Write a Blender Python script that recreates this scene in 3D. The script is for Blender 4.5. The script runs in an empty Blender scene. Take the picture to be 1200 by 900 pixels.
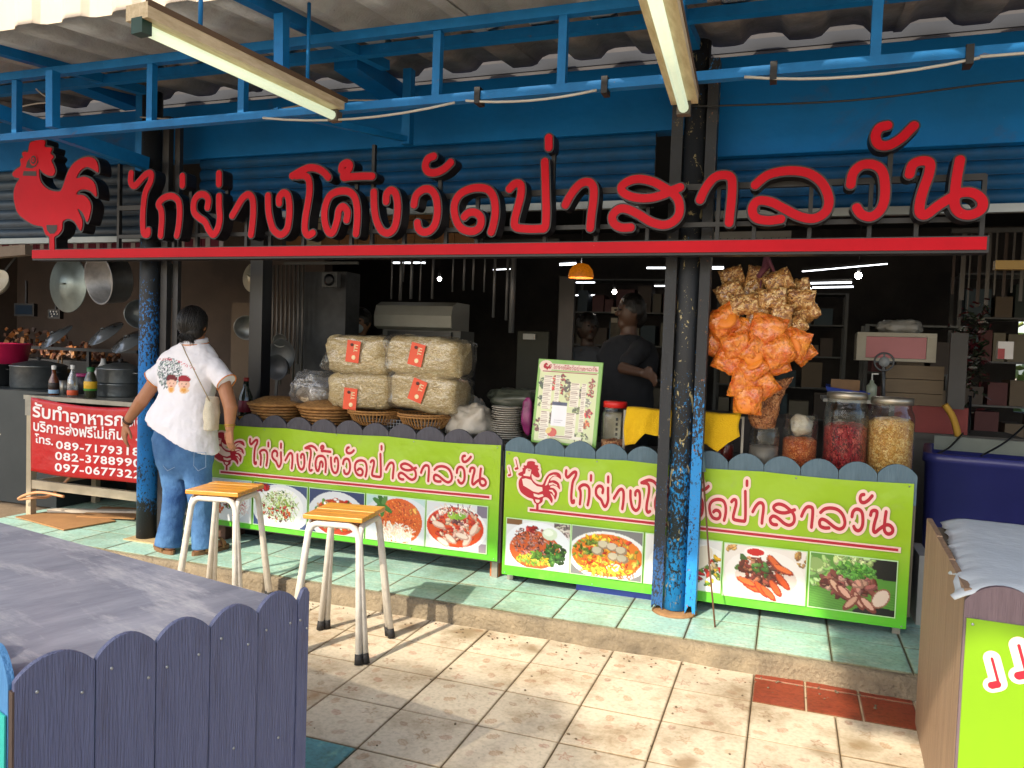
import bpy, bmesh, math, random
import numpy as np
from mathutils import Vector, Matrix, noise as mnoise
R = math.radians
rnd = random.Random(7)
sc = bpy.context.scene
COL = sc.collection

# ------------------------------------------------------------------ camera
CH = 1.40                      # eye height above the lower paving
CF = 909.3                     # focal length in pixels of a 1200 px wide frame
CR = np.array([[0.9413885, 0.04738163, -0.33398004],
               [0.33551089, -0.02899477, 0.94159001],
               [0.0349304, -0.99845595, -0.04319239]])   # rows: world X, Y, Z seen from the camera
cam_d = bpy.data.cameras.new('camera')
cam_d.sensor_width = 36.0
cam_d.lens = CF * 36.0 / 1200.0
cam_d.clip_start = 0.05
cam_d.clip_end = 600
cam = bpy.data.objects.new('camera', cam_d)
COL.objects.link(cam)
_u, _s, _v = np.linalg.svd(CR)
CR = _u @ _v
cam.matrix_world = Matrix(((CR[0, 0], -CR[0, 1], -CR[0, 2], 0),
                           (CR[1, 0], -CR[1, 1], -CR[1, 2], 0),
                           (CR[2, 0], -CR[2, 1], -CR[2, 2], CH), (0, 0, 0, 1)))
sc.camera = cam

# ------------------------------------------------------------------ light
SUN_DIR = Vector((0.34, 1.0, -0.82)).normalized()      # the way the light travels
SUN_EL = math.asin(-SUN_DIR.z)
world = bpy.data.worlds.new('World')
sc.world = world
world.use_nodes = True
wn = world.node_tree
bg = wn.nodes['Background']
sky = wn.nodes.new('ShaderNodeTexSky')
sky.sky_type = 'NISHITA'
sky.sun_disc = False
sky.sun_elevation = SUN_EL
sky.sun_rotation = math.atan2(-SUN_DIR.x, -SUN_DIR.y)
sky.air_density = 1.0
sky.dust_density = 2.2
wn.links.new(sky.outputs[0], bg.inputs[0])
bg.inputs[1].default_value = 0.15
sun_d = bpy.data.lights.new('sun', 'SUN')
sun_d.energy = 2.7
sun_d.angle = R(0.8)
sun_d.color = (1.0, 0.88, 0.70)
sun = bpy.data.objects.new('sun', sun_d)
COL.objects.link(sun)
sun.rotation_euler = SUN_DIR.to_track_quat('-Z', 'Y').to_euler()
sun.location = (-2, -6, 8)
vs = sc.view_settings
vs.view_transform = 'Standard'
vs.look = 'None'
vs.gamma = 1.0
vs.exposure = 1.22
sc.render.engine = 'CYCLES'
sc.cycles.max_bounces = 7
sc.cycles.diffuse_bounces = 4
sc.cycles.glossy_bounces = 3
sc.cycles.transparent_max_bounces = 16
sc.cycles.sample_clamp_indirect = 4.0


def ray(x, y):
    return CR @ np.array([x - 600.0, y - 450.0, CF])


def at(x, y, Y=None, z=None, X=None):
    """Metres in the place for a point read off the photograph, on a plane Y=, z= or X=."""
    r = ray(x, y)
    if Y is not None:
        t = Y / r[1]
    elif z is not None:
        t = (z - CH) / r[2]
    else:
        t = X / r[0]
    return Vector((t * r[0], t * r[1], CH + t * r[2]))


# ------------------------------------------------------------------ materials
def lin(c):
    if isinstance(c, str):
        c = [int(c[i:i + 2], 16) for i in (0, 2, 4)]
    out = []
    for v in c[:3]:
        v = v / 255.0
        out.append(v / 12.92 if v <= 0.04045 else ((v + 0.055) / 1.055) ** 2.4)
    return tuple(out)


MATS = {}


def mat(name, col, rough=0.6, metal=0.0, col2=None, scale=8.0, amt=0.5, bump=0.0, bscale=40.0, dist=1.0,
        emit=None, estr=0.0, stretch=(1, 1, 1), detail=6.0, spec=0.5, ramp=None, coat=0.0):
    """Base colour varied between col and col2 by fractal noise, with optional fine relief."""
    if name in MATS:
        return MATS[name]
    m = bpy.data.materials.new(name)
    m.use_nodes = True
    nt = m.node_tree
    N, L = nt.nodes, nt.links
    b = N['Principled BSDF']
    col = lin(col)
    b.inputs['Roughness'].default_value = rough
    b.inputs['Metallic'].default_value = metal
    b.inputs['Specular IOR Level'].default_value = spec
    b.inputs['Coat Weight'].default_value = coat
    tc = N.new('ShaderNodeTexCoord')
    mp = N.new('ShaderNodeMapping')
    mp.inputs['Scale'].default_value = stretch
    L.new(tc.outputs['Object'], mp.inputs[0])
    c2 = lin(col2) if col2 is not None else tuple(v * 0.72 for v in col)
    nz = N.new('ShaderNodeTexNoise')
    nz.inputs['Scale'].default_value = scale
    nz.inputs['Detail'].default_value = detail
    nz.inputs['Roughness'].default_value = 0.62
    L.new(mp.outputs[0], nz.inputs['Vector'])
    rp = N.new('ShaderNodeValToRGB')
    lo, hi = ramp if ramp else (0.5 - 0.5 * (1 - amt) - 0.02, 0.5 + 0.5 * (1 - amt) + 0.02)
    lo, hi = (ramp if ramp else (0.32, 0.68))
    rp.color_ramp.elements[0].position = lo
    rp.color_ramp.elements[1].position = hi
    a = 1.0 if ramp else amt
    rp.color_ramp.elements[0].color = tuple(c2[i] * a + col[i] * (1 - a) for i in range(3)) + (1,)
    rp.color_ramp.elements[1].color = tuple(col) + (1,)
    L.new(nz.outputs['Fac'], rp.inputs[0])
    L.new(rp.outputs[0], b.inputs['Base Color'])
    if bump:
        n2 = N.new('ShaderNodeTexNoise')
        n2.inputs['Scale'].default_value = bscale
        n2.inputs['Detail'].default_value = 5
        L.new(mp.outputs[0], n2.inputs['Vector'])
        bp = N.new('ShaderNodeBump')
        bp.inputs['Strength'].default_value = bump
        bp.inputs['Distance'].default_value = 0.01 * dist
        L.new(n2.outputs['Fac'], bp.inputs['Height'])
        L.new(bp.outputs[0], b.inputs['Normal'])
    if emit is not None:
        b.inputs['Emission Color'].default_value = lin(emit) + (1,)
        b.inputs['Emission Strength'].default_value = estr
    MATS[name] = m
    return m


def add_wear(m, col, scale=20.0, lo=0.6, hi=0.64, stretch=(1, 1, 1), amount=1.0, seed=0.0):
    """Chips, rust or grime with a shape of their own, laid over a material's colour."""
    N, L = m.node_tree.nodes, m.node_tree.links
    b = N['Principled BSDF']
    src = b.inputs['Base Color'].links[0].from_socket
    tc = N.new('ShaderNodeTexCoord')
    mp = N.new('ShaderNodeMapping')
    mp.inputs['Scale'].default_value = stretch
    mp.inputs['Location'].default_value = (seed, seed * 1.7, seed * 0.3)
    L.new(tc.outputs['Object'], mp.inputs[0])
    nz = N.new('ShaderNodeTexNoise')
    nz.inputs['Scale'].default_value = scale
    nz.inputs['Detail'].default_value = 10
    nz.inputs['Roughness'].default_value = 0.68
    nz.inputs['Distortion'].default_value = 0.6
    L.new(mp.outputs[0], nz.inputs['Vector'])
    rp = N.new('ShaderNodeValToRGB')
    rp.color_ramp.elements[0].position = lo
    rp.color_ramp.elements[1].position = hi
    rp.color_ramp.elements[0].color = (0, 0, 0, 1)
    rp.color_ramp.elements[1].color = (amount, amount, amount, 1)
    L.new(nz.outputs['Fac'], rp.inputs[0])
    mx = N.new('ShaderNodeMix')
    mx.data_type = 'RGBA'
    L.new(rp.outputs[0], mx.inputs[0])
    L.new(src, mx.inputs[6])
    mx.inputs[7].default_value = lin(col) + (1,)
    L.new(mx.outputs[2], b.inputs['Base Color'])
    return m


def mat_attr(name, rough=0.5, coat=0.0, bump=0.0, bscale=30.0, spec=0.5):
    """Flat print: colour from the mesh's own 'Col' attribute."""
    if name in MATS:
        return MATS[name]
    m = bpy.data.materials.new(name)
    m.use_nodes = True
    N, L = m.node_tree.nodes, m.node_tree.links
    b = N['Principled BSDF']
    b.inputs['Roughness'].default_value = rough
    b.inputs['Coat Weight'].default_value = coat
    b.inputs['Specular IOR Level'].default_value = spec
    at_ = N.new('ShaderNodeAttribute')
    at_.attribute_name = 'Col'
    L.new(at_.outputs['Color'], b.inputs['Base Color'])
    if bump:
        tc = N.new('ShaderNodeTexCoord')
        n2 = N.new('ShaderNodeTexNoise')
        n2.inputs['Scale'].default_value = bscale
        L.new(tc.outputs['Object'], n2.inputs['Vector'])
        bp = N.new('ShaderNodeBump')
        bp.inputs['Strength'].default_value = bump
        bp.inputs['Distance'].default_value = 0.01
        L.new(n2.outputs['Fac'], bp.inputs['Height'])
        L.new(bp.outputs[0], b.inputs['Normal'])
    MATS[name] = m
    return m


def mat_clear(name, tint, alpha=0.25, rough=0.08, milk=0.45):
    """Thin clear film or glass: mostly see-through, with a glossy coat."""
    if name in MATS:
        return MATS[name]
    m = bpy.data.materials.new(name)
    m.use_nodes = True
    N, L = m.node_tree.nodes, m.node_tree.links
    for n in list(N):
        N.remove(n)
    out = N.new('ShaderNodeOutputMaterial')
    tr = N.new('ShaderNodeBsdfTransparent')
    tr.inputs[0].default_value = lin(tint) + (1,)
    gl = N.new('ShaderNodeBsdfGlossy')
    gl.inputs['Roughness'].default_value = rough
    df = N.new('ShaderNodeBsdfTranslucent')
    df.inputs[0].default_value = (0.8, 0.8, 0.8, 1)
    d2 = N.new('ShaderNodeBsdfDiffuse')
    d2.inputs[0].default_value = (0.7, 0.7, 0.7, 1)
    mx0 = N.new('ShaderNodeMixShader')
    L.new(gl.outputs[0], mx0.inputs[1])
    L.new(d2.outputs[0], mx0.inputs[2])
    mx0.inputs[0].default_value = milk
    lw = N.new('ShaderNodeLayerWeight')
    lw.inputs[0].default_value = 0.35
    mt = N.new('ShaderNodeMath')
    mt.operation = 'MULTIPLY_ADD'
    mt.use_clamp = True
    L.new(lw.outputs['Facing'], mt.inputs[0])
    mt.inputs[1].default_value = 0.55
    mt.inputs[2].default_value = alpha
    mx = N.new('ShaderNodeMixShader')
    L.new(mt.outputs[0], mx.inputs[0])
    L.new(tr.outputs[0], mx.inputs[1])
    L.new(mx0.outputs[0], mx.inputs[2])
    tc = N.new('ShaderNodeTexCoord')
    n2 = N.new('ShaderNodeTexNoise')
    n2.inputs['Scale'].default_value = 35
    L.new(tc.outputs['Object'], n2.inputs['Vector'])
    bp = N.new('ShaderNodeBump')
    bp.inputs['Strength'].default_value = 0.3 if rough < 0.12 else 0.8
    bp.inputs['Distance'].default_value = 0.01
    L.new(n2.outputs['Fac'], bp.inputs['Height'])
    L.new(bp.outputs[0], gl.inputs['Normal'])
    L.new(mx.outputs[0], out.inputs[0])
    MATS[name] = m
    return m


def mat_speck(name, cols, scale=60.0, rough=0.6, bump=0.5, stretch=(1, 1, 1), feature='F1', rand=1.0, dist=1.0):
    """Grains, husks or scraps: Voronoi cells, each with one of the given colours."""
    if name in MATS:
        return MATS[name]
    m = bpy.data.materials.new(name)
    m.use_nodes = True
    N, L = m.node_tree.nodes, m.node_tree.links
    b = N['Principled BSDF']
    b.inputs['Roughness'].default_value = rough
    tc = N.new('ShaderNodeTexCoord')
    mp = N.new('ShaderNodeMapping')
    mp.inputs['Scale'].default_value = stretch
    L.new(tc.outputs['Object'], mp.inputs[0])
    nz = N.new('ShaderNodeTexNoise')
    nz.inputs['Scale'].default_value = scale * 0.35
    L.new(mp.outputs[0], nz.inputs['Vector'])
    mxv = N.new('ShaderNodeMix')
    mxv.data_type = 'RGBA'
    mxv.inputs[0].default_value = 0.06
    L.new(mp.outputs[0], mxv.inputs[6])
    L.new(nz.outputs['Color'], mxv.inputs[7])
    vo = N.new('ShaderNodeTexVoronoi')
    vo.inputs['Scale'].default_value = scale
    vo.inputs['Randomness'].default_value = rand
    L.new(mxv.outputs[2], vo.inputs['Vector'])
    sep = N.new('ShaderNodeSeparateColor')
    L.new(vo.outputs['Color'], sep.inputs[0])
    rp = N.new('ShaderNodeValToRGB')
    rp.color_ramp.interpolation = 'CONSTANT'
    el = rp.color_ramp.elements
    while len(el) < len(cols):
        el.new(0.5)
    for i, c in enumerate(cols):
        el[i].position = i / len(cols)
        el[i].color = lin(c) + (1,)
    L.new(sep.outputs[0], rp.inputs[0])
    L.new(rp.outputs[0], b.inputs['Base Color'])
    bp = N.new('ShaderNodeBump')
    bp.inputs['Strength'].default_value = bump
    bp.inputs['Distance'].default_value = 0.006 * dist
    bp.invert = True
    L.new(vo.outputs['Distance'], bp.inputs['Height'])
    L.new(bp.outputs[0], b.inputs['Normal'])
    MATS[name] = m
    return m


def mat_peel(name, top, under, rust, zlo, zhi, scale=30.0, foot=0.0):
    """Peeling paint: 'top' coat flaked off to 'under' low on the post, rust and cream spots."""
    if name in MATS:
        return MATS[name]
    m = bpy.data.materials.new(name)
    m.use_nodes = True
    N, L = m.node_tree.nodes, m.node_tree.links
    b = N['Principled BSDF']
    b.inputs['Roughness'].default_value = 0.55
    tc = N.new('ShaderNodeTexCoord')
    mp = N.new('ShaderNodeMapping')
    mp.inputs['Scale'].default_value = (1, 1, 0.55)
    L.new(tc.outputs['Object'], mp.inputs[0])
    nz = N.new('ShaderNodeTexNoise')
    nz.inputs['Scale'].default_value = scale
    nz.inputs['Detail'].default_value = 8
    nz.inputs['Roughness'].default_value = 0.7
    L.new(mp.outputs[0], nz.inputs['Vector'])
    n3 = N.new('ShaderNodeTexNoise')
    n3.inputs['Scale'].default_value = 3.2
    n3.inputs['Detail'].default_value = 3
    L.new(tc.outputs['Object'], n3.inputs['Vector'])
    sx = N.new('ShaderNodeSeparateXYZ')
    L.new(tc.outputs['Object'], sx.inputs[0])
    mr = N.new('ShaderNodeMapRange')
    L.new(sx.outputs['Z'], mr.inputs[0])
    mr.inputs[1].default_value = zlo
    mr.inputs[2].default_value = zhi
    mr.inputs[3].default_value = 0.12
    mr.inputs[4].default_value = -0.17
    a1 = N.new('ShaderNodeMath')
    L.new(nz.outputs['Fac'], a1.inputs[0])
    L.new(mr.outputs[0], a1.inputs[1])
    a2 = N.new('ShaderNodeMath')
    a2.operation = 'MULTIPLY_ADD'
    L.new(n3.outputs['Fac'], a2.inputs[0])
    a2.inputs[1].default_value = 0.55
    m4 = N.new('ShaderNodeMapRange')
    L.new(sx.outputs['Z'], m4.inputs[0])
    m4.inputs[1].default_value = foot
    m4.inputs[2].default_value = foot + 0.22
    m4.inputs[3].default_value = -0.30 if foot else 0.0
    m4.inputs[4].default_value = 0.0
    a3 = N.new('ShaderNodeMath')
    L.new(a1.outputs[0], a3.inputs[0])
    L.new(m4.outputs[0], a3.inputs[1])
    L.new(a3.outputs[0], a2.inputs[2])
    rp = N.new('ShaderNodeValToRGB')
    rp.color_ramp.elements[0].position = 0.79
    rp.color_ramp.elements[1].position = 0.805
    L.new(a2.outputs[0], rp.inputs[0])
    mix = N.new('ShaderNodeMix')
    mix.data_type = 'RGBA'
    L.new(rp.outputs[0], mix.inputs[0])
    mix.inputs[6].default_value = lin(top) + (1,)
    mix.inputs[7].default_value = lin(under) + (1,)
    n4 = N.new('ShaderNodeTexNoise')
    n4.inputs['Scale'].default_value = 26
    n4.inputs['Detail'].default_value = 8
    n4.inputs['Roughness'].default_value = 0.75
    L.new(tc.outputs['Object'], n4.inputs['Vector'])
    r2 = N.new('ShaderNodeValToRGB')
    r2.color_ramp.elements[0].position = 0.62
    r2.color_ramp.elements[1].position = 0.65
    L.new(n4.outputs['Fac'], r2.inputs[0])
    mix2 = N.new('ShaderNodeMix')
    mix2.data_type = 'RGBA'
    L.new(r2.outputs[0], mix2.inputs[0])
    L.new(mix.outputs[2], mix2.inputs[6])
    mix2.inputs[7].default_value = lin(rust) + (1,)
    L.new(mix2.outputs[2], b.inputs['Base Color'])
    bp = N.new('ShaderNodeBump')
    bp.inputs['Strength'].default_value = 0.5
    bp.inputs['Distance'].default_value = 0.004
    L.new(a2.outputs[0], bp.inputs['Height'])
    L.new(bp.outputs[0], b.inputs['Normal'])
    MATS[name] = m
    return m


# ------------------------------------------------------------------ mesh helpers
def tag(o, label=None, cat=None, group=None, kind=None):
    if label:
        o['label'] = label
    if cat:
        o['category'] = cat
    if group:
        o['group'] = group
    if kind:
        o['kind'] = kind
    return o


def empty(name, loc=(0, 0, 0), rz=0.0, label=None, cat=None, group=None, kind=None):
    o = bpy.data.objects.new(name, None)
    COL.objects.link(o)
    o.location = loc
    o.rotation_euler = (0, 0, rz)
    o.empty_display_size = 0.1
    return tag(o, label, cat, group, kind)


def link_mesh(name, me, m=None, parent=None, loc=None, rot=None, smooth=False):
    o = bpy.data.objects.new(name, me)
    COL.objects.link(o)
    if m is not None and len(me.materials) == 0:
        me.materials.append(m)
    if parent is not None:
        o.parent = parent
    if loc is not None:
        o.location = loc
    if rot is not None:
        o.rotation_euler = rot
    if smooth:
        me.polygons.foreach_set('use_smooth', [True] * len(me.polygons))
    return o


class MB:
    """Collects primitive shapes and links them as ONE mesh object."""

    def __init__(self):
        self.v, self.f, self.s = [], [], []

    def add(self, vs_, fs_, smooth=False):
        n = len(self.v)
        self.v += [tuple(p) for p in vs_]
        self.f += [tuple(i + n for i in q) for q in fs_]
        self.s += [smooth] * len(fs_)
        return self

    def box(self, c, s, rot=None):
        """c centre, s full sizes."""
        hx, hy, hz = s[0] / 2, s[1] / 2, s[2] / 2
        vs_ = [Vector((x * hx, y * hy, z * hz)) for x in (-1, 1) for y in (-1, 1) for z in (-1, 1)]
        if rot is not None:
            vs_ = [rot @ p for p in vs_]
        c = Vector(c)
        return self.add([p + c for p in vs_], [(0, 1, 3, 2), (4, 6, 7, 5), (0, 4, 5, 1), (2, 3, 7, 6), (0, 2, 6, 4), (1, 5, 7, 3)])

    def bb(self, x0, x1, y0, y1, z0, z1):
        return self.box(((x0 + x1) / 2, (y0 + y1) / 2, (z0 + z1) / 2), (x1 - x0, y1 - y0, z1 - z0))

    def bar(self, a, b, w, h, up=(0, 0, 1)):
        """Rectangular bar from a to b, w sideways and h along up."""
        a, b = Vector(a), Vector(b)
        d = (b - a)
        ln = d.length
        d.normalize()
        up = Vector(up)
        s = d.cross(up)
        if s.length < 1e-4:
            s = d.cross(Vector((1, 0, 0)))
        s.normalize()
        u = s.cross(d)
        m = Matrix((s, d, u)).transposed()
        return self.box((a + b) / 2, (w, ln, h), m)

    def tube(self, pts, r, n=10, caps=True, closed=False):
        pts = [Vector(p) for p in pts]
        rr = r if isinstance(r, (list, tuple)) else [r] * len(pts)
        vs_, fs_ = [], []
        prev = None
        k = len(pts)
        for i, p in enumerate(pts):
            d = (pts[min(i + 1, k - 1)] - pts[max(i - 1, 0)])
            if closed:
                d = pts[(i + 1) % k] - pts[i - 1]
            if d.length < 1e-9:
                d = Vector((0, 0, 1))
            d.normalize()
            if prev is None:
                s = d.orthogonal().normalized()
            else:
                s = (prev - d * prev.dot(d))
                s = s.normalized() if s.length > 1e-6 else d.orthogonal().normalized()
            prev = s
            t = d.cross(s)
            for j in range(n):
                a = 2 * math.pi * j / n
                vs_.append(p + (s * math.cos(a) + t * math.sin(a)) * rr[i])
        rng = k if closed else k - 1
        for i in range(rng):
            i2 = (i + 1) % k
            for j in range(n):
                fs_.append((i * n + j, i * n + (j + 1) % n, i2 * n + (j + 1) % n, i2 * n + j))
        self.add(vs_, fs_, True)
        if caps and not closed:
            self.add([vs_[j] for j in range(n)], [tuple(range(n))[::-1]])
            self.add([vs_[(k - 1) * n + j] for j in range(n)], [tuple(range(n))])
        return self

    def lathe(self, prof, c=(0, 0, 0), n=24, rot=None, smooth=True):
        """prof: list of (r, z)."""
        c = Vector(c)
        vs_, fs_ = [], []
        for (r, z) in prof:
            for j in range(n):
                a = 2 * math.pi * j / n
                p = Vector((r * math.cos(a), r * math.sin(a), z))
                if rot is not None:
                    p = rot @ p
                vs_.append(p + c)
        for i in range(len(prof) - 1):
            for j in range(n):
                fs_.append((i * n + j, i * n + (j + 1) % n, (i + 1) * n + (j + 1) % n, (i + 1) * n + j))
        return self.add(vs_, fs_, smooth)

    def prism(self, poly, y0, y1):
        """poly in (x, z), extruded from y0 to y1."""
        n = len(poly)
        vs_ = [(p[0], y0, p[1]) for p in poly] + [(p[0], y1, p[1]) for p in poly]
        fs_ = [tuple(range(n)), tuple(range(2 * n - 1, n - 1, -1))]
        fs_ += [(i, i + n, (i + 1) % n + n, (i + 1) % n) for i in range(n)]
        return self.add(vs_, fs_)

    def ball(self, c, r, n=12, m=8):
        r = r if isinstance(r, (list, tuple)) else (r, r, r)
        prof = [(math.sin(math.pi * i / m), -math.cos(math.pi * i / m)) for i in range(m + 1)]
        k = len(self.v)
        self.lathe(prof, (0, 0, 0), n)
        c = Vector(c)
        for i in range(k, len(self.v)):
            p = self.v[i]
            self.v[i] = (p[0] * r[0] + c.x, p[1] * r[1] + c.y, p[2] * r[2] + c.z)
        return self

    def mesh(self, name):
        me = bpy.data.meshes.new(name)
        me.from_pydata([tuple(p) for p in self.v], [], self.f)
        me.polygons.foreach_set('use_smooth', self.s)
        me.validate()
        me.update()
        return me

    def build(self, name, m=None, parent=None, loc=None, rot=None, fix=True):
        me = self.mesh(name)
        if fix:
            bm = bmesh.new()
            bm.from_mesh(me)
            bmesh.ops.remove_doubles(bm, verts=bm.verts, dist=1e-5)
            bmesh.ops.recalc_face_normals(bm, faces=bm.faces)
            bm.to_mesh(me)
            bm.free()
        return link_mesh(name, me, m, parent, loc, rot)


def bevel(o, w=0.004, seg=2):
    md = o.modifiers.new('bevel', 'BEVEL')
    md.width = w
    md.segments = seg
    md.limit_method = 'ANGLE'
    md.angle_limit = R(40)
    return o


def copy_tree(o, parent=None):
    c = o.copy()
    COL.objects.link(c)
    c.parent = parent
    for ch in o.children:
        copy_tree(ch, c)
    return c


def evaluated_mesh(o, name):
    dg = bpy.context.evaluated_depsgraph_get()
    me = bpy.data.meshes.new_from_object(o.evaluated_get(dg))
    me.name = name
    return me


def catmull(pts, k=8, closed=False):
    pts = [np.array(p, float) for p in pts]
    n = len(pts)
    if n == 2 and not closed:
        return [pts[0] + (pts[1] - pts[0]) * t for t in np.linspace(0, 1, k)]
    out = []
    for i in range(n if closed else n - 1):
        if closed:
            p0, p1, p2, p3 = pts[i - 1], pts[i], pts[(i + 1) % n], pts[(i + 2) % n]
        else:
            p0, p1, p2, p3 = pts[max(i - 1, 0)], pts[i], pts[i + 1], pts[min(i + 2, n - 1)]
        for t in np.linspace(0, 1, k, endpoint=False):
            out.append(0.5 * ((2 * p1) + (-p0 + p2) * t + (2 * p0 - 5 * p1 + 4 * p2 - p3) * t * t + (-p0 + 3 * p1 - 3 * p2 + p3) * t ** 3))
    if not closed:
        out.append(pts[-1])
    return out


def sdf_loops(strokes, r, res):
    """Outline loops of round-ended strokes of half width r (2-D points, metres)."""
    segs = []
    for s in strokes:
        s = np.array(s)
        segs.append(np.hstack([s[:-1], s[1:]]))
    S = np.vstack(segs)
    pts = np.vstack([S[:, :2], S[:, 2:]])
    lo = pts.min(0) - r - 3 * res
    hi = pts.max(0) + r + 3 * res
    nx, ny = (np.ceil((hi - lo) / res).astype(int) + 1)
    gx, gy = np.meshgrid(lo[0] + res * np.arange(nx), lo[1] + res * np.arange(ny), indexing='ij')
    D = np.full(gx.shape, 1e9)
    for x0, y0, x1, y1 in S:
        dx, dy = x1 - x0, y1 - y0
        q = dx * dx + dy * dy
        t = np.clip(((gx - x0) * dx + (gy - y0) * dy) / q, 0, 1) if q > 0 else 0
        D = np.minimum(D, np.hypot(gx - x0 - t * dx, gy - y0 - t * dy))
    return march(D - r, lo, res)


def march(F, lo, res):
    F = np.where(np.abs(F) < 1e-7, 1e-7, F)
    ins = F < 0
    nx, ny = F.shape
    code = ins[:-1, :-1] * 1 + ins[1:, :-1] * 2 + ins[1:, 1:] * 4 + ins[:-1, 1:] * 8
    nxt, pt = {}, {}
    tab = {1: [(3, 0)], 2: [(0, 1)], 3: [(3, 1)], 4: [(1, 2)], 5: [(3, 0), (1, 2)], 6: [(0, 2)], 7: [(3, 2)],
           8: [(2, 3)], 9: [(2, 0)], 10: [(0, 1), (2, 3)], 11: [(2, 1)], 12: [(1, 3)], 13: [(1, 0)], 14: [(0, 3)]}

    def edge(i, j, e):
        if e == 0:
            a, b, k = (i, j), (i + 1, j), (0, i, j)
        elif e == 1:
            a, b, k = (i + 1, j), (i + 1, j + 1), (1, i + 1, j)
        elif e == 2:
            a, b, k = (i, j + 1), (i + 1, j + 1), (0, i, j + 1)
        else:
            a, b, k = (i, j), (i, j + 1), (1, i, j)
        if k not in pt:
            fa, fb = F[a], F[b]
            t = fa / (fa - fb)
            pt[k] = (lo[0] + res * (a[0] + t * (b[0] - a[0])), lo[1] + res * (a[1] + t * (b[1] - a[1])))
        return k
    for i, j in zip(*np.nonzero((code > 0) & (code < 15))):
        for e0, e1 in tab[int(code[i, j])]:
            nxt[edge(i, j, e0)] = edge(i, j, e1)
    loops = []
    while nxt:
        k0 = next(iter(nxt))
        loop = []
        k = k0
        while k in nxt:
            loop.append(pt[k])
            k = nxt.pop(k)
        if len(loop) > 3:
            loops.append(loop)
    return loops


def fill_mesh(loops, depth=0.0, name='shape', bev=0.0):
    """Loops in (x, z) become a filled slab facing -Y, its front at y=0."""
    cu = bpy.data.curves.new('tmp', 'CURVE')
    cu.dimensions = '2D'
    cu.fill_mode = 'BOTH' if depth > 0 else 'FRONT'
    cu.extrude = depth / 2
    cu.bevel_depth = bev
    cu.bevel_resolution = 1
    for lp in loops:
        sp = cu.splines.new('POLY')
        sp.points.add(len(lp) - 1)
        sp.points.foreach_set('co', [c for p in lp for c in (p[0], p[1], 0, 1)])
        sp.use_cyclic_u = True
    o = bpy.data.objects.new('tmp', cu)
    COL.objects.link(o)
    me = evaluated_mesh(o, name)
    bpy.data.objects.remove(o)
    bpy.data.curves.remove(cu)
    me.materials.clear()
    d = depth / 2 + bev
    me.transform(Matrix(((1, 0, 0, 0), (0, 0, -1, d), (0, 1, 0, 0), (0, 0, 0, 1))))
    return me


def text_mesh(body, size=1.0, name='lettering', offset=0.0, spacing=1.0):
    cu = bpy.data.curves.new('tmp', 'FONT')
    cu.body = body
    cu.size = size
    cu.offset = offset
    cu.space_character = spacing
    cu.resolution_u = 3
    o = bpy.data.objects.new('tmp', cu)
    COL.objects.link(o)
    me = evaluated_mesh(o, name)
    bpy.data.objects.remove(o)
    bpy.data.curves.remove(cu)
    me.materials.clear()
    me.transform(Matrix(((1, 0, 0, 0), (0, 0, -1, 0), (0, 1, 0, 0), (0, 0, 0, 1))))
    return me


def grid_print(name, canvas, m, w, h, parent=None, loc=(0, 0, 0), rot=None, bulge=None):
    """Canvas H x W x 3 of sRGB 0-255, top row first, as a flat printed sheet facing -Y with its lower left at loc."""
    H, W = canvas.shape[:2]
    xs, zs = np.meshgrid(np.linspace(0, w, W), np.linspace(h, 0, H))
    ys = np.zeros_like(xs) if bulge is None else bulge(xs, zs)
    co = np.stack([xs, ys, zs], -1).reshape(-1, 3)
    idx = np.arange(H * W).reshape(H, W)
    q = np.stack([idx[:-1, :-1], idx[1:, :-1], idx[1:, 1:], idx[:-1, 1:]], -1).reshape(-1, 4)
    me = bpy.data.meshes.new(name)
    me.from_pydata(co.tolist(), [], q.tolist())
    paint_mesh(me, canvas.reshape(-1, 3))
    return link_mesh(name, me, m, parent, loc, rot)


def paint_mesh(me, rgb):
    c = np.clip(np.asarray(rgb, float) / 255.0, 0, 1)
    c = np.where(c <= 0.04045, c / 12.92, ((c + 0.055) / 1.055) ** 2.4)
    a = me.color_attributes.new('Col', 'FLOAT_COLOR', 'POINT')
    a.data.foreach_set('color', np.hstack([c, np.ones((len(c), 1))]).astype(np.float32).ravel())


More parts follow.
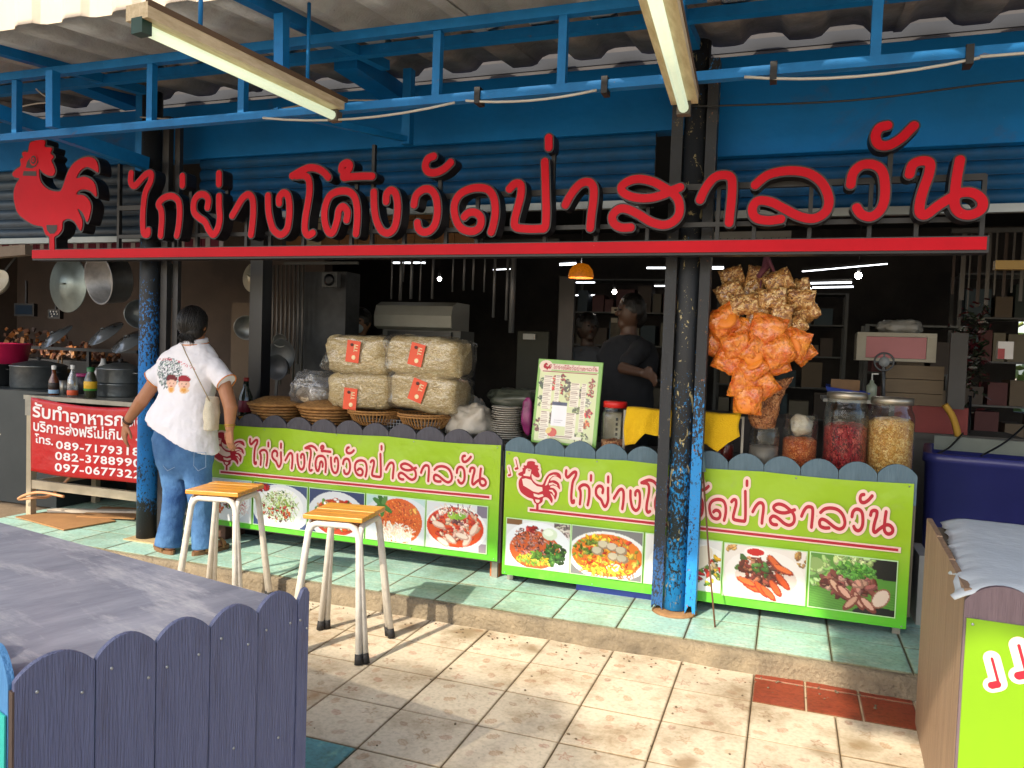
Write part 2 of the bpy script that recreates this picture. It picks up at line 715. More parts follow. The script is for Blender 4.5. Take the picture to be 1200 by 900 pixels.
class Paint:
    """A small raster painter for flat prints."""

    def __init__(self, w, h, col, seed=0):
        self.c = np.zeros((h, w, 3)) + np.array(col, float)
        self.y, self.x = np.mgrid[0:h, 0:w] + 0.5
        self.w, self.h = w, h
        self.r = random.Random(seed)

    def mask(self, m, col, a=1.0):
        self.c[m] = self.c[m] * (1 - a) + np.array(col, float) * a

    def ell(self, cx, cy, rx, ry, col, ang=0.0, a=1.0, shade=0.0):
        dx, dy = self.x - cx, self.y - cy
        c, s = math.cos(ang), math.sin(ang)
        q = ((dx * c + dy * s) / rx) ** 2 + ((-dx * s + dy * c) / ry) ** 2
        m = q < 1
        self.mask(m, col, a)
        return m

    def line(self, pts, r, col, a=1.0):
        for (x0, y0), (x1, y1) in zip(pts[:-1], pts[1:]):
            dx, dy = x1 - x0, y1 - y0
            q = dx * dx + dy * dy + 1e-9
            t = np.clip(((self.x - x0) * dx + (self.y - y0) * dy) / q, 0, 1)
            self.mask(np.hypot(self.x - x0 - t * dx, self.y - y0 - t * dy) < r, col, a)

    def rect(self, x0, y0, x1, y1, col, a=1.0):
        self.mask((self.x >= x0) & (self.x < x1) & (self.y >= y0) & (self.y < y1), col, a)

    def jit(self, col, k=18):
        d = self.r.uniform(-k, k)
        return [min(255, max(0, v + d + self.r.uniform(-k / 3, k / 3))) for v in col]

    def chunks(self, cx, cy, rx, ry, n, size, cols, ar=0.5, k=22):
        for _ in range(n):
            a, q = self.r.uniform(0, 6.283), math.sqrt(self.r.random())
            x, y = cx + rx * q * math.cos(a), cy + ry * q * math.sin(a)
            s = size * self.r.uniform(0.6, 1.3)
            col = self.jit(self.r.choice(cols), k)
            g = self.r.uniform(0, 3.14)
            self.ell(x, y, s, s * ar, [v * 0.72 for v in col], g)
            self.ell(x - 0.15 * s, y - 0.2 * s, s * 0.8, s * ar * 0.7, col, g)

    def strands(self, cx, cy, rx, ry, n, ln, r, cols):
        for _ in range(n):
            a, q = self.r.uniform(0, 6.283), math.sqrt(self.r.random())
            x, y = cx + rx * q * math.cos(a), cy + ry * q * math.sin(a)
            g = self.r.uniform(0, 6.28)
            b = g + self.r.uniform(-1.2, 1.2)
            m = (x + ln * .5 * math.cos(g), y + ln * .5 * math.sin(g))
            self.line([(x, y), m, (m[0] + ln * .5 * math.cos(b), m[1] + ln * .5 * math.sin(b))], r, self.jit(self.r.choice(cols)))


def voxel(solids, name, vox=0.01, smooth=5, fac=0.5, disp=0.0, dscale=0.08):
    """Fuses overlapping closed shapes into one continuous surface."""
    me0 = solids.mesh('tmp')
    bm = bmesh.new()
    bm.from_mesh(me0)
    bmesh.ops.remove_doubles(bm, verts=bm.verts, dist=1e-5)
    bmesh.ops.recalc_face_normals(bm, faces=bm.faces)
    bm.to_mesh(me0)
    bm.free()
    o = bpy.data.objects.new('tmp', me0)
    COL.objects.link(o)
    md = o.modifiers.new('r', 'REMESH')
    md.mode = 'VOXEL'
    md.voxel_size = vox
    md.use_smooth_shade = True
    if smooth:
        ms = o.modifiers.new('s', 'SMOOTH')
        ms.factor = fac
        ms.iterations = smooth
    if disp:
        tx = bpy.data.textures.new('folds', 'CLOUDS')
        tx.noise_scale = dscale
        mdp = o.modifiers.new('d', 'DISPLACE')
        mdp.texture = tx
        mdp.strength = disp
        mdp.mid_level = 0.5
    me = evaluated_mesh(o, name)
    bpy.data.objects.remove(o)
    me.polygons.foreach_set('use_smooth', [True] * len(me.polygons))
    return me


def capsule(mb, a, b, ra, rb, n=14):
    """Closed tapered capsule."""
    a, b = Vector(a), Vector(b)
    d = b - a
    ln = d.length
    q = Vector((0, 0, 1)).rotation_difference(d.normalized()).to_matrix()
    prof = [(0.0005, -ra)]
    for i in range(1, 6):
        t = math.pi / 2 * i / 5
        prof.append((ra * math.sin(t), -ra * math.cos(t)))
    for i in range(0, 6):
        t = math.pi / 2 * i / 5
        prof.append((max(rb * math.cos(t), 0.0005), ln + rb * math.sin(t)))
    k = len(mb.v)
    mb.lathe(prof, a, n, q)
    m = len(prof)
    mb.f += [tuple(k + j for j in range(n))[::-1], tuple(k + (m - 1) * n + j for j in range(n))]
    mb.s += [True, True]
    return mb


def loft(mb, rings, n=24):
    """rings: (centre, rx, ry, tiltvec) stacked upwards; closed at both ends; superellipse sections."""
    k = len(mb.v)
    vs_, fs_ = [], []
    for (c, rx, ry, tilt) in rings:
        for j in range(n):
            a = 2 * math.pi * j / n
            ca, sa = math.cos(a), math.sin(a)
            x = rx * math.copysign(abs(ca) ** 0.85, ca)
            y = ry * math.copysign(abs(sa) ** 0.85, sa)
            vs_.append((c[0] + x, c[1] + y, c[2] + x * tilt[0] + y * tilt[1]))
    m = len(rings)
    for i in range(m - 1):
        for j in range(n):
            fs_.append((i * n + j, i * n + (j + 1) % n, (i + 1) * n + (j + 1) % n, (i + 1) * n + j))
    fs_ += [tuple(range(n))[::-1], tuple((m - 1) * n + j for j in range(n))]
    return mb.add(vs_, fs_, True)

# ================================================================== THE SETTING
M_ground = mat('worn concrete ground', 'b5a184', 0.85, scale=1.5, col2='8f8070', amt=0.8, bump=0.4)
g = MB().add([(-150, -150, -0.02), (150, -150, -0.02), (150, 150, -0.02), (-150, 150, -0.02)], [(0, 1, 2, 3)]).build('ground', M_ground)
tag(g, kind='structure')

T = 0.318
RT = random.Random(3)


def floor_mat(name, rough, dirt, tint='ffffff', dirt2=0.5):
    m = mat_attr(name, rough, spec=0.35)
    N, L = m.node_tree.nodes, m.node_tree.links
    b = N['Principled BSDF']
    a = [n for n in N if n.type == 'ATTRIBUTE'][0]
    ge = N.new('ShaderNodeNewGeometry')
    nz = N.new('ShaderNodeTexNoise')
    nz.inputs['Scale'].default_value = 2.6
    nz.inputs['Detail'].default_value = 9
    nz.inputs['Roughness'].default_value = 0.7
    L.new(ge.outputs['Position'], nz.inputs['Vector'])
    rp = N.new('ShaderNodeValToRGB')
    rp.color_ramp.elements[0].position = 0.30
    rp.color_ramp.elements[1].position = 0.53
    rp.color_ramp.elements[0].color = lin(dirt) + (1,)
    rp.color_ramp.elements[1].color = (1, 1, 1, 1)
    L.new(nz.outputs['Fac'], rp.inputs[0])
    mx = N.new('ShaderNodeMix')
    mx.data_type = 'RGBA'
    mx.blend_type = 'MULTIPLY'
    mx.inputs[0].default_value = 0.75
    L.new(a.outputs['Color'], mx.inputs[6])
    L.new(rp.outputs[0], mx.inputs[7])
    n2 = N.new('ShaderNodeTexNoise')
    n2.inputs['Scale'].default_value = 60
    n2.inputs['Detail'].default_value = 6
    L.new(ge.outputs['Position'], n2.inputs['Vector'])
    r2 = N.new('ShaderNodeValToRGB')
    r2.color_ramp.elements[0].position = 0.3
    r2.color_ramp.elements[1].position = 0.55
    r2.color_ramp.elements[0].color = (dirt2, dirt2, dirt2 * 0.9, 1)
    r2.color_ramp.elements[1].color = (1, 1, 1, 1)
    L.new(n2.outputs['Fac'], r2.inputs[0])
    m2 = N.new('ShaderNodeMix')
    m2.data_type = 'RGBA'
    m2.blend_type = 'MULTIPLY'
    m2.inputs[0].default_value = 0.6
    L.new(mx.outputs[2], m2.inputs[6])
    L.new(r2.outputs[0], m2.inputs[7])
    oi = N.new('ShaderNodeObjectInfo')
    mr = N.new('ShaderNodeMapRange')
    mr.inputs[3].default_value = 0.88
    mr.inputs[4].default_value = 1.04
    L.new(oi.outputs['Random'], mr.inputs[0])
    m3 = N.new('ShaderNodeMix')
    m3.data_type = 'RGBA'
    m3.blend_type = 'MULTIPLY'
    m3.inputs[0].default_value = 1.0
    L.new(m2.outputs[2], m3.inputs[6])
    L.new(mr.outputs[0], m3.inputs[7])
    L.new(m3.outputs[2], b.inputs['Base Color'])
    bp = N.new('ShaderNodeBump')
    bp.inputs['Strength'].default_value = 0.25
    bp.inputs['Distance'].default_value = 0.004
    L.new(n2.outputs['Fac'], bp.inputs['Height'])
    L.new(bp.outputs[0], b.inputs['Normal'])
    return m


def stain(m, x, y, r, col, seed):
    """A spill with its own outline at a place on the ground."""
    N, L = m.node_tree.nodes, m.node_tree.links
    b = N['Principled BSDF']
    src = b.inputs['Base Color'].links[0].from_socket
    ge = N.new('ShaderNodeNewGeometry')
    nz = N.new('ShaderNodeTexNoise')
    nz.inputs['Scale'].default_value = 9
    nz.inputs['Detail'].default_value = 8
    L.new(ge.outputs['Position'], nz.inputs['Vector'])
    ds = N.new('ShaderNodeVectorMath')
    ds.operation = 'DISTANCE'
    L.new(ge.outputs['Position'], ds.inputs[0])
    ds.inputs[1].default_value = (x, y, 0)
    ma = N.new('ShaderNodeMath')
    ma.operation = 'MULTIPLY_ADD'
    L.new(nz.outputs['Fac'], ma.inputs[0])
    ma.inputs[1].default_value = -1.6 * r
    L.new(ds.outputs['Value'], ma.inputs[2])
    mr = N.new('ShaderNodeMapRange')
    L.new(ma.outputs[0], mr.inputs[0])
    mr.inputs[1].default_value = -0.1 * r
    mr.inputs[2].default_value = -0.75 * r
    mr.inputs[3].default_value = 0.0
    mr.inputs[4].default_value = 0.75
    mx = N.new('ShaderNodeMix')
    mx.data_type = 'RGBA'
    L.new(mr.outputs[0], mx.inputs[0])
    L.new(src, mx.inputs[6])
    mx.inputs[7].default_value = lin(col) + (1,)
    L.new(mx.outputs[2], b.inputs['Base Color'])


def tile_mesh(name, w, d, canvas, m, th=0.012):
    """A paving tile, centre at origin, top at z=0, with a printed or pressed pattern on its top."""
    H, W = canvas.shape[:2]
    xs, ys = np.meshgrid(np.linspace(-w / 2, w / 2, W), np.linspace(-d / 2, d / 2, H))
    zs = np.zeros_like(xs)
    zs[0, :] = zs[-1, :] = -0.0025
    zs[:, 0] = zs[:, -1] = -0.0025
    top = np.stack([xs, ys, zs], -1).reshape(-1, 3).tolist()
    idx = np.arange(H * W).reshape(H, W)
    q = np.stack([idx[:-1, :-1], idx[:-1, 1:], idx[1:, 1:], idx[1:, :-1]], -1).reshape(-1, 4).tolist()
    n = len(top)
    cs = [idx[0, 0], idx[0, -1], idx[-1, -1], idx[-1, 0]]
    top += [(top[i][0], top[i][1], -th) for i in cs]
    rim = [list(idx[0, :]), list(idx[:, -1]), list(idx[-1, ::-1]), list(idx[::-1, 0])]
    for k, r_ in enumerate(rim):
        q.append([int(i) for i in r_][::-1] + [n + k, n + (k + 1) % 4])
    me = bpy.data.meshes.new(name)
    me.from_pydata(top, [], q)
    rgb = np.vstack([canvas.reshape(-1, 3), np.tile(canvas[0, 0], (4, 1))])
    paint_mesh(me, rgb)
    me.materials.append(m)
    return me


def shell_canvas(seed, base, mark, n=58):
    """Pressed starfish and shells: outlines with a faint fill, and a dirty rim."""
    P = Paint(n, n, base, seed)
    r = P.r
    spots = [(0.2, 0.25), (0.6, 0.2), (0.84, 0.55), (0.33, 0.6), (0.7, 0.82), (0.18, 0.85), (0.53, 0.44)]
    for i, (x, y) in enumerate(spots):
        x, y = x * n + r.uniform(-2, 2), y * n + r.uniform(-2, 2)
        k = (i + seed) % 4
        a = r.uniform(0, 3)
        col = [v * r.uniform(0.94, 1.06) for v in mark]
        al = r.uniform(.25, .6)
        if k == 0:
            pts_ = []
            for t in range(11):
                rr = 5.4 if t % 2 == 0 else 1.9
                pts_.append((x + rr * math.cos(a + t * math.pi / 5), y + rr * math.sin(a + t * math.pi / 5)))
            P.line(pts_, 0.42, col, al)
            P.ell(x, y, 2.6, 2.6, col, 0, al * .3)
        elif k in (1, 3):
            P.ell(x, y, 4.6, 2.9, col, a, al)
            P.ell(x, y, 3.7, 2.1, base, a, al * .9)
            P.line([(x - 3 * math.cos(a), y - 3 * math.sin(a)), (x + 3 * math.cos(a), y + 3 * math.sin(a))], .35, col, al * .6)
        else:
            P.ell(x, y, 3.6, 2.5, [v * 0.95 for v in col], a, al * .8)
            for q_ in (-.5, 0, .5):
                P.line([(x, y), (x + 3 * math.cos(a + q_), y + 3 * math.sin(a + q_))], .3, base, .5)
    for _ in range(50):
        P.ell(r.uniform(0, n), r.uniform(0, n), r.uniform(.4, .9), r.uniform(.3, .7), [v * .7 for v in base], 0, .35)
    rim = np.array([118., 98., 70.])
    P.c[[0, -1], :] = P.c[[0, -1], :] * .35 + rim * .65
    P.c[:, [0, -1]] = P.c[:, [0, -1]] * .35 + rim * .65
    P.c[[1, -2], 1:-1] = P.c[[1, -2], 1:-1] * .9 + rim * .1
    P.c[1:-1, [1, -2]] = P.c[1:-1, [1, -2]] * .9 + rim * .1
    return P.c


M_tile = floor_mat('cream pressed paving', 0.7, '9c8566', dirt2=0.7)
for _px, _py, _r, _c in ((505, 703, .14, '7a5a36'), (545, 740, .2, '8a7858'), (365, 815, .13, '9a6a30'), (480, 735, .16, '8a7458'), (800, 895, .10, '8a7050'), (1000, 870, .16, '8f7a58'), (690, 735, .22, 'a08e6c'), (620, 760, .12, '857050'), (960, 880, .1, '7f6a4c')):
    _p = at(_px, _py, z=0)
    stain(M_tile, _p.x, _p.y, _r, _c, 0)
M_teal = floor_mat('pale teal glazed tile', 0.38, 'b8b49a')
for _px, _py, _r, _c in ((452, 675, .10, '8a5f3c'), (840, 735, .16, 'a8855c'), (730, 712, .16, 'b09a78'), (600, 690, .14, '9a8a68'), (620, 680, .12, 'a89068')):
    _p = at(_px, _py, z=.1)
    stain(M_teal, _p.x, _p.y, _r, _c, 0)
M_redt = floor_mat('red glazed tile', 0.45, 'b0a090')
cream = [shell_canvas(i, (220, 207, 184), (168, 124, 96)) for i in range(5)]
tile_me = [tile_mesh('tile', T - 0.0032, T - 0.0032, c, M_tile) for c in cream]


def streak_canvas(seed, a, b, n=40):
    P = Paint(n, n, a, seed)
    for _ in range(70):
        x, y = P.r.uniform(0, n), P.r.uniform(0, n)
        l = P.r.uniform(2, 8)
        P.line([(x, y), (x + l, y + P.r.uniform(-1.5, 1.5))], P.r.uniform(.4, 1.2), P.jit(P.r.choice([a, b]), 8), 0.5)
    rim = np.array([120., 110., 84.])
    P.c[[0, -1], :] = P.c[[0, -1], :] * .3 + rim * .7
    P.c[:, [0, -1]] = P.c[:, [0, -1]] * .3 + rim * .7
    return P.c


teal_me = [tile_mesh('tile', T - 0.005, T - 0.005, streak_canvas(i, (168, 208, 196), (204, 222, 206)), M_teal) for i in range(3)]
blue_me = tile_mesh('tile', T - 0.005, T - 0.005, streak_canvas(9, (84, 168, 186), (128, 196, 196)), M_teal)

X0 = -0.395
fl = MB().add([(-7, -0.6, -0.0135), (3, -0.6, -0.0135), (3, 3.6, -0.0135), (-7, 3.6, -0.0135)], [(0, 1, 2, 3)]).build(
    'floor', mat('dirty grout', '85725a', 0.9, scale=12, bump=0.5))
tag(fl, kind='structure')
YJ = 3.599
for i in range(-9, 4):
    for j in range(0, 9):
        xc, yc = X0 + T * (i + 0.5), YJ - T * (j + 0.5)
        if yc < 0.95:
            continue
        if j == 0 and i in (1, 2):
            continue
        me = tile_me[RT.randrange(5)]
        if i <= -4 and j >= 4 and yc < 2.36:
            me = blue_me
        o = link_mesh('tile', me, None, fl, (xc, yc, RT.uniform(-.0012, .0012)), (RT.uniform(-.002, .002), RT.uniform(-.002, .002), RT.choice((0, 1, 2, 3)) * math.pi / 2))
# three terracotta tiles set where two paving slabs are missing
red_c = streak_canvas(4, (150, 66, 44), (134, 58, 40))
rm = tile_mesh('red_tile', 0.205, 0.245, red_c, M_redt)
rm2 = tile_mesh('red_tile', 0.205, 0.060, red_c, M_redt)
for k in range(3):
    link_mesh('red_tile', rm, None, fl, (0.028 + 0.2115 * k, 3.283 + 0.127, 0.0))
    link_mesh('red_tile', rm2, None, fl, (0.028 + 0.2115 * k, 3.283 + 0.284, 0.001))
MB().bb(-0.075, 0.56, 3.281, 3.6, -0.013, -0.004).build('grout_bed', mat('pale grout', 'c9b394', 0.9), fl)
tag(bpy.data.objects['grout_bed'], kind='structure')

# raised step: concrete body with a crumbling kerb face, teal tiles on top
M_kerb = mat('crumbling kerb concrete', '94866e', 0.9, scale=6, col2='645a4b', amt=1.0, bump=1.0, bscale=55, dist=1.5)
pf = MB()
nx_, nz_ = 260, 9
vv, ff = [], []
for i in range(nx_ + 1):
    x = -8 + 11.0 * i / nx_
    for j in range(nz_ + 1):
        t = j / nz_
        n1 = mnoise.noise(Vector((x * 3.1, t * 0.8, 0.0))) * 0.016 + mnoise.noise(Vector((x * 14, t * 3, 4.0))) * 0.006
        if j <= 4:      # face
            vv.append((x, 3.588 + n1 - (1 - t) * 0.012, -0.015 + 0.105 * min(1, j / 4.0)))
        else:
            vv.append((x, 3.60 + (j - 4) * 0.014 + (n1 * 0.5 if j < 6 else 0), 0.092 + 0.004 * mnoise.noise(Vector((x * 8, j, 2)))))
for i in range(nx_):
    for j in range(nz_):
        a = i * (nz_ + 1) + j
        ff.append((a, a + nz_ + 1, a + nz_ + 2, a + 1))
kb = MB().add(vv, ff, True).build('kerb', M_kerb)
tag(kb, kind='structure')
plat = MB().bb(-9, 5, 3.66, 11, -0.02, 0.088).build('platform', mat('dirty grout', '6b5b47', 0.9))
tag(plat, kind='structure')
ksh = 0.012
for i in range(-15, 4):
    for j in range(0, 8):
        if j > 3 and i > -10:
            continue
        xc, yc = X0 + T * (i + 0.5), 3.612 + T * (j + 0.5)
        link_mesh('tile', teal_me[RT.randrange(3)], None, plat, (xc, yc, 0.1 + RT.uniform(-.001, .001)), (0, RT.uniform(-.002, .002), RT.choice((0, 1)) * math.pi))

# --- the building: lintel walls, dark interior shell
M_blue = mat('blue painted wall', '006cb4', 0.6, scale=2.2, col2='085a90', amt=0.7, spec=0.2, bump=0.15, bscale=14, dist=2)
M_bluesteel = mat('blue painted steel', '1070b2', 0.5, scale=9, col2='0a5a90', amt=0.7, spec=0.25, bump=0.1, bscale=60)
add_wear(M_blue, '4a4a52', 1.6, .60, .72, (1, 1, 1.4), .55)
add_wear(M_blue, '8a8e90', 38, .70, .73, (1, 1, .5), .6, 3)
add_wear(M_bluesteel, '6e5a48', 22, .66, .69, (.5, 1, 1), .8)
add_wear(M_bluesteel, '8fb2cc', 60, .68, .71, (.4, 1, 1), .6, 4)
M_dark = mat('dark inner wall', '4a4644', 0.85, scale=2.0, col2='2a2a2c', amt=0.8, bump=0.2)  # dark grey, varied by noise
M_brownwall = mat('brown plaster wall', '5a4d45', 0.85, scale=1.6, col2='3c3430', amt=0.8, bump=0.2)  # dull brown, varied by noise
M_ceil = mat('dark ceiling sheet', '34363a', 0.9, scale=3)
w1 = MB().bb(-8, -0.5, 4.15, 4.27, 2.585, 2.935).build('lintel_wall', M_blue)
w2 = MB().bb(-0.49, 3.6, 4.12, 4.27, 2.425, 2.925).build('lintel_wall', M_blue)
tag(w1, 'long blue painted lintel wall above the rolled shutter left of the peeling right post', 'wall', 'blue lintel walls over the shop opening')
tag(w2, 'deeper blue painted lintel wall right of the peeling right post', 'wall', 'blue lintel walls over the shop opening')
bevel(w1, .004)
bevel(w2, .004)
wf_ = MB().bb(-8, 3.6, 4.275, 4.30, 2.90, 3.12).build('dark_gap_plate', M_dark)  # added dark plate, keeps the gaps under the roof waves shaded
tag(wf_, kind='structure')
# pale grime patch of bare plaster left by the post
iw = MB()
iw.bb(-9.2, -9.0, 4.3, 11, 0.09, 3.0)
iwo = iw.build('side_wall', M_brownwall)
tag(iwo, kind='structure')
bw = MB()
bw.bb(-9, -4.6, 7.0, 7.15, 0.09, 3.0)
bwo = bw.build('kitchen_wall', M_brownwall)
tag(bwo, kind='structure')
bk = MB()
bk.bb(-9, 1.25, 10.2, 10.35, 0.09, 3.0).bb(1.31, 2.43, 10.2, 10.35, 0.09, 3.0).bb(1.25, 1.31, 10.2, 10.35, 0.09, 1.2).bb(1.25, 1.31, 10.2, 10.35, 1.85, 3.0)
bk.bb(2.43, 2.60, 10.2, 10.35, 0.09, 0.9).bb(2.43, 2.60, 10.2, 10.35, 2.0, 3.0).bb(2.60, 4.6, 10.2, 10.35, 0.09, 3.0)
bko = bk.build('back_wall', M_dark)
tag(bko, kind='structure')
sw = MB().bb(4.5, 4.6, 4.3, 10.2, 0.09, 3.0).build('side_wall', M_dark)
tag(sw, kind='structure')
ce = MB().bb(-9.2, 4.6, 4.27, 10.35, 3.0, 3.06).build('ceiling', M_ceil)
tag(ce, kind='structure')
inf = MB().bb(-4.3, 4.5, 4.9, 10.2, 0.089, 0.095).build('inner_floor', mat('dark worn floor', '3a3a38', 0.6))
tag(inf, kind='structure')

hedge = MB()
for k in range(900):
    x_, z_ = RT.uniform(-1, 6), RT.uniform(0.0, 2.3)
    hedge.box((x_, 11.6 + RT.uniform(0, .6), z_), (.14, .02, .10), Matrix.Rotation(RT.uniform(0, 6), 3, Vector((RT.random(), RT.random(), RT.random() + .1)).normalized()))
hg = hedge.build('hedge', mat('yellow green leaves', '8a9a3a', .6, scale=3, col2='3c5a22', amt=1))
tag(hg, 'yellow green hedge seen through the slits in the back wall', 'hedge')
# --- roller shutters: curved slats, each its own
M_slat = mat('blue shutter paint', '0a5286', 0.5, scale=6, col2='1c3c58', amt=0.8, spec=0.2, bump=0.1)
M_slatg = mat('grey blue shutter paint', '30485e', 0.5, scale=6, col2='222c38', amt=0.8)


def slat_mesh(w, h, m):
    mb = MB()
    n = 7
    prof = []
    for i in range(n + 1):
        t = i / n
        prof.append((-0.017 * math.sin(math.pi * t) ** 0.7, h * t))
    vs_ = [(x, p[0], p[1]) for x in (0, w) for p in prof]
    fs_ = [(i, i + 1, i + n + 2, i + n + 1) for i in range(n)]
    mb.add(vs_, fs_, True)
    mb.bb(0, w, 0.0, 0.006, -0.004, 0.006)
    me = mb.mesh('slat')
    me.materials.append(m)
    return me


def shutter(x0, x1, y, ztop, zbot, h, m, label, rail=True):
    r_ = empty('roller_shutter', (x0, y, zbot), 0, label, 'shutter', 'roller shutters above the counters')
    n = int(round((ztop - zbot) / h))
    hh = (ztop - zbot) / n
    me = slat_mesh(x1 - x0, hh - 0.007, m)
    for i in range(n):
        link_mesh('slat', me, None, r_, (0, 0, i * hh))
    MB().bb(0, x1 - x0, 0.012, 0.02, 0, ztop - zbot).build('dark_backing', M_dark, r_)  # dark sheet added so the gaps between slats read as shade lines
    if rail:
        MB().bb(0, x1 - x0, -0.02, 0.02, -0.045, -0.006).build('bottom_rail', mat('dull steel rail', '8a8f90', 0.4, 0.6), r_)
    return r_


shutter(-3.72, -0.72, 4.19, 2.60, 2.235, 0.073, M_slat, 'wide blue roller shutter rolled nearly up between the two posts')
shutter(-0.44, 3.4, 4.19, 2.44, 2.165, 0.069, M_slat, 'blue roller shutter right of the peeling right post')
shutter(-8, -3.98, 4.19, 2.60, 2.10, 0.071, M_slatg, 'dull grey blue roller shutter behind the red rooster')

# --- lean-to roof
M_roof = mat('grey fibre cement sheet', 'b2b7bb', 0.85, scale=5, col2='94979a', amt=0.8, bump=0.5, bscale=70)
M_roof2 = mat('old brown cement tile', '968c86', 0.9, scale=3.5, col2='5a534e', amt=1.0, bump=0.5, bscale=40)
M_fascia = mat('cream painted metal sheet', 'c9bdac', 0.5, scale=4, col2='bcae9a', amt=0.6)


def roofz(y):
    return 2.462 + 0.125 * y


def wavy(t):
    """Trapezoid-like rib profile, period 1, range 0..1."""
    t = t % 1.0
    s = 0.5 - 0.5 * math.cos(2 * math.pi * t)
    return min(1, max(0, (s - 0.30) / 0.40))


def corrugated(x0, x1, y0, y1, zf, per, amp, th, rows=2):
    n = int((x1 - x0) / per * 10)
    vs_, fs_ = [], []
    for side in (0, 1):
        for r_ in range(rows):
            y = y0 + (y1 - y0) * r_ / (rows - 1)
            for i in range(n + 1):
                x = x0 + (x1 - x0) * i / n
                vs_.append((x, y, zf(y) + amp * wavy(x / per) + side * th))
    S = rows * (n + 1)
    for side in (0, 1):
        for r_ in range(rows - 1):
            for i in range(n):
                a = side * S + r_ * (n + 1) + i
                fs_.append((a, a + 1, a + n + 2, a + n + 1))
    for i in range(n):
        for r_ in (0, rows - 1):
            a = r_ * (n + 1) + i
            fs_.append((a, a + 1, a + 1 + S, a + S))
    return MB().add(vs_, fs_, True)


for k in range(6):
    xa = -7.0 + k * 1.85
    if k == 0:
        rf = empty('awning_roof', (0, 0, 0), 0, 'grey corrugated awning roof on blue steel trusses over the stall front', 'roof')
    corrugated(xa, xa + 1.90, 2.62, 3.52, lambda y: roofz(y) + (0.007 if k % 2 else 0), 0.285, 0.046, 0.006).build('roof_sheet', M_roof, rf)
    corrugated(xa, xa + 1.90, 3.40, 4.2, lambda y: roofz(y) - 0.0 + 0.012 + (0.007 if k % 2 else 0), 0.37, 0.05, 0.008).build('roof_tile_sheet', M_roof2, rf)

add_wear(M_roof, '4e4a46', 46, .66, .70, (1, 1, 1), .7)
add_wear(M_roof, '6b645c', 3, .52, .7, (1, .5, 1), .5, 2)
add_wear(M_roof2, 'a89c90', 5, .6, .75, (1, .4, 1), .5, 2)
# fascia of upright trapezoid sheet
vs_, fs_ = [], []
n = int(11 / 0.285 * 10)
for i in range(n + 1):
    x = -7 + 11.0 * i / n
    y = 2.60 - 0.03 * wavy(x / 0.285)
    for z, dy in ((2.775, 0), (3.25, 0), (2.775, 0.004), (3.25, 0.004)):
        vs_.append((x, y + dy, z))
for i in range(n):
    a = i * 4
    fs_ += [(a, a + 4, a + 5, a + 1), (a + 2, a + 3, a + 7, a + 6), (a, a + 2, a + 6, a + 4)]
MB().add(vs_, fs_, False).build('fascia_sheet', M_fascia, rf)
for yy in (2.72, 3.46):
    zz = roofz(yy) - 0.028
    if yy > 3:
        MB().bar((-7, yy, zz), (4, yy, zz), 0.045, 0.05).build('purlin', M_bluesteel, rf)
for p0, p1 in (((288, -4), (452, 77)), ((-5, 57), (167, 106)), ((-420, 40), (-190, 80))):
    b_ = at(*p1, Y=3.75)
    a = at(*p0, X=b_.x)
    a = b_ + (a - b_) * 1.25
    MB().bar(a, b_, 0.05, 0.05).build('rafter', M_bluesteel, rf)
for xr in (-0.5, 1.4, 3.0):
    MB().bar((xr, 2.62, roofz(2.62) - 0.03), (xr, 4.11, roofz(4.11) - 0.03), 0.045, 0.05).build('rafter', M_bluesteel, rf)
# truss in the plane Y = 3
YT = 3.0
zu, zl = roofz(3.0) - 0.125, 2.415
MB().bar((-7, YT, 2.735), (-0.35, YT, 2.745), 0.04, 0.04).build('top_rail', M_bluesteel, rf)
MB().bar((-7, YT, 2.412), (3.4, YT, 2.46), 0.04, 0.035).build('bottom_rail', M_bluesteel, rf)
for px, top in ((20, 95), (178, 72), (285, 58), (512, 38), (658, 15), (1023, -20)):
    x = at(px, 110, Y=YT).x
    zt = min(at(px, top, Y=YT).z, 2.83)
    MB().bar((x, YT, 2.43), (x, YT, zt), 0.034, 0.034).build('upright', M_bluesteel, rf)
for px, y0, pyt, pyb in ((62, 2.9, 84, 150), (330, 2.75, 18, 102)):
    a, b_ = at(px, pyt, Y=y0), at(px, pyb, Y=y0)
    MB().bar(a, b_, 0.045, 0.045).build('upright', M_bluesteel, rf)
a, b_ = at(-15, 127, Y=2.93), at(172, 192, Y=3.84)
MB().bar(a, b_, 0.05, 0.075).build('brace', M_bluesteel, rf)
MB().bar((-3.93, 3.9, 2.40), (-3.93, 3.9, 2.96), 0.06, 0.06).build('upright', M_bluesteel, rf)
MB().bar((-2.05, 3.9, 2.52), (-2.05, 3.9, 2.93), 0.05, 0.05).build('upright', M_bluesteel, rf)
MB().bar((-2.05, 3.9, 2.55), (-2.25, 3.0, 2.45), 0.03, 0.03).build('brace', M_bluesteel, rf)
# short steel boxes on the wall under the roof
for px in (100, 420):
    p = at(px, 82 if px > 200 else 100, Y=3.75)
    MB().bb(p.x - 0.07, p.x + 0.07, 3.62, 4.13, p.z - 0.04, p.z + 0.05).build('bracket', M_blue, rf)
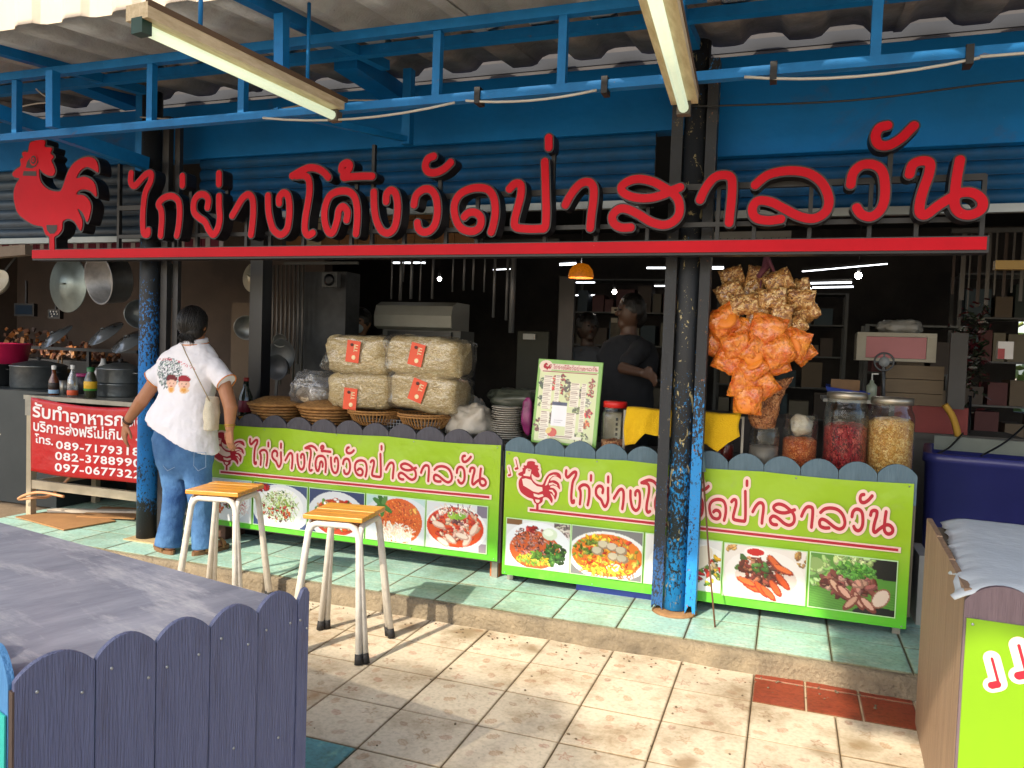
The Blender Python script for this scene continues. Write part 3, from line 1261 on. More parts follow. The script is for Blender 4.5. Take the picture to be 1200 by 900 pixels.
# white flex sagging under the lower rail
for x0_, x1_, sag in ((-2.3, -1.35, 0.035), (-1.3, -0.75, 0.02), (-0.2, 0.55, 0.03), (0.55, 1.2, 0.0)):
    pts = [(x0_ + (x1_ - x0_) * t, YT - 0.025, 2.437 + (x0_ + 2.3) * 0.004 - 0.022 - sag * 4 * t * (1 - t)) for t in np.linspace(0, 1, 9)]
    MB().tube(pts, 0.005, 6).build('cable', mat('grey flex', 'b8b4aa', 0.6), rf)
for x_ in (-1.25, -0.72, -0.42, -0.1, 0.52):
    MB().bb(x_ - .012, x_ + .012, YT - .03, YT + .03, 2.405, 2.47).build('clip', mat('black tape', '15161a', 0.6), rf)

# --- off to the sides and above the photographer: unseen canopies placed to shade the shop front
M_tarp = mat('translucent added canopy', 'd8d8d0', 0.8, amt=.2)
_tb = M_tarp.node_tree.nodes['Principled BSDF']
_tr = M_tarp.node_tree.nodes.new('ShaderNodeBsdfTranslucent')
_tr.inputs[0].default_value = (0.85, 0.87, 0.9, 1)
_tm = M_tarp.node_tree.nodes.new('ShaderNodeMixShader')
_tm.inputs[0].default_value = 0.25
M_tarp.node_tree.links.new(_tb.outputs[0], _tm.inputs[1])
M_tarp.node_tree.links.new(_tr.outputs[0], _tm.inputs[2])
M_tarp.node_tree.links.new(_tm.outputs[0], M_tarp.node_tree.nodes['Material Output'].inputs[0])


def outline_slab(name, pts, z, th, m, parent):
    n = len(pts)
    vs_ = [(p[0], p[1], z) for p in pts] + [(p[0], p[1], z + th) for p in pts]
    fs_ = [tuple(range(n)), tuple(range(2 * n - 1, n - 1, -1))] + [(i, (i + 1) % n, (i + 1) % n + n, i + n) for i in range(n)]
    return MB().add(vs_, fs_).build(name, m, parent)


def scallop_line(a, b, per, dep, side):
    a, b = Vector(a), Vector(b)
    d = b - a
    n = max(1, int(round(d.length / per)))
    s = Vector((d.y, -d.x)).normalized() * side
    out = []
    for i in range(n):
        for k in range(8):
            t = (i + k / 8) / n
            out.append(a + d * t + s * dep * math.sin(math.pi * k / 8))
    return [tuple(p) for p in out]


cz = 3.45
aw = empty('added_awning', (0, 0, 0), 0, 'unseen tarpaulin awning shaped to shade the shop front and walkway', 'awning')  # unseen canopy, its outline shaped to cast the scalloped shade edges
pts = [(-9, 1.75), (4, 1.75), (4, -1.05)] + scallop_line((4, -1.05), (-1.10, -1.05), 0.2, 0.05, 1)[0:] + \
      scallop_line((-1.10, -1.05), (-1.10, 0.14), 0.24, 0.06, -1) + scallop_line((-1.10, 0.14), (-9, 0.14), 0.24, 0.05, 1)
outline_slab('tarpaulin', pts, cz, 0.01, M_tarp, aw)
for x_ in (-8.9, 3.9):
    for y_ in (1.7, -0.0):
        MB().tube([(x_, y_, 0), (x_, y_, cz)], 0.03).build('post', M_bluesteel, aw)
M_sunfilter = mat('grey sun filter', '8a8c88', 0.9, amt=.2)
_tr = M_sunfilter.node_tree.nodes.new('ShaderNodeBsdfTransparent')
_tm = M_sunfilter.node_tree.nodes.new('ShaderNodeMixShader')
_tm.inputs[0].default_value = 0.55
M_sunfilter.node_tree.links.new(M_sunfilter.node_tree.nodes['Principled BSDF'].outputs[0], _tm.inputs[1])
M_sunfilter.node_tree.links.new(_tr.outputs[0], _tm.inputs[2])
M_sunfilter.node_tree.links.new(_tm.outputs[0], M_sunfilter.node_tree.nodes['Material Output'].inputs[0])
aw2 = empty('added_sun_filter', (0, 0, 0), 0, 'high grey sun filter added unseen behind the camera to dim the left paving', 'sun filter')  # unseen sheet added to thin the sun on the lower left paving
outline_slab('net', [(-11, -4.4), (-3.3, -4.3), (-2.9, -5.0), (-3.2, -5.6), (-3.0, -8.2), (-11, -8.2)], 6.0, 0.01, M_sunfilter, aw2)
for x_ in (-10.9, -3.3):
    for y_ in (-8.1, -4.5):
        MB().tube([(x_, y_, 0), (x_, y_, 6.0)], 0.04).build('post', M_bluesteel, aw2)

# --- posts carrying the shop front
M_post1 = mat_peel('black paint worn to blue', '1b2026', '1376c4', '5a5650', 0.75, 1.95, 80, 0.10)
M_post2a = mat_peel('black paint with few blue flecks', '1d2127', '1a4f86', '7a6a4c', 0.0, 0.75, 110)
M_post2b = mat_peel('sky blue paint with black scabs', '1d2127', '1585cc', '8a5a38', 0.6, 1.35, 85)
M_post2 = mat_peel('black paint peeling to sky blue', '1d2127', '1585cc', 'b6a67c', 0.05, 1.25, 85)
add_wear(M_post2, 'b8a878', 26, .60, .62, (1, 1, .5), 1.0, 2)
p1 = empty('post', (-3.872, 3.92, 0.1), 0, 'round left post, black paint worn to bright blue, beside the woman', 'post', 'posts of the shop front')
MB().tube([(0, 0, 0), (0, 0, 2.85)], 0.062, 24).build('pipe', M_post1, p1)
MB().bar((0.10, 0.03, 0), (0.10, 0.03, 2.7), 0.04, 0.05).build('guide_rail', mat('scuffed dark steel', '3a3a3c', 0.45, 0.4, bump=.2), p1)
MB().bar((0.16, 0.06, 0), (0.16, 0.06, 2.7), 0.03, 0.04).build('guide_rail', mat('scuffed dark steel', '3a3a3c'), p1)
MB().box((0.06, 0.0, 0.004), (0.30, 0.20, 0.008)).build('base_plate', mat('cement smear', 'b09a72', 0.9, bump=.5), p1)
p2 = empty('post', (-0.487, 3.97, 0.1), 0, 'right post of pipe and angle steel, black paint peeling to sky blue and cream', 'post', 'posts of the shop front')
MB().tube([(0, 0, 0.02), (0, 0, 2.85)], 0.058, 20).build('pipe', M_post2, p2)


def torn_strip(x0_, x1_, y_, z1, seed):
    r_ = random.Random(seed)
    n_ = 8
    pts_ = [(x1_, z1), (x0_, z1)] + [(x0_ + (x1_ - x0_) * i / n_, 0.015 + r_.uniform(0, 0.05) * math.sin(math.pi * i / n_)) for i in range(n_ + 1)]
    return MB().prism(pts_, y_, y_ + 0.006)


torn_strip(-0.112, -0.056, -0.052, 2.75, 1).build('angle_flange', M_post2a, p2)
MB().bb(-0.112, -0.106, -0.046, 0.03, 0.02, 2.75).build('angle_web', M_post2a, p2)
torn_strip(0.056, 0.107, -0.055, 2.75, 5).build('angle_flange', M_post2b, p2)
MB().bb(0.056, 0.062, -0.049, 0.03, 0.02, 2.75).build('angle_web', M_post2b, p2)
MB().bb(0.101, 0.107, -0.049, 0.03, 0.02, 2.75).build('angle_web', M_post2, p2)
MB().lathe([(0.0, 0.0), (0.115, 0.001), (0.10, 0.010), (0.075, 0.015), (0, 0.015)], (0, 0, 0), 18).build('cement_collar', mat('rusty cement', 'a07a50', 0.9, scale=14, col2='6e4a30', bump=.6), p2)
p3 = empty('post', (-3.35, 4.35, 0.1), 0, 'square black post behind the woman in the white shirt', 'post', 'posts of the shop front')
MB().bb(-0.05, 0.05, -0.05, 0.05, 0, 2.5).build('square_tube', mat('black gloss paint', '14171c', 0.4), p3)

pebr = random.Random(11)
pbm = MB()
for k in range(150):
    x_ = pebr.uniform(-2.6, 0.5)
    y_ = 3.55 - abs(pebr.gauss(0, .06)) if pebr.random() < .7 else pebr.uniform(2.2, 3.5)
    s_ = pebr.uniform(.002, .006)
    pbm.ball((x_, y_, s_ * .5), (s_ * pebr.uniform(.8, 1.6), s_, s_ * .7), 6, 4)
tag(pbm.build('grit', mat('grey brown grit', '6e604c', .9, scale=3)), 'loose grit and crumbs along the foot of the kerb', 'grit', kind='stuff')
for k, (p_, m_c) in enumerate((((( -3.9, 3.85, 2.78), (-3.2, 3.7, 2.68), (-2.4, 3.75, 2.74), (-1.6, 3.7, 2.66), (-0.5, 3.85, 2.76)), 'b4aca0'),
                         ((( -0.5, 3.9, 2.62), (0.2, 3.75, 2.55), (0.9, 3.8, 2.6), (1.8, 3.75, 2.56)), '2a2a2c'),
                         ((at(24, 125, Y=3.3), at(45, 121, Y=3.35), at(70, 119, Y=3.4), at(52, 112, Y=3.4), at(42, 104, Y=3.35)), 'c9c4ba'))):
    w_ = MB().tube([tuple(q_) for q_ in catmull(p_, 8)], .0045, 6).build('electric_wire', mat('wire ' + m_c, m_c, .6))
    tag(w_, ('thin grey wire sagging along the blue wall left of the right post', 'thin black wire sagging along the blue wall right of the right post', 'short loose white wire by the blue brace above the red rooster')[k], 'wire')

# ================================================================== THE SIGN
SY = 3.70                     # front face of the letters
SD = 0.085                    # their depth
# pen strokes of each letter: origin px, scale, points
SIGN = [
    ('ai', 140, 170, 5, [[(68, 165), (65, 215), (90, 238), (150, 175), (185, 168), (180, 215), (152, 275), (140, 350), (135, 450), (142, 518), (165, 522), (168, 500)]]),
    ('ko', 140, 170, 5, [[(240, 530), (247, 440), (243, 380), (228, 345), (262, 308), (310, 300), (345, 330), (352, 400), (345, 480), (335, 530)]]),
    ('mark', 140, 170, 5, [[(368, 182), (368, 235)]]),
    ('yo', 140, 170, 5, [[(515, 365), (520, 320), (500, 292), (465, 292), (436, 330), (436, 390), (465, 425), (500, 450), (525, 500), (550, 525), (575, 490), (587, 430), (583, 360), (583, 300)]]),
    ('mark', 140, 170, 5, [[(582, 167), (582, 228)]]),
    ('aa', 140, 170, 5, [[(660, 413), (685, 370), (720, 312), (755, 290), (780, 320), (783, 400), (777, 470), (770, 525)]]),
    ('ngo', 140, 170, 5, [[(870, 297), (872, 380), (885, 450), (905, 500), (945, 525), (980, 495), (993, 430), (995, 350), (985, 295), (960, 280), (936, 305), (935, 340)]]),
    ('o', 320, 170, 5, [[(112, 180), (165, 150), (215, 132), (265, 140), (300, 162), (322, 188)], [(135, 180), (180, 178), (208, 202), (213, 270), (202, 350), (188, 430), (186, 500), (205, 528), (232, 515)]]),
    ('kho', 320, 170, 5, [[(430, 438), (435, 390), (410, 360), (385, 382), (375, 440), (352, 508), (325, 510), (303, 450), (303, 370), (330, 300), (380, 272), (440, 272), (477, 305), (492, 370), (492, 450), (485, 520)]]),
    ('mark', 320, 170, 5, [[(400, 145), (405, 120), (430, 104), (450, 115), (443, 142), (415, 170), (415, 190), (450, 186), (520, 182), (580, 182)]]),
    ('ngo', 320, 170, 5, [[(590, 275), (592, 360), (605, 440), (635, 500), (675, 515), (710, 485), (726, 420), (729, 340), (716, 282), (690, 264), (665, 287), (662, 330)]]),
    ('wo', 320, 170, 5, [[(825, 350), (838, 295), (880, 260), (925, 263), (955, 310), (963, 390), (950, 460), (920, 500), (880, 510), (852, 490), (845, 455)]]),
    ('mark', 320, 170, 5, [[(940, 65), (908, 80), (892, 120), (907, 155), (950, 161), (1000, 140), (1040, 102)]]),
    ('do', 520, 150, 5, [[(120, 520), (147, 496), (190, 497), (218, 530), (210, 580), (170, 605), (110, 592), (75, 545), (60, 470), (77, 410), (120, 370), (190, 350), (258, 360), (293, 410), (302, 490), (292, 560), (278, 610)]]),
    ('po', 520, 150, 5, [[(385, 357), (415, 327), (450, 332), (452, 390), (432, 470), (415, 540), (422, 580), (480, 590), (560, 590), (593, 580), (600, 500), (598, 400), (595, 290), (592, 197)]]),
    ('mark', 520, 150, 5, [[(615, 57), (615, 113)]]),
    ('aa', 520, 150, 5, [[(712, 450), (750, 382), (800, 327), (850, 317), (877, 350), (877, 420), (866, 500), (858, 585)]]),
    ('so', 700, 150, 5, [[(195, 582), (140, 583), (98, 560), (88, 515), (125, 475), (175, 475), (240, 505), (310, 548), (385, 568), (445, 548), (480, 500), (477, 430), (445, 385), (385, 345), (320, 312), (240, 298), (175, 315), (140, 350), (165, 388), (240, 410), (320, 408), (390, 388), (440, 364), (485, 347)]]),
    ('aa', 700, 150, 5, [[(602, 420), (635, 350), (685, 290), (740, 275), (783, 290), (790, 350), (785, 430), (777, 500), (772, 555)]]),
    ('lo', 800, 0, 3, [[(255, 650), (300, 615), (370, 600), (440, 608), (490, 643), (514, 700), (502, 745), (460, 768), (410, 760), (360, 735), (310, 710), (265, 706), (245, 733), (256, 765), (300, 775), (345, 770)]]),
    ('wo', 940, 130, 5, [[(285, 430), (300, 362), (350, 317), (420, 315), (470, 355), (486, 440), (480, 530), (450, 590), (400, 620), (347, 605), (320, 567)]]),
    ('mark', 940, 130, 5, [[(500, 85), (452, 100), (430, 150), (452, 197), (510, 200), (580, 160), (627, 115), (655, 87)]]),
    ('no', 940, 130, 5, [[(630, 370), (648, 315), (700, 292), (748, 305), (743, 370), (714, 450), (692, 530), (690, 595), (725, 608), (790, 560), (860, 515), (930, 480), (1000, 480), (1053, 520), (1050, 575), (990, 608), (930, 600), (895, 555), (897, 470), (908, 380), (925, 287)]]),
]


def sign_pt(px, py):
    p = at(px, py, Y=SY)
    return (p.x, p.z)


letters = []
for nm, ox, oy, s, strokes in SIGN:
    letters.append([[tuple(q) for q in catmull([sign_pt(ox + x / s, oy + y / s) for x, y in st], 5)] for st in strokes])
RL = 0.0190
M_red = mat('glossy red acrylic', 'cc0420', 0.45, scale=3, col2='b0041c', amt=0.6, spec=0.15)
add_wear(M_red, 'e2a8a0', 34, .72, .735, (.6, 1, 1), .7)
M_shell = mat('black sheet metal', '15151a', 0.45, scale=7, col2='241c22', amt=0.7)
M_frame = mat('black painted angle iron', '16181d', 0.5, scale=12, col2='2a2724', amt=0.6)
sign = empty('shop_sign', (-1.7, SY, 1.9), 0, 'long red Thai lettered shop sign on a black frame above the counters', 'sign')


def off(o):
    o.location = (-sign.location.x + o.location.x, -sign.location.y + o.location.y, -sign.location.z + o.location.z)
    return o


face_me, letter_loops = [], []
for L_ in letters:
    lp = sdf_loops(L_, RL, 0.0045)
    letter_loops.append(lp)
    sh = fill_mesh(sdf_loops(L_, RL + 0.0075, 0.006), SD, 'letter')
    o = off(link_mesh('letter', sh, M_shell, sign, (0, SY + 0.004, 0)))
    f = link_mesh('letter_face', fill_mesh(lp, 0.005, 'letter_face'), M_red, o, (0, -0.0045, 0))
# rooster
RO = [(58, 215), (75, 195), (98, 178), (96, 146), (110, 140), (104, 118), (118, 112), (132, 112), (140, 72), (158, 62), (178, 56), (210, 60), (210, 88), (243, 94), (236, 118), (252, 134), (240, 150), (248, 170), (258, 200), (248, 222), (225, 222), (203, 210), (183, 192), (185, 235), (200, 265), (230, 290), (268, 298), (288, 290), (305, 245), (320, 205), (347, 165), (390, 140), (430, 138), (455, 160), (460, 207), (438, 195), (410, 182), (385, 192), (366, 215), (358, 237), (392, 228), (425, 240), (446, 268), (452, 322), (425, 297), (395, 287), (368, 293), (358, 312), (388, 314), (412, 332), (426, 362), (422, 400), (408, 442), (396, 412), (380, 388), (362, 378), (376, 410), (386, 440), (378, 482), (352, 442), (330, 427), (310, 427), (293, 440), (290, 475), (272, 500), (254, 514), (254, 572), (232, 572), (232, 514), (215, 500), (206, 480), (198, 462), (160, 454), (118, 430), (85, 400), (68, 350), (65, 300), (76, 262), (92, 236), (70, 232)]


def zp(x, y):
    return sign_pt(x / 4.0, 150 + y / 4.0)


def poly_sdf(poly, grow, res):
    P_ = np.array(poly)
    lo = P_.min(0) - grow - 3 * res
    hi = P_.max(0) + grow + 3 * res
    nx, ny = (np.ceil((hi - lo) / res).astype(int) + 1)
    gx, gy = np.meshgrid(lo[0] + res * np.arange(nx), lo[1] + res * np.arange(ny), indexing='ij')
    D = np.full(gx.shape, 1e9)
    ins = np.zeros(gx.shape, bool)
    n_ = len(P_)
    for i in range(n_):
        x0, y0 = P_[i]
        x1, y1 = P_[(i + 1) % n_]
        dx, dy = x1 - x0, y1 - y0
        t = np.clip(((gx - x0) * dx + (gy - y0) * dy) / (dx * dx + dy * dy + 1e-12), 0, 1)
        D = np.minimum(D, np.hypot(gx - x0 - t * dx, gy - y0 - t * dy))
        c = ((y0 > gy) != (y1 > gy))
        with np.errstate(divide='ignore', invalid='ignore'):
            xi = x0 + (gy - y0) * dx / (dy if dy != 0 else 1e-12)
        ins ^= c & (gx < xi)
    return march(np.where(ins, -D, D) - grow, lo, res)


roost = [tuple(p) for p in catmull([zp(*p) for p in RO], 3, True)]
ro_red = poly_sdf(roost, 0.0, 0.005)
ro_shell = poly_sdf(roost, 0.012, 0.006)
o = off(link_mesh('rooster', fill_mesh(ro_shell, SD, 'rooster'), M_shell, sign, (0, SY + 0.004, 0)))
link_mesh('rooster_face', fill_mesh(ro_red, 0.005, 'rooster_face'), M_red, o, (0, -0.0045, 0))
M_ink = mat('black paint mark', '2a1418', 0.5)


def flat_poly(pts, name='mark'):
    return fill_mesh([[zp(*p) for p in pts]], 0.0, name)


for pts in ([(218, 455), (270, 455), (268, 478), (256, 495), (235, 496), (222, 480)], [(112, 202), (172, 203), (172, 226), (108, 224)],
            [(122, 186), (128, 160), (142, 140), (178, 138), (182, 160), (170, 180), (150, 190)]):
    link_mesh('mark', flat_poly(pts), M_ink, o, (0, -0.0065, 0))
ex, ez = zp(160, 150)
for rr, m_, dy in ((0.034, M_red, -.008), (0.024, M_ink, -.0095), (0.014, M_red, -.011), (0.006, M_ink, -.0125)):
    link_mesh('eye_ring', fill_mesh([[(ex + rr * math.cos(a), ez + 1.1 * rr * math.sin(a)) for a in np.linspace(0, 6.283, 20, endpoint=False)]], 0, 'eye_ring'), m_, o, (0, dy, 0))
# red base strip and black carrier
xa, xb = at(38, 298, Y=SY).x, at(1156, 288, Y=SY).x
z0s, z1s = at(600, 305, Y=SY).z, at(600, 291, Y=SY).z
z0s, z1s = 1.885, 1.938
for q in (xa,):
    pass
off(MB().bb(xa, xb, SY - 0.004, SY + 0.004, z0s, z1s).build('base_strip', M_red, sign))
off(MB().bb(xa - 0.006, xb + 0.01, SY + 0.0045, SY + SD, z0s - 0.012, z1s + 0.006).build('base_box', M_shell, sign))
zt = 2.215
fy = SY + SD + 0.012
zb = 2.005
zt_r = at(1000, 213, Y=fy).z
zb_r = at(900, 262, Y=fy).z
off(MB().bar((-4.0, fy, zt_r), (xb, fy, zt_r), 0.022, 0.028).build('frame_bar', M_frame, sign))
off(MB().bar((-4.0, fy, zb_r), (xb, fy, zb_r), 0.022, 0.022).build('frame_bar', M_frame, sign))
for px in (140, 205, 232, 290, 318, 357, 413, 437, 475, 524, 560, 640, 700, 760, 842, 885, 950, 1020, 1075, 1152):
    x = at(px, 240, Y=fy).x
    ztop = zt_r + 0.01
    if px == 437:
        ztop = 2.5
    if px == 140:
        ztop = 2.48
    off(MB().bar((x, fy + 0.002, z1s), (x, fy + 0.002, ztop), 0.024, 0.018).build('frame_upright', M_frame, sign))
# stems carrying the raised tone marks
for i, L_ in enumerate(letters):
    if SIGN[i][0] == 'mark':
        P_ = np.array(L_[0])
        off(MB().bar((P_[:, 0].mean() + 0.01, fy - 0.03, P_[:, 1].min()), (P_[:, 0].mean() + 0.01, fy - 0.03, zt_r), 0.02, 0.02).build('mark_stem', M_frame, sign))

# ---- the same lettering as flat print
allL = [st for L_ in letters for st in L_]
txt_red = fill_mesh(sum([sdf_loops(L_, RL * 1.02, 0.006) for L_ in letters], []), 0, 'lettering')
txt_halo = fill_mesh(sdf_loops(allL, RL + 0.034, 0.012), 0, 'lettering_halo')
_A = np.vstack([np.array(s) for s in allL])
TX0, TX1 = _A[:, 0].min() - RL, _A[:, 0].max() + RL
_Z = np.vstack([np.array(s) for L_, S_ in zip(letters, SIGN) if S_[0] in ('ko', 'ngo', 'wo') for s in L_])
TZ0, TZ1 = _Z[:, 1].min() - RL, max(np.array(L_[0])[:, 1].max() for L_, S_ in zip(letters, SIGN) if S_[0] == 'po') + RL
RX0, RZ0, RX1, RZ1 = min(p[0] for p in roost), min(p[1] for p in roost), max(p[0] for p in roost), max(p[1] for p in roost)
ro_flat = fill_mesh(poly_sdf(roost, 0.0, 0.006), 0, 'rooster_print')
ro_halo = fill_mesh(poly_sdf(roost, 0.035, 0.012), 0, 'rooster_halo')
M_pred = mat('dark red banner ink', 'b3122a', 0.5, amt=0.2)
M_halo = mat('pale pink banner ink', 'f3cfc4', 0.5, amt=0.1)
M_white = mat('white banner ink', 'ece6da', 0.5, amt=0.1)


def place_print(me_list, src, dst, parent, y):
    """Prints flat shapes: src/dst are (x0, z0, x1, z1) boxes."""
    sx = (dst[2] - dst[0]) / (src[2] - src[0])
    sz = (dst[3] - dst[1]) / (src[3] - src[1])
    for k, (nm, me, m_) in enumerate(me_list):
        o_ = bpy.data.objects.new(nm, me)
        COL.objects.link(o_)
        if not me.materials:
            me.materials.append(m_)
        o_.parent = parent
        o_.scale = (sx, 1, sz)
        o_.location = (dst[0] - src[0] * sx, y - 0.0012 * (k + 1), dst[1] - src[1] * sz)

# ================================================================== COUNTERS AND BANNERS
CY = 4.05                     # front face of both counters
RED, DGR, GRN, LGR, ORG, YEL, WHT, BRN, PNK = (196, 30, 28), (46, 78, 24), (92, 140, 40), (168, 196, 84), (222, 96, 30), (240, 196, 40), (236, 232, 226), (110, 62, 40), (206, 140, 122)
FW, FH = 96, 72


def food(kind, seed):
    P = Paint(FW, FH, (176, 186, 196), seed)
    W, H = FW, FH
    if kind == 'shred':         # shredded green papaya with chilli and peanuts on white plate
        P.c[:] = (60, 78, 120)
        P.ell(50, 40, 52, 40, (214, 218, 224)); P.ell(48, 38, 42, 33, (232, 234, 236))
        P.chunks(47, 36, 30, 24, 60, 5, [(96, 60, 56), DGR, (150, 60, 60)])
        P.strands(47, 36, 31, 25, 260, 9, 0.7, [(222, 232, 206), (196, 214, 164), (238, 238, 226), (150, 178, 100)])
        P.chunks(52, 34, 14, 11, 26, 4, [LGR, (150, 176, 96), (196, 210, 150)])
        P.chunks(44, 48, 26, 14, 26, 2.6, [RED, (214, 60, 70), (230, 110, 60)])
        P.chunks(18, 8, 12, 5, 14, 5, [RED, (150, 24, 30)])
    elif kind == 'mince':       # spicy minced salad
        P.c[:] = (196, 200, 206)
        P.ell(46, 38, 46, 34, (226, 228, 230))
        P.chunks(36, 34, 24, 19, 120, 3.2, [(150, 96, 86), (186, 130, 112), (120, 70, 62), RED, GRN])
        P.strands(70, 44, 16, 16, 110, 8, 0.8, [(226, 226, 220), (206, 196, 190), (190, 120, 120)])
        P.chunks(28, 52, 12, 8, 18, 4, [ORG, (230, 120, 60)])
    elif kind == 'curry_red':   # red plate behind the stool
        P.c[:] = (52, 66, 106)
        P.ell(48, 42, 50, 40, (212, 216, 222))
        P.ell(48, 44, 40, 30, (176, 62, 34))
        P.chunks(48, 40, 38, 27, 130, 4.2, [RED, ORG, (230, 190, 140), GRN, DGR, (190, 90, 60), WHT])
    elif kind == 'noodle':      # orange curry over white noodles
        P.c[:] = (176, 206, 204)
        P.ell(52, 44, 60, 46, (206, 214, 220))
        P.ell(54, 38, 38, 36, (206, 92, 34))
        P.chunks(54, 36, 36, 30, 330, 1.6, [(226, 120, 50), (190, 76, 30), (240, 150, 70), (170, 60, 30)], k=14)
        P.strands(50, 58, 26, 11, 210, 10, 0.8, [(244, 236, 222), (230, 220, 208), (236, 200, 170)])
        for a in (-2.6, -1.9, -1.2, 2.6, 1.6, .6):
            P.ell(27 + 9 * math.cos(a), 15 + 9 * math.sin(a), 10, 4, P.jit((58, 110, 44)), a)
        P.chunks(76, 20, 6, 6, 6, 4, [(240, 170, 80)])
    elif kind == 'soup':        # tom yam with chicken and a sprig
        P.c[:] = (206, 210, 214)
        P.rect(80, 0, 96, 18, (120, 112, 130)); P.rect(84, 58, 96, 72, (140, 128, 140))
        P.ell(47, 38, 49, 35, (228, 230, 230)); P.ell(46, 37, 45, 31, (206, 62, 28))
        P.ell(46, 42, 40, 24, (216, 80, 30))
        P.chunks(48, 34, 40, 26, 150, 4.5, [(226, 90, 50), RED, (236, 196, 170), (222, 176, 150), (190, 50, 30), (240, 214, 196)])
        for x, y, a in ((20, 36, .3), (40, 56, .6), (66, 56, -1), (76, 38, -1.1), (58, 50, .2), (28, 62, .5)):
            P.ell(x, y, 11, 5, (206, 160, 140), a); P.ell(x - .6, y - 1, 9.5, 3.6, P.jit((238, 216, 200), 8), a)
        P.ell(43, 20, 9, 6, (150, 190, 60), .4); P.ell(55, 19, 9, 5.5, (120, 170, 50), -.4)
        P.chunks(51, 28, 8, 5, 12, 3.6, [(92, 50, 58), (120, 70, 76)])
        P.strands(50, 10, 34, 6, 60, 5, 0.7, [(236, 230, 220), (206, 190, 180), (120, 80, 80)])
    elif kind == 'larb':        # dark minced larb, egg, herbs, noodles
        P.c[:] = (214, 216, 220)
        P.rect(0, 0, 24, 9, (120, 84, 52)); P.rect(72, 0, 96, 20, (116, 106, 104)); P.strands(84, 10, 10, 8, 20, 10, 1, [(200, 190, 180), (90, 80, 80)])
        P.ell(48, 40, 50, 38, (226, 230, 236))
        P.ell(44, 44, 38, 29, (196, 88, 40))
        P.chunks(42, 34, 32, 25, 330, 2.0, [(132, 70, 62), (176, 116, 108), (96, 46, 44), (204, 150, 140)])
        P.chunks(74, 48, 15, 17, 90, 4, [(56, 102, 40), (84, 136, 56), (36, 72, 30)])
        P.chunks(44, 60, 26, 8, 90, 3, [YEL, (214, 200, 60), LGR, (120, 160, 50)])
        P.ell(66, 18, 11, 9, (206, 220, 196)); P.ell(64, 16, 7, 5, (226, 234, 220))
        P.chunks(38, 14, 10, 4, 14, 4, [RED, (150, 20, 24)])
        P.chunks(46, 52, 8, 5, 10, 5, [(90, 140, 50), (120, 170, 70)])
    elif kind == 'basil':       # yellow noodle soup with meatballs
        P.c[:] = (120, 120, 122)
        P.ell(50, 40, 55, 36, (226, 228, 228)); P.ell(49, 39, 48, 31, (222, 120, 36))
        P.chunks(49, 39, 46, 29, 190, 4.0, [YEL, (228, 170, 40), ORG, (150, 160, 50), (206, 60, 30), (236, 210, 90)])
        P.chunks(24, 30, 20, 12, 40, 3.5, [(120, 140, 50), (70, 100, 30)])
        for x, y in ((36, 34), (58, 40), (70, 42), (44, 24), (56, 26), (68, 30)):
            P.ell(x, y, 8, 6.5, (150, 128, 104)); P.ell(x - 1, y - 1.2, 6.4, 5, P.jit((196, 184, 160), 8))
        P.ell(60, 56, 11, 6, (216, 220, 210)); P.ell(59, 55, 8, 4, (240, 240, 232))
        P.strands(50, 60, 36, 8, 80, 9, 0.8, [(246, 214, 60), (230, 90, 30)])
    elif kind == 'egg':
        P.c[:] = (222, 222, 220)
        P.ell(60, 42, 56, 36, (236, 236, 232)); P.chunks(56, 40, 44, 28, 160, 4.5, [GRN, DGR, YEL, RED, (200, 170, 120), (160, 180, 80)])
        P.ell(38, 60, 20, 7, (220, 50, 40))
        P.ell(70, 26, 12, 20, (226, 216, 196), .6)
    elif kind == 'ribs':        # fried ribs with red sauce cup
        P.c[:] = (226, 218, 212)
        P.chunks(90, 10, 10, 10, 14, 4, [(196, 150, 80), (170, 120, 60)]); P.chunks(6, 4, 8, 5, 8, 4, [(206, 160, 90)])
        P.ell(48, 38, 46, 34, (234, 228, 224)); P.ell(50, 42, 36, 24, (214, 196, 188))
        P.ell(24, 20, 9, 4, (52, 92, 36), 1.1); P.ell(20, 30, 8, 4, (70, 110, 44), -.5)
        P.chunks(46, 34, 27, 20, 110, 5, [(120, 44, 34), (156, 60, 44), (92, 34, 26), (196, 120, 84)], ar=.45)
        for x, y, a in ((34, 56, .5), (46, 58, .9), (62, 54, 1.0), (70, 44, .9), (28, 50, .4), (54, 62, .8), (60, 20, .9), (70, 28, .4)):
            P.ell(x, y, 13, 4.6, (150, 44, 22), a); P.ell(x - .6, y - 1, 11, 3.2, P.jit((216, 92, 40), 18), a)
        P.chunks(46, 30, 12, 10, 12, 4, [(60, 110, 44), (86, 136, 52)])
        P.ell(37, 8, 13, 7, (240, 236, 232)); P.ell(37, 8, 10, 5, (196, 16, 24))
    elif kind == 'pork':        # grilled pork on banana leaf with coriander
        P.c[:] = (84, 142, 56)
        for i in range(14):
            P.line([(0, 30 + 3.3 * i), (96, 44 + 3.3 * i)], .5, (70, 124, 46))
        P.ell(90, 6, 40, 20, (32, 36, 34)); P.ell(80, 70, 30, 8, (30, 32, 30))
        P.chunks(10, 22, 13, 22, 40, 6, [(168, 206, 120), (130, 180, 84), (196, 222, 150)]); P.ell(6, 14, 9, 8, (140, 170, 100))
        P.chunks(48, 6, 26, 7, 30, 5, [(206, 226, 160), (170, 206, 120)])
        P.chunks(44, 38, 30, 16, 100, 6, [(130, 66, 60), (166, 104, 92), (104, 48, 46), (200, 150, 134)], ar=.5)
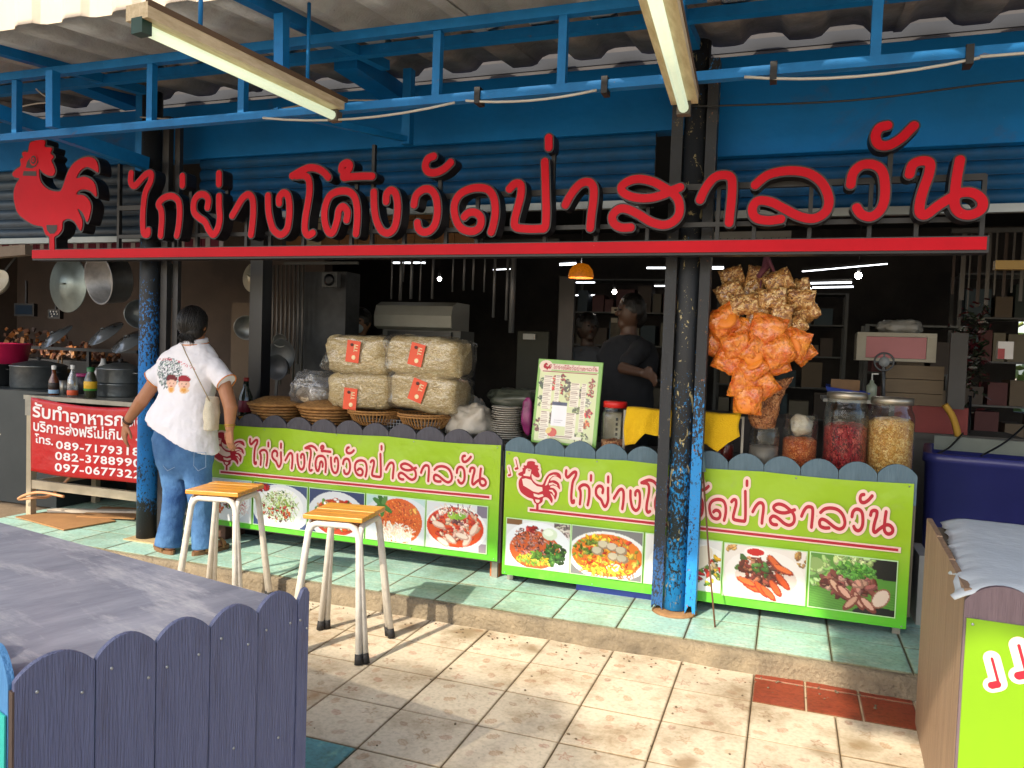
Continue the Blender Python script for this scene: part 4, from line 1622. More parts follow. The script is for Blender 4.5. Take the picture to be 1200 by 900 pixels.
        for x, y, a in ((30, 42, .9), (40, 48, .8), (56, 56, 1.1), (48, 60, -.9), (66, 60, .8)):
            P.ell(x, y, 13, 5, (120, 60, 52), a); P.ell(x, y - 1, 10, 3, P.jit((206, 160, 140), 10), a)
        P.ell(80, 50, 9, 14, (150, 96, 80), .5); P.ell(80, 50, 7.4, 12, (216, 196, 180), .5)
        P.chunks(50, 18, 22, 10, 120, 3.6, [(76, 150, 52), (110, 182, 70), (52, 116, 40)])
    return P.c


M_food = mat_attr('glossy printed vinyl', 0.32, coat=0.25)


def mat_banner():
    m = bpy.data.materials.new('lime green vinyl banner')
    m.use_nodes = True
    N, L = m.node_tree.nodes, m.node_tree.links
    b = N['Principled BSDF']
    b.inputs['Roughness'].default_value = 0.42
    tc = N.new('ShaderNodeTexCoord')
    sx = N.new('ShaderNodeSeparateXYZ')
    L.new(tc.outputs['Object'], sx.inputs[0])
    mr = N.new('ShaderNodeMapRange')     # the print itself runs from grass green at the foot to lime at the head
    L.new(sx.outputs['Z'], mr.inputs[0])
    mr.inputs[1].default_value = 0.0
    mr.inputs[2].default_value = 0.42
    mx = N.new('ShaderNodeMix')
    mx.data_type = 'RGBA'
    L.new(mr.outputs[0], mx.inputs[0])
    mx.inputs[6].default_value = lin((86, 186, 44)) + (1,)
    mx.inputs[7].default_value = lin((150, 188, 24)) + (1,)
    L.new(mx.outputs[2], b.inputs['Base Color'])
    nz = N.new('ShaderNodeTexNoise')
    nz.inputs['Scale'].default_value = 5
    nz.inputs['Detail'].default_value = 3
    L.new(tc.outputs['Object'], nz.inputs['Vector'])
    bp = N.new('ShaderNodeBump')
    bp.inputs['Strength'].default_value = 0.45
    bp.inputs['Distance'].default_value = 0.03
    L.new(nz.outputs['Fac'], bp.inputs['Height'])
    L.new(bp.outputs[0], b.inputs['Normal'])
    return m


M_ban = mat_banner()
add_wear(M_ban, '8f9a5a', 7, .56, .75, (1, 1, 1), .35)
add_wear(M_ban, '5c5a3c', 55, .70, .73, (1, 1, .6), .5, 2)
M_steelleg = mat('dull galvanised leg', '9a968c', 0.5, 0.5, scale=20)


def picket_mesh(w, h, th, arc, m, name='picket', seg=12):
    """Flat board w wide, its top a segment of a circle rising arc; base at z=0, front at y=0."""
    pts_ = [(0, 0), (w, 0), (w, h - arc)]
    for i in range(1, seg):
        t = math.cos(math.pi * i / seg)
        pts_.append((w / 2 + w / 2 * t, h - arc + arc * (1 - t * t) ** 0.85))
    pts_.append((0, h - arc))
    me = MB().prism(pts_, 0, th).mesh(name)
    bm = bmesh.new(); bm.from_mesh(me)
    bmesh.ops.recalc_face_normals(bm, faces=bm.faces)
    bm.to_mesh(me); bm.free()
    me.materials.append(m)
    return me


M_pick1 = mat('purple grey painted board', '4c4b55', 0.6, scale=10, col2='3b3a44', amt=0.8, bump=0.5, bscale=30, stretch=(5, 5, 0.5))
add_wear(M_pick1, '2c2b33', 6, .55, .7, (3, 3, 1), .6)
M_pick2 = mat('blue grey painted board', '58707e', 0.6, scale=10, col2='47606e', amt=0.8, bump=0.4, bscale=30, stretch=(5, 5, 0.5))


add_wear(M_pick2, '3f5058', 6, .55, .7, (3, 3, 1), .5)
add_wear(M_pick2, '9aa6a8', 50, .69, .72, (1, 1, .5), .6, 3)


def screw(parent, x, y, z, r=0.004):
    k = 'screw_me'
    if k not in MATS:
        mb_ = MB().ball((0, 0, 0), (r, r * .6, r), 8, 5)
        MATS[k] = mb_.mesh('screw')
        MATS[k].materials.append(mat('zinc screw', '9ea3a8', 0.35, 0.8))
    return link_mesh('screw', MATS[k], None, parent, (x, y, z))


def counter(x0, x1, zt, M_p, step, label, nbolt):
    r_ = empty('food_counter', (x0, CY, 0.1), 0, label, 'counter', 'counters under the shop sign')
    w = x1 - x0
    zc = zt - 0.1
    MB().bb(0, w, 0.03, 0.62, zc - 0.10, zc - 0.07).build('counter_top', mat('dark counter board', '4a4744', 0.5, bump=.2), r_)
    MB().bb(0.0, w, 0.02, 0.05, 0.10, zc - 0.11).build('front_panel', mat('plain board', '6f675a', 0.7), r_)
    MB().bb(w - 0.03, w - 0.001, 0.052, 0.6, 0.10, zc - 0.11).build('side_panel', mat('dark side board', '38363a', 0.6), r_)
    for xx in (0.03, w - 0.05):
        for yy in (0.06, 0.55):
            MB().bb(xx - 0.015, xx + 0.02, yy, yy + 0.035, 0, 0.10).build('leg', M_steelleg, r_)
    n_ = int(round(w / step))
    st = w / n_
    me = picket_mesh(st - 0.003, 0.19, 0.018, 0.052, M_p)
    for i in range(n_):
        o_ = link_mesh('picket', me, None, r_, (i * st, -0.002 + rnd.uniform(-.001, .001), zc - 0.19 + rnd.uniform(-.003, .003)))
    return r_


cl = counter(-3.62, -1.478, 0.945, M_pick1, 0.172, 'left food counter with dark scalloped boards and lime chicken banner', 5)
cr = counter(-1.462, 0.598, 0.925, M_pick2, 0.1715, 'right food counter with blue grey scalloped boards and lime chicken banner', 6)
MB().bb(0.0, 0.055, 0.1, 0.30, 0, 0.105).build('prop_block', mat('orange clay brick', 'b4683a', 0.85, bump=.5), cl, (2.06, -0.02, 0))
MB().bb(0.0, 0.055, 0.1, 0.30, 0, 0.10).build('prop_block', mat('brown timber', '5a3d30', 0.8, bump=.5), cl, (0.16, -0.04, 0))


def ripple(x, z):
    return -0.005 * np.sin(x * 7 + z * 3) * np.sin(z * 9 + 0.5) - 0.003 * np.sin(x * 17 - z * 11)


def banner_sheet(parent, x0, z0, w, h, name='banner', sag=0.008):
    """Thin rippled vinyl sheet, its top edge sagging between the eyelets."""
    nx2, nz2 = 60, 22
    vs2, fs2 = [], []
    for th in (0, 0.0016):
        for j in range(nz2 + 1):
            for i in range(nx2 + 1):
                x, z = w * i / nx2, h * j / nz2
                ed = min(x, w - x, z, h - z)
                y = float(ripple(np.array(x), np.array(z))) * min(1, ed * 12)
                zz = z
                if j > nz2 - 3:
                    zz -= sag * abs(math.sin(math.pi * x * 3 / w)) * (j - nz2 + 3) / 3
                vs2.append((x, y + th, zz))
    S = (nx2 + 1) * (nz2 + 1)
    for k in (0, 1):
        for j in range(nz2):
            for i in range(nx2):
                a = k * S + j * (nx2 + 1) + i
                fs2.append((a, a + 1, a + nx2 + 2, a + nx2 + 1))
    return MB().add(vs2, fs2, True).build(name, M_ban, parent, (x0, -0.010, z0))


def banner(parent, org, x0, x1, z0, z1, rooster, text, line, foods):
    """All boxes in world X, Z on the counter front."""
    ox, oz = org
    b_ = banner_sheet(parent, x0 - ox, z0 - oz, x1 - x0, z1 - z0)
    L0 = lambda bx: (bx[0] - x0, bx[1] - z0, bx[2] - x0, bx[3] - z0)
    yb = -0.0075
    tx = L0(text)
    place_print([('lettering_halo', txt_halo, M_halo)], (TX0, TZ0, TX1, TZ1), tx, b_, yb)
    place_print([('lettering', txt_red, M_pred)], (TX0, TZ0, TX1, TZ1), tx, b_, yb - 0.002)
    ro = L0(rooster)
    place_print([('rooster_halo', ro_halo, M_halo)], (RX0, RZ0, RX1, RZ1), ro, b_, yb)
    place_print([('rooster_print', ro_flat, M_pred)], (RX0, RZ0, RX1, RZ1), ro, b_, yb - 0.002)
    # pale parts of the rooster print
    src = (RX0, RZ0, RX1, RZ1)
    pale = []
    for pts_ in ([(96, 262), (130, 250), (178, 258), (200, 290), (235, 318), (285, 322), (290, 360), (250, 385), (200, 380), (150, 350), (110, 330)],
                 [(205, 400), (250, 410), (290, 395), (300, 415), (255, 440), (210, 430)],
                 [(222, 462), (266, 462), (262, 482), (250, 496), (236, 496), (226, 482)],
                 [(124, 200), (130, 150), (158, 132), (180, 150), (176, 190), (168, 224), (110, 224), (108, 210)],
                 [(310, 300), (330, 230), (350, 190), (385, 168), (425, 168), (380, 185), (350, 225), (330, 290)],
                 [(345, 270), (380, 255), (420, 270), (430, 290), (390, 272), (350, 292)],
                 [(350, 340), (380, 335), (405, 370), (400, 400), (380, 360), (350, 350)]):
        pale.append([zp(*p) for p in pts_])
    pm = fill_mesh(pale, 0, 'rooster_pale')
    place_print([('rooster_pale', pm, M_halo)], src, ro, b_, yb - 0.004)
    em = fill_mesh([[(ex + 0.022 * math.cos(a), ez + 0.026 * math.sin(a)) for a in np.linspace(0, 6.283, 14, endpoint=False)]], 0, 'rooster_eye')
    place_print([('rooster_eye', em, M_pred)], src, ro, b_, yb - 0.006)
    em2 = fill_mesh([[(ex + 0.012 * math.cos(a), ez + 0.014 * math.sin(a)) for a in np.linspace(0, 6.283, 14, endpoint=False)]], 0, 'rooster_eye')
    place_print([('rooster_eye', em2, M_halo)], src, ro, b_, yb - 0.0075)
    (lx0, lz0, lx1, lz1), lt = L0(line), 0.0065
    for nm, t, m_, yy in (('line_halo', lt * 2.1, M_halo, yb - .0004), ('underline', lt, M_pred, yb - .003)):
        e_ = 0.012 if nm == 'line_halo' else 0
        mb_ = MB().add([(lx0 - e_, 0, lz0 - t), (lx1 + e_, 0, lz1 - t), (lx1 + e_, 0, lz1 + t), (lx0 - e_, 0, lz0 + t)], [(0, 1, 2, 3)])
        mb_.build(nm, m_, b_, (0, yy, 0), fix=False)
    for kind, seed, (fx0, fz0, fx1, fz1) in foods:
        bx = L0((fx0, fz0, fx1, fz1))
        fr = MB().bb(bx[0] - 0.005, bx[2] + 0.005, 0, 0.001, bx[1] - 0.005, bx[3] + 0.005).build('photo_border', mat('pale green border ink', 'c3e6b0', 0.5, amt=.1), b_, (0, yb - 0.001, 0))
        grid_print('food_photo', food(kind, seed), M_food, bx[2] - bx[0], bx[3] - bx[1], b_, (bx[0], yb - 0.0025, bx[1]))
    for i in range(5):
        for zz in (0.012, z1 - z0 - 0.014):
            screw(b_, 0.02 + (x1 - x0 - 0.04) * i / 4, -0.004, zz - (0.0 if zz < .1 or i % 2 == 0 else 0.004))
    return b_


def bx(pl, pt, pr, pb, Y=CY):
    """World X, Z box from left, top (at the right/left mean) etc.: four pixel points."""
    a_, b2, c_, d_ = at(*pl, Y=Y), at(*pt, Y=Y), at(*pr, Y=Y), at(*pb, Y=Y)
    return (a_.x, b2.z, c_.x, d_.z)


def X_(px, py, Y=CY):
    return at(px, py, Y=Y).x


def Z_(px, py, Y=CY):
    return at(px, py, Y=Y).z


zb1, zt1 = 0.215, 0.870
f1 = []
zf0, zf1 = Z_(503, 639), Z_(502, 586)
for kind, seed, xa_, xb_ in (('mince', 1, 244, 296), ('shred', 2, 299.5, 361), ('curry_red', 3, 364.5, 428), ('noodle', 4, 431.5, 499), ('soup', 5, 502, 572)):
    f1.append((kind, seed, (X_(xa_, 600), zf0, X_(xb_, 610), zf1)))
bl = banner(cl, (-3.62, 0.1), -3.60, -1.485, zb1, zt1,
            (X_(250, 530), Z_(270, 551), X_(289, 530), Z_(262, 506)),
            (X_(294, 530), Z_(312, 547), X_(572, 570), Z_(440, 529.5)),
            (X_(261, 552), Z_(261, 552.5), X_(575, 582), Z_(575, 582)), f1)
f2 = []
zg0, zg1 = Z_(667, 668), Z_(667, 613)
for kind, seed, xa_, xb_ in (('larb', 11, 594.5, 668), ('basil', 12, 671, 753), ('egg', 13, 757, 845)):
    f2.append((kind, seed, (X_(xa_, 640), Z_(669, 670), X_(xb_, 650), Z_(669, 614.5))))
f2.append(('ribs', 14, (X_(848.5, 670), Z_(943, 708), X_(943.5, 680), Z_(943, 646))))
f2.append(('pork', 15, (X_(948, 690), Z_(1047, 722), X_(1049, 690), Z_(1047, 657))))
f2[2] = ('egg', 13, (X_(757, 650), f2[1][2][1], X_(845, 660), f2[1][2][3]))
br = banner(cr, (-1.462, 0.1), -1.455, 0.582, 0.150, 0.842,
            (X_(608, 570), Z_(633, 597.5), X_(658, 580), Z_(627, 540)),
            (X_(662.7, 560), Z_(677, 592.5), X_(1048, 610), Z_(866, 572.5)),
            (X_(622, 596), Z_(622, 596.5), X_(1052, 643), Z_(1052, 643.5)), f2)
NOTE = [[(0.0, 0.0), (0.02, 0.0), (0.03, 0.02), (0.03, 0.11)]]


def note_print(parent, x, z, s, flip, y):
    st = [(0.008, 0.01), (0.02, 0.012)]
    f_ = -1 if flip else 1
    stem = [(0.026 * f_, 0.015), (0.004 * f_, 0.09)]
    head = [(0.008 * f_, 0.006), (0.022 * f_, 0.012)]

    hal = fill_mesh(sdf_loops([stem, head], 0.024, 0.003), 0, 'note_halo')
    red1 = fill_mesh(sdf_loops([stem], 0.004, 0.0015), 0, 'note_stem')
    red2 = fill_mesh(sdf_loops([head], 0.011, 0.002), 0, 'note_head')
    for nm, me, m_, dy in (('note_halo', hal, M_halo, 0), ('note_stem', red1, M_pred, -.0012), ('note_head', red2, M_pred, -.002)):
        o_ = link_mesh(nm, me, m_, parent, (x, y + dy, z))
        o_.scale = (s, 1, s)


note_print(br, X_(597, 556) + 1.455, Z_(597, 557) - 0.15, 0.55, False, -0.009)
note_print(br, X_(605, 548) + 1.455, Z_(605, 549.5) - 0.15, 0.62, False, -0.009)

# ================================================================== STOOLS
M_wood = mat('varnished yellow wood', 'd99a3a', 0.35, scale=7, col2='b5752a', amt=0.9, bump=0.15, bscale=40, stretch=(1.2, 9, 9), coat=0.3)
M_wpaint = mat('chipped white enamel tube', 'd8d4cb', 0.4, scale=16, col2='a39a8c', amt=0.5, ramp=None)
M_rubber = mat('black rubber', '1b1a1c', 0.7)


add_wear(M_wpaint, '5a4a3c', 48, .66, .68, (1, 1, .6), .9)
add_wear(M_wood, '8a5a24', 14, .62, .72, (1, 6, 6), .5)


def stool(name, loc, rz, label):
    r_ = empty(name, loc, rz, label, 'stool', 'white legged wooden stools')
    w, d, h = 0.285, 0.285, 0.635
    for k in range(4):
        y = -d / 2 + d / 4 * (k + .5)
        o_ = MB().bb(-w / 2 + rnd.uniform(-.002, .002), w / 2, y - d / 8 + .0008, y + d / 8 - .0008, h - 0.022, h + rnd.uniform(-.0012, .0012)).build('seat_board', M_wood, r_)
        bevel(o_, .004)
    o_ = MB().bb(-w / 2 + .03, w / 2 - .03, -d / 2 + .03, d / 2 - .03, h - 0.05, h - 0.0235).build('seat_frame', mat('brown stained rail', '7a4a26', 0.6), r_)
    # four hoops: each bends over and comes down as two legs
    sp = 0.185
    zt_ = h - 0.036
    for k in range(4):
        a = k * math.pi / 2
        ca, sa = math.cos(a), math.sin(a)

        def W_(u, v, z):
            return (ca * u - sa * v, sa * u + ca * v, z)
        e0 = 0.017
        f0, tt = sp - e0, 0.105
        pts_ = []
        for s_ in (-1, 1):
            foot = (s_ * (sp - 0.024), -sp, 0.0)
            top = (s_ * (tt + 0.018), -tt - 0.02, zt_ - 0.075)
            seq = [foot, top] + [(s_ * (tt + 0.018 - 0.05 * (1 - math.cos(q))), -tt - 0.018, zt_ - 0.075 + 0.07 * math.sin(q)) for q in (0.5, 1.0, 1.45)]
            pts_ += seq if s_ < 0 else seq[::-1]
        MB().tube([W_(*p) for p in pts_], 0.0150, 10).build('leg_hoop', M_wpaint, r_)
        for s_ in (-1, 1):
            b_ = W_(s_ * (sp - 0.024), -sp, 0)
            t_ = W_(s_ * (sp - 0.027), -sp + 0.008, 0.045)
            MB().tube([b_, t_], [0.019, 0.018], 10).build('rubber_foot', M_rubber, r_)
    return r_


stool('stool', (-1.895, 3.10, 0.002), R(8), 'nearer wooden stool on the cream paving, in front of the orange noodle photo')
stool('stool', (-2.735, 3.30, 0.002), R(11), 'farther wooden stool by the woman, half hidden by the slate blue table')

# ================================================================== SLATE BLUE TABLE, LOWER LEFT
M_board = mat('slate blue painted board', '5a6182', 0.5, scale=7, col2='484e6e', amt=0.7, bump=0.7, bscale=26, stretch=(8, 8, 0.45), dist=1.2)
add_wear(M_board, '8b8fa6', 30, .69, .72, (6, 6, .5), .5)
add_wear(M_board, '3c3a4c', 4, .58, .72, (3, 3, .5), .45, 5)
M_board_b = mat('sky blue painted board', '4f86b8', 0.55, scale=7, col2='3f76a8', amt=0.7, bump=0.5, bscale=26, stretch=(8, 8, 0.45))
A_ = at(17, 802, z=0.682).to_2d(); B_ = at(362, 703, z=0.682).to_2d()
ang = math.atan2(B_.y - A_.y, B_.x - A_.x)
side_len = (B_ - A_).length
lt = empty('display_table', (A_.x, A_.y, 0.0), ang - math.pi / 2 + math.pi / 2, 'slate blue table with scalloped plank side and sheen streaked painted top, lower left', 'table')
# local x runs along the side A->B, local y to the left of it (into the table)
m_top = mat('sheen streaked slate top', 'a4a7b3', 0.25, scale=2.2, col2='7d8190', amt=1.0, bump=0.12, bscale=24, stretch=(1.0, 2.6, 1))
nt = m_top.node_tree
_N, _L = nt.nodes, nt.links
_b = _N['Principled BSDF']
_src = _b.inputs['Base Color'].links[0].from_socket
_tc = [n for n in _N if n.type == 'TEX_COORD'][0]
_mp = _N.new('ShaderNodeMapping'); _mp.inputs['Scale'].default_value = (2.2, 0.5, 1); _mp.inputs['Rotation'].default_value = (0, 0, 0.35)
_L.new(_tc.outputs['Object'], _mp.inputs[0])
_nz = _N.new('ShaderNodeTexNoise'); _nz.inputs['Scale'].default_value = 3.4; _nz.inputs['Detail'].default_value = 10; _nz.inputs['Roughness'].default_value = .72
_L.new(_mp.outputs[0], _nz.inputs['Vector'])
_rp = _N.new('ShaderNodeValToRGB'); _rp.color_ramp.elements[0].position = .50; _rp.color_ramp.elements[1].position = .66
_L.new(_nz.outputs['Fac'], _rp.inputs[0])
_mx = _N.new('ShaderNodeMix'); _mx.data_type = 'RGBA'  # pale streaks painted in for the glossy sheen on the top
_L.new(_rp.outputs[0], _mx.inputs[0]); _L.new(_src, _mx.inputs[6]); _mx.inputs[7].default_value = lin('bcbdc4') + (1,)
_L.new(_mx.outputs[2], _b.inputs['Base Color'])
TZ = 0.665
BL = 2.3
_c = [(0.012, 0.014), (side_len, 0.014), (side_len - 0.28, BL), (0.012 - 0.28, BL)]
MB().add([(p[0], p[1], z) for z in (TZ - .02, TZ) for p in _c], [(0, 1, 2, 3), (7, 6, 5, 4)] + [(k, (k + 1) % 4, (k + 1) % 4 + 4, k + 4) for k in range(4)]).build('table_top', m_top, lt)
for (x_, y_) in ((0.03, 0.05), (side_len - 0.05, 0.05), (0.0 - .2, BL - 0.05), (side_len - 0.33, BL - 0.05)):
    MB().bb(x_ - .02, x_ + .02, y_ - .02, y_ + .02, 0, TZ - 0.02).build('leg', mat('dark timber', '4b3b33', 0.7, bump=.4), lt)
edges = [(at(x_, y_, z=0.682).to_2d() - A_).dot((B_ - A_).normalized()) for x_, y_ in ((17, 802), (105, 770), (177, 751), (240, 733), (296, 717), (345, 705))]
edges.append(side_len)
for i in range(6):
    x0_, w2_ = edges[i], edges[i + 1] - edges[i]
    if i < 5:
        me = picket_mesh(w2_ - 0.0025, TZ + 0.060, 0.014, 0.042, M_board, 'plank', 16)
    else:
        me = MB().prism([(0, 0), (w2_, 0), (w2_, TZ + 0.040), (w2_ - 0.008, TZ + 0.055), (w2_ - 0.02, TZ + 0.052), (0, TZ + 0.018)], 0, 0.014).mesh('plank')
        me.materials.append(M_board)
    o_ = link_mesh('plank', me, None, lt, (x0_, rnd.uniform(-.002, .001), rnd.uniform(-.003, .003)))
    for q in ((0.22, TZ - 0.03), (0.82, TZ - 0.05)) + (((0.5, TZ - 0.33),) if i in (1, 3, 4) else ()):
        screw(o_, w2_ * (q[0] + rnd.uniform(-.06, .06)), -0.001, q[1] + rnd.uniform(-.02, .02))
# near end of the table: sky blue scallops and the teal sheet
for i in range(4):
    me = picket_mesh(0.145, TZ + 0.075, 0.014, 0.065, M_board_b, 'end_plank', 16)
    o_ = link_mesh('end_plank', me, None, lt, (-0.004, 0.02 + 0.148 * i + 0.148, 0), (0, 0, -math.pi / 2))
MB().bb(-0.004, 0.012, -0.0, 0.018, 0, TZ + 0.0).build('corner_batten', mat('dark timber', '4b3b33'), lt)
M_tealp = mat('teal printed sheet', '35b3a4', 0.45, scale=5, col2='2a9a90', amt=.6)
tsh = MB().bb(-0.0, 0.45, -0.0035, 0, 0, 0.55).build('banner', M_tealp, lt, (-0.006, 0.475, 0.06), (0, 0, -math.pi / 2))
for zz, yy, s_ in ((0.30, 0.40, 1.0), (0.16, 0.385, 1.0)):
    st = [[(-0.05, 0.0), (-0.02, 0.03), (0.01, 0.01)], [(0.0, -0.02), (0.04, -0.05)]]
    for nm, r1, m_, dy in (('scroll_halo', 0.016, M_halo, -.006), ('scroll', 0.007, M_pred, -.0075)):
        o_ = link_mesh(nm, fill_mesh(sdf_loops(st, r1, .002), 0, nm), m_, tsh, (yy, dy + .001, zz))

# ================================================================== RIGHT FOREGROUND STALL
M_bsty = mat('brown grained board', 'a2866a', 0.6, scale=6, col2='7c6350', amt=0.8, bump=0.6, bscale=26, stretch=(9, 9, 0.35), dist=1.1)
M_bmauve = mat('mauve painted board', '705f66', 0.6, scale=6, col2='5c4d54', amt=0.8, bump=0.5, bscale=26, stretch=(8, 8, 0.4))
rs = empty('stall_table', (0.478, 2.36, 0.0), R(-3.2), 'right foreground stall table with brown plank side and lime banner', 'table')
SZ = 0.80
for k in range(3):
    wv = 0.325
    y0_ = 0.016 + k * (wv + .002)
    MB().bb(0.0, 0.018, y0_, y0_ + wv, 0.0, SZ - 0.0 + 0.004 * k).build('side_plank', M_bsty, rs)
MB().bb(0.02, 1.1, 0.02, 0.98, SZ - 0.045, SZ - 0.02).build('table_top', mat('plain board', '6f675a'), rs)
for q in ((1.06, 0.05), (1.06, 0.9)):
    MB().bb(q[0] - .02, q[0] + .02, q[1], q[1] + .04, 0, SZ - .05).build('leg', mat('dark timber', '4b3b33'), rs)
mp_ = picket_mesh(0.178, SZ + 0.02, 0.015, 0.05, M_bmauve, 'front_plank', 16)
for k in range(6):
    link_mesh('front_plank', mp_, None, rs, (0.0 + 0.18 * k, 0, 0.0))
bs = MB().bb(0.0, 1.05, -0.004, -0.0015, 0.0, 0.60).build('banner', mat('bright lime vinyl', '74a000', 0.45, scale=4, col2='6a9600', amt=.5), rs, (0.006, 0, SZ - 0.075 - 0.60))
note_print(bs, 0.060, 0.425, 0.85, False, -0.0055)
note_print(bs, 0.118, 0.462, 0.95, False, -0.0055)
o_ = link_mesh('rooster_halo', ro_halo, M_halo, bs, (-RX0 * 0.34 + 0.17, -0.0055, -RZ0 * .34 + 0.12)); o_.scale = (.34, 1, .34)
o_ = link_mesh('rooster_print', ro_flat, M_pred, bs, (-RX0 * 0.34 + 0.17, -0.007, -RZ0 * .34 + 0.12)); o_.scale = (.34, 1, .34)
screw(bs, 0.015, -0.004, 0.585)

# draped pale cloth
n1, n2_ = 60, 60
vs_, fs_ = [], []
for j in range(n2_ + 1):
    for i in range(n1 + 1):
        u, v = i / n1, j / n2_
        x = -0.01 + 1.1 * u
        y = 0.0 + 1.02 * v
        x += 0.035 * max(0, (v - 0.15)) * (1 - u) - (0.05 * (1 - v) ** 2 - 0.055) * (1 - u) ** 4
        z = SZ + 0.016 + 0.004 * mnoise.noise(Vector((x * 4, y * 3, 0))) + 0.0012 * mnoise.noise(Vector((x * 22, y * 14, 3)))
        e = min(u * 1.1, 0.08) / 0.08
        z -= (1 - e) ** 2 * (0.03 + 0.03 * mnoise.noise(Vector((y * 9, 1, 0))))
        x -= (1 - e) * 0.02 * (1 + mnoise.noise(Vector((y * 16, 5, 0))))
        f_ = min(v, 0.06) / 0.06
        z -= (1 - f_) ** 2 * 0.015 + (1 - f_) * 0.008 * mnoise.noise(Vector((x * 14, 2, 0)))
        vs_.append((x, y, z))
for j in range(n2_):
    for i in range(n1):
        a = j * (n1 + 1) + i
        fs_.append((a, a + 1, a + n1 + 2, a + n1 + 1))
clo = MB().add(vs_, fs_, True).build('cloth', mat('faded pale blue cloth', 'c3cbd0', 0.85, scale=3, col2='aeb9c0', amt=.6, bump=.3, bscale=30), None, rs.location, rs.rotation_euler)
clo.modifiers.new('s', 'SOLIDIFY').thickness = 0.003
tag(clo, 'faded pale blue cloth spread over the right foreground stall table', 'cloth')
tag(bs, None)

# ================================================================== PEOPLE
M_skin = mat('warm brown skin', 'b07a58', 0.5, scale=9, col2='9c6849', amt=0.6, bump=0.1, bscale=120)
M_skin.node_tree.nodes['Principled BSDF'].inputs['Subsurface Weight'].default_value = 0.05
M_hair = mat('black hair', '0e0c0a', 0.42, scale=30, col2='1a1512', amt=0.8, bump=0.8, bscale=18, stretch=(12, 12, 0.8), dist=.5)
M_jean = mat('faded blue denim', '5a84b0', 0.85, scale=4, col2='2b4c7c', amt=1.0, bump=0.5, bscale=160, spec=.2)
WY = 3.78
W0 = Vector((at(218, 650, Y=WY).x, WY, 0.1))
woman = empty('person', W0, 0, 'black haired woman in white polo shirt and blue jeans, seen from behind by the post', 'person')


def q(px, py, dv=0.0):
    p = at(px, py, Y=WY + dv)
    return Vector((p.x - W0.x, dv, p.z - W0.z))


def finger(mb, base, d1, d2, l, r):
    a = Vector(base)
    b_ = a + Vector(d1).normalized() * l * 0.5
    c_ = b_ + Vector(d2).normalized() * l * 0.5
    capsule(mb, a, b_, r, r * 0.95, 8)
    capsule(mb, b_, c_, r * 0.95, r * 0.72, 8)


def hand(mb, wrist, d, side, palm_n, s=1.0, curl=0.35):
    """Palm and five fingers; d points to the fingers, side towards the thumb."""
    d = Vector(d).normalized(); side = Vector(side); side = (side - d * side.dot(d)).normalized()
    n_ = Vector(palm_n); n_ = (n_ - d * n_.dot(d)).normalized()
    wv = Vector(wrist)
    k0 = wv + d * 0.02
    for t in (-1.4, -0.5, 0.5, 1.4):
        capsule(mb, k0 + side * t * 0.010 * s, wv + d * 0.085 * s + side * t * 0.0165 * s, 0.0155 * s, 0.0115 * s, 8)
    for t, l, cv in ((1.45, 0.068, 0.9), (0.5, 0.078, 1.0), (-0.5, 0.073, 1.15), (-1.45, 0.058, 1.4)):
        b_ = wv + d * (0.088 - abs(t) * 0.003) * s + side * t * 0.0178 * s
        finger(mb, b_, d + n_ * curl * cv + side * t * 0.10, d + n_ * curl * cv * 2.6 + side * t * 0.06, l * s, 0.0085 * s)
    tb = wv + d * 0.03 * s + side * 0.024 * s
    t1 = tb + (d * 0.7 + side * 0.85 + n_ * 0.3).normalized() * 0.036 * s
    capsule(mb, tb, t1, 0.0135 * s, 0.0105 * s, 8)
    capsule(mb, t1, t1 + (d + side * 0.3 + n_ * 0.4).normalized() * 0.032 * s, 0.0105 * s, 0.008 * s, 8)


body = MB()
hc = q(226, 380)
body.ball(hc, (0.078, 0.095, 0.108), 20, 14)
capsule(body, hc + Vector((-0.03, 0.02, -0.05)), hc + Vector((-0.045, 0.05, -0.075)), 0.055, 0.035)   # jaw, turned left
body.ball(hc + Vector((-0.082, 0.045, -0.012)), (0.02, 0.014, 0.02), 8, 6)                             # nose in profile
body.ball(hc + Vector((-0.072, 0.05, -0.052)), (0.017, 0.015, 0.010), 8, 6)                            # lips
body.ball(hc + Vector((-0.06, 0.06, 0.018)), (0.02, 0.02, 0.012), 8, 6)                                # brow
body.ball(hc + Vector((-0.052, -0.032, -0.012)), (0.010, 0.018, 0.030), 10, 8)                         # ears
body.ball(hc + Vector((0.078, 0.01, -0.012)), (0.010, 0.018, 0.028), 10, 8)
capsule(body, q(230, 398), q(232, 412), 0.055, 0.068)
capsule(body, q(225, 430), q(216, 490), 0.105, 0.10)
capsule(body, q(200, 429), q(248, 429), 0.05, 0.05)
shL, elL, wrL = q(190, 430), q(164, 469, -0.06), q(145, 495, -0.06)
shR, elR, wrR = q(260, 432), q(273, 478, -0.02), q(272, 502, -0.03)
capsule(body, shL + Vector((0, 0, -.02)), elL, 0.046, 0.041)
capsule(body, elL, wrL, 0.043, 0.027)
capsule(body, shR + Vector((0, 0, -.02)), elR, 0.046, 0.041)
capsule(body, elR, wrR, 0.042, 0.027)
hand(body, wrL, Vector((-0.22, 0.0, -1)), Vector((1, -0.35, 0)), Vector((0.2, 1, 0.0)), 1.0, 0.3)
hand(body, wrR, Vector((0.0, 0.05, -1)), Vector((-1, 0.3, 0)), Vector((-0.3, 1, 0)), 1.0, 0.5)
anL, anR = q(196, 630, -0.06), q(241, 628, 0.02)
capsule(body, anL + Vector((0, 0, 0.1)), anL + Vector((0, 0, -0.03)), 0.04, 0.034)
capsule(body, anR + Vector((0, 0, 0.1)), anR + Vector((0, 0, -0.03)), 0.04, 0.034)
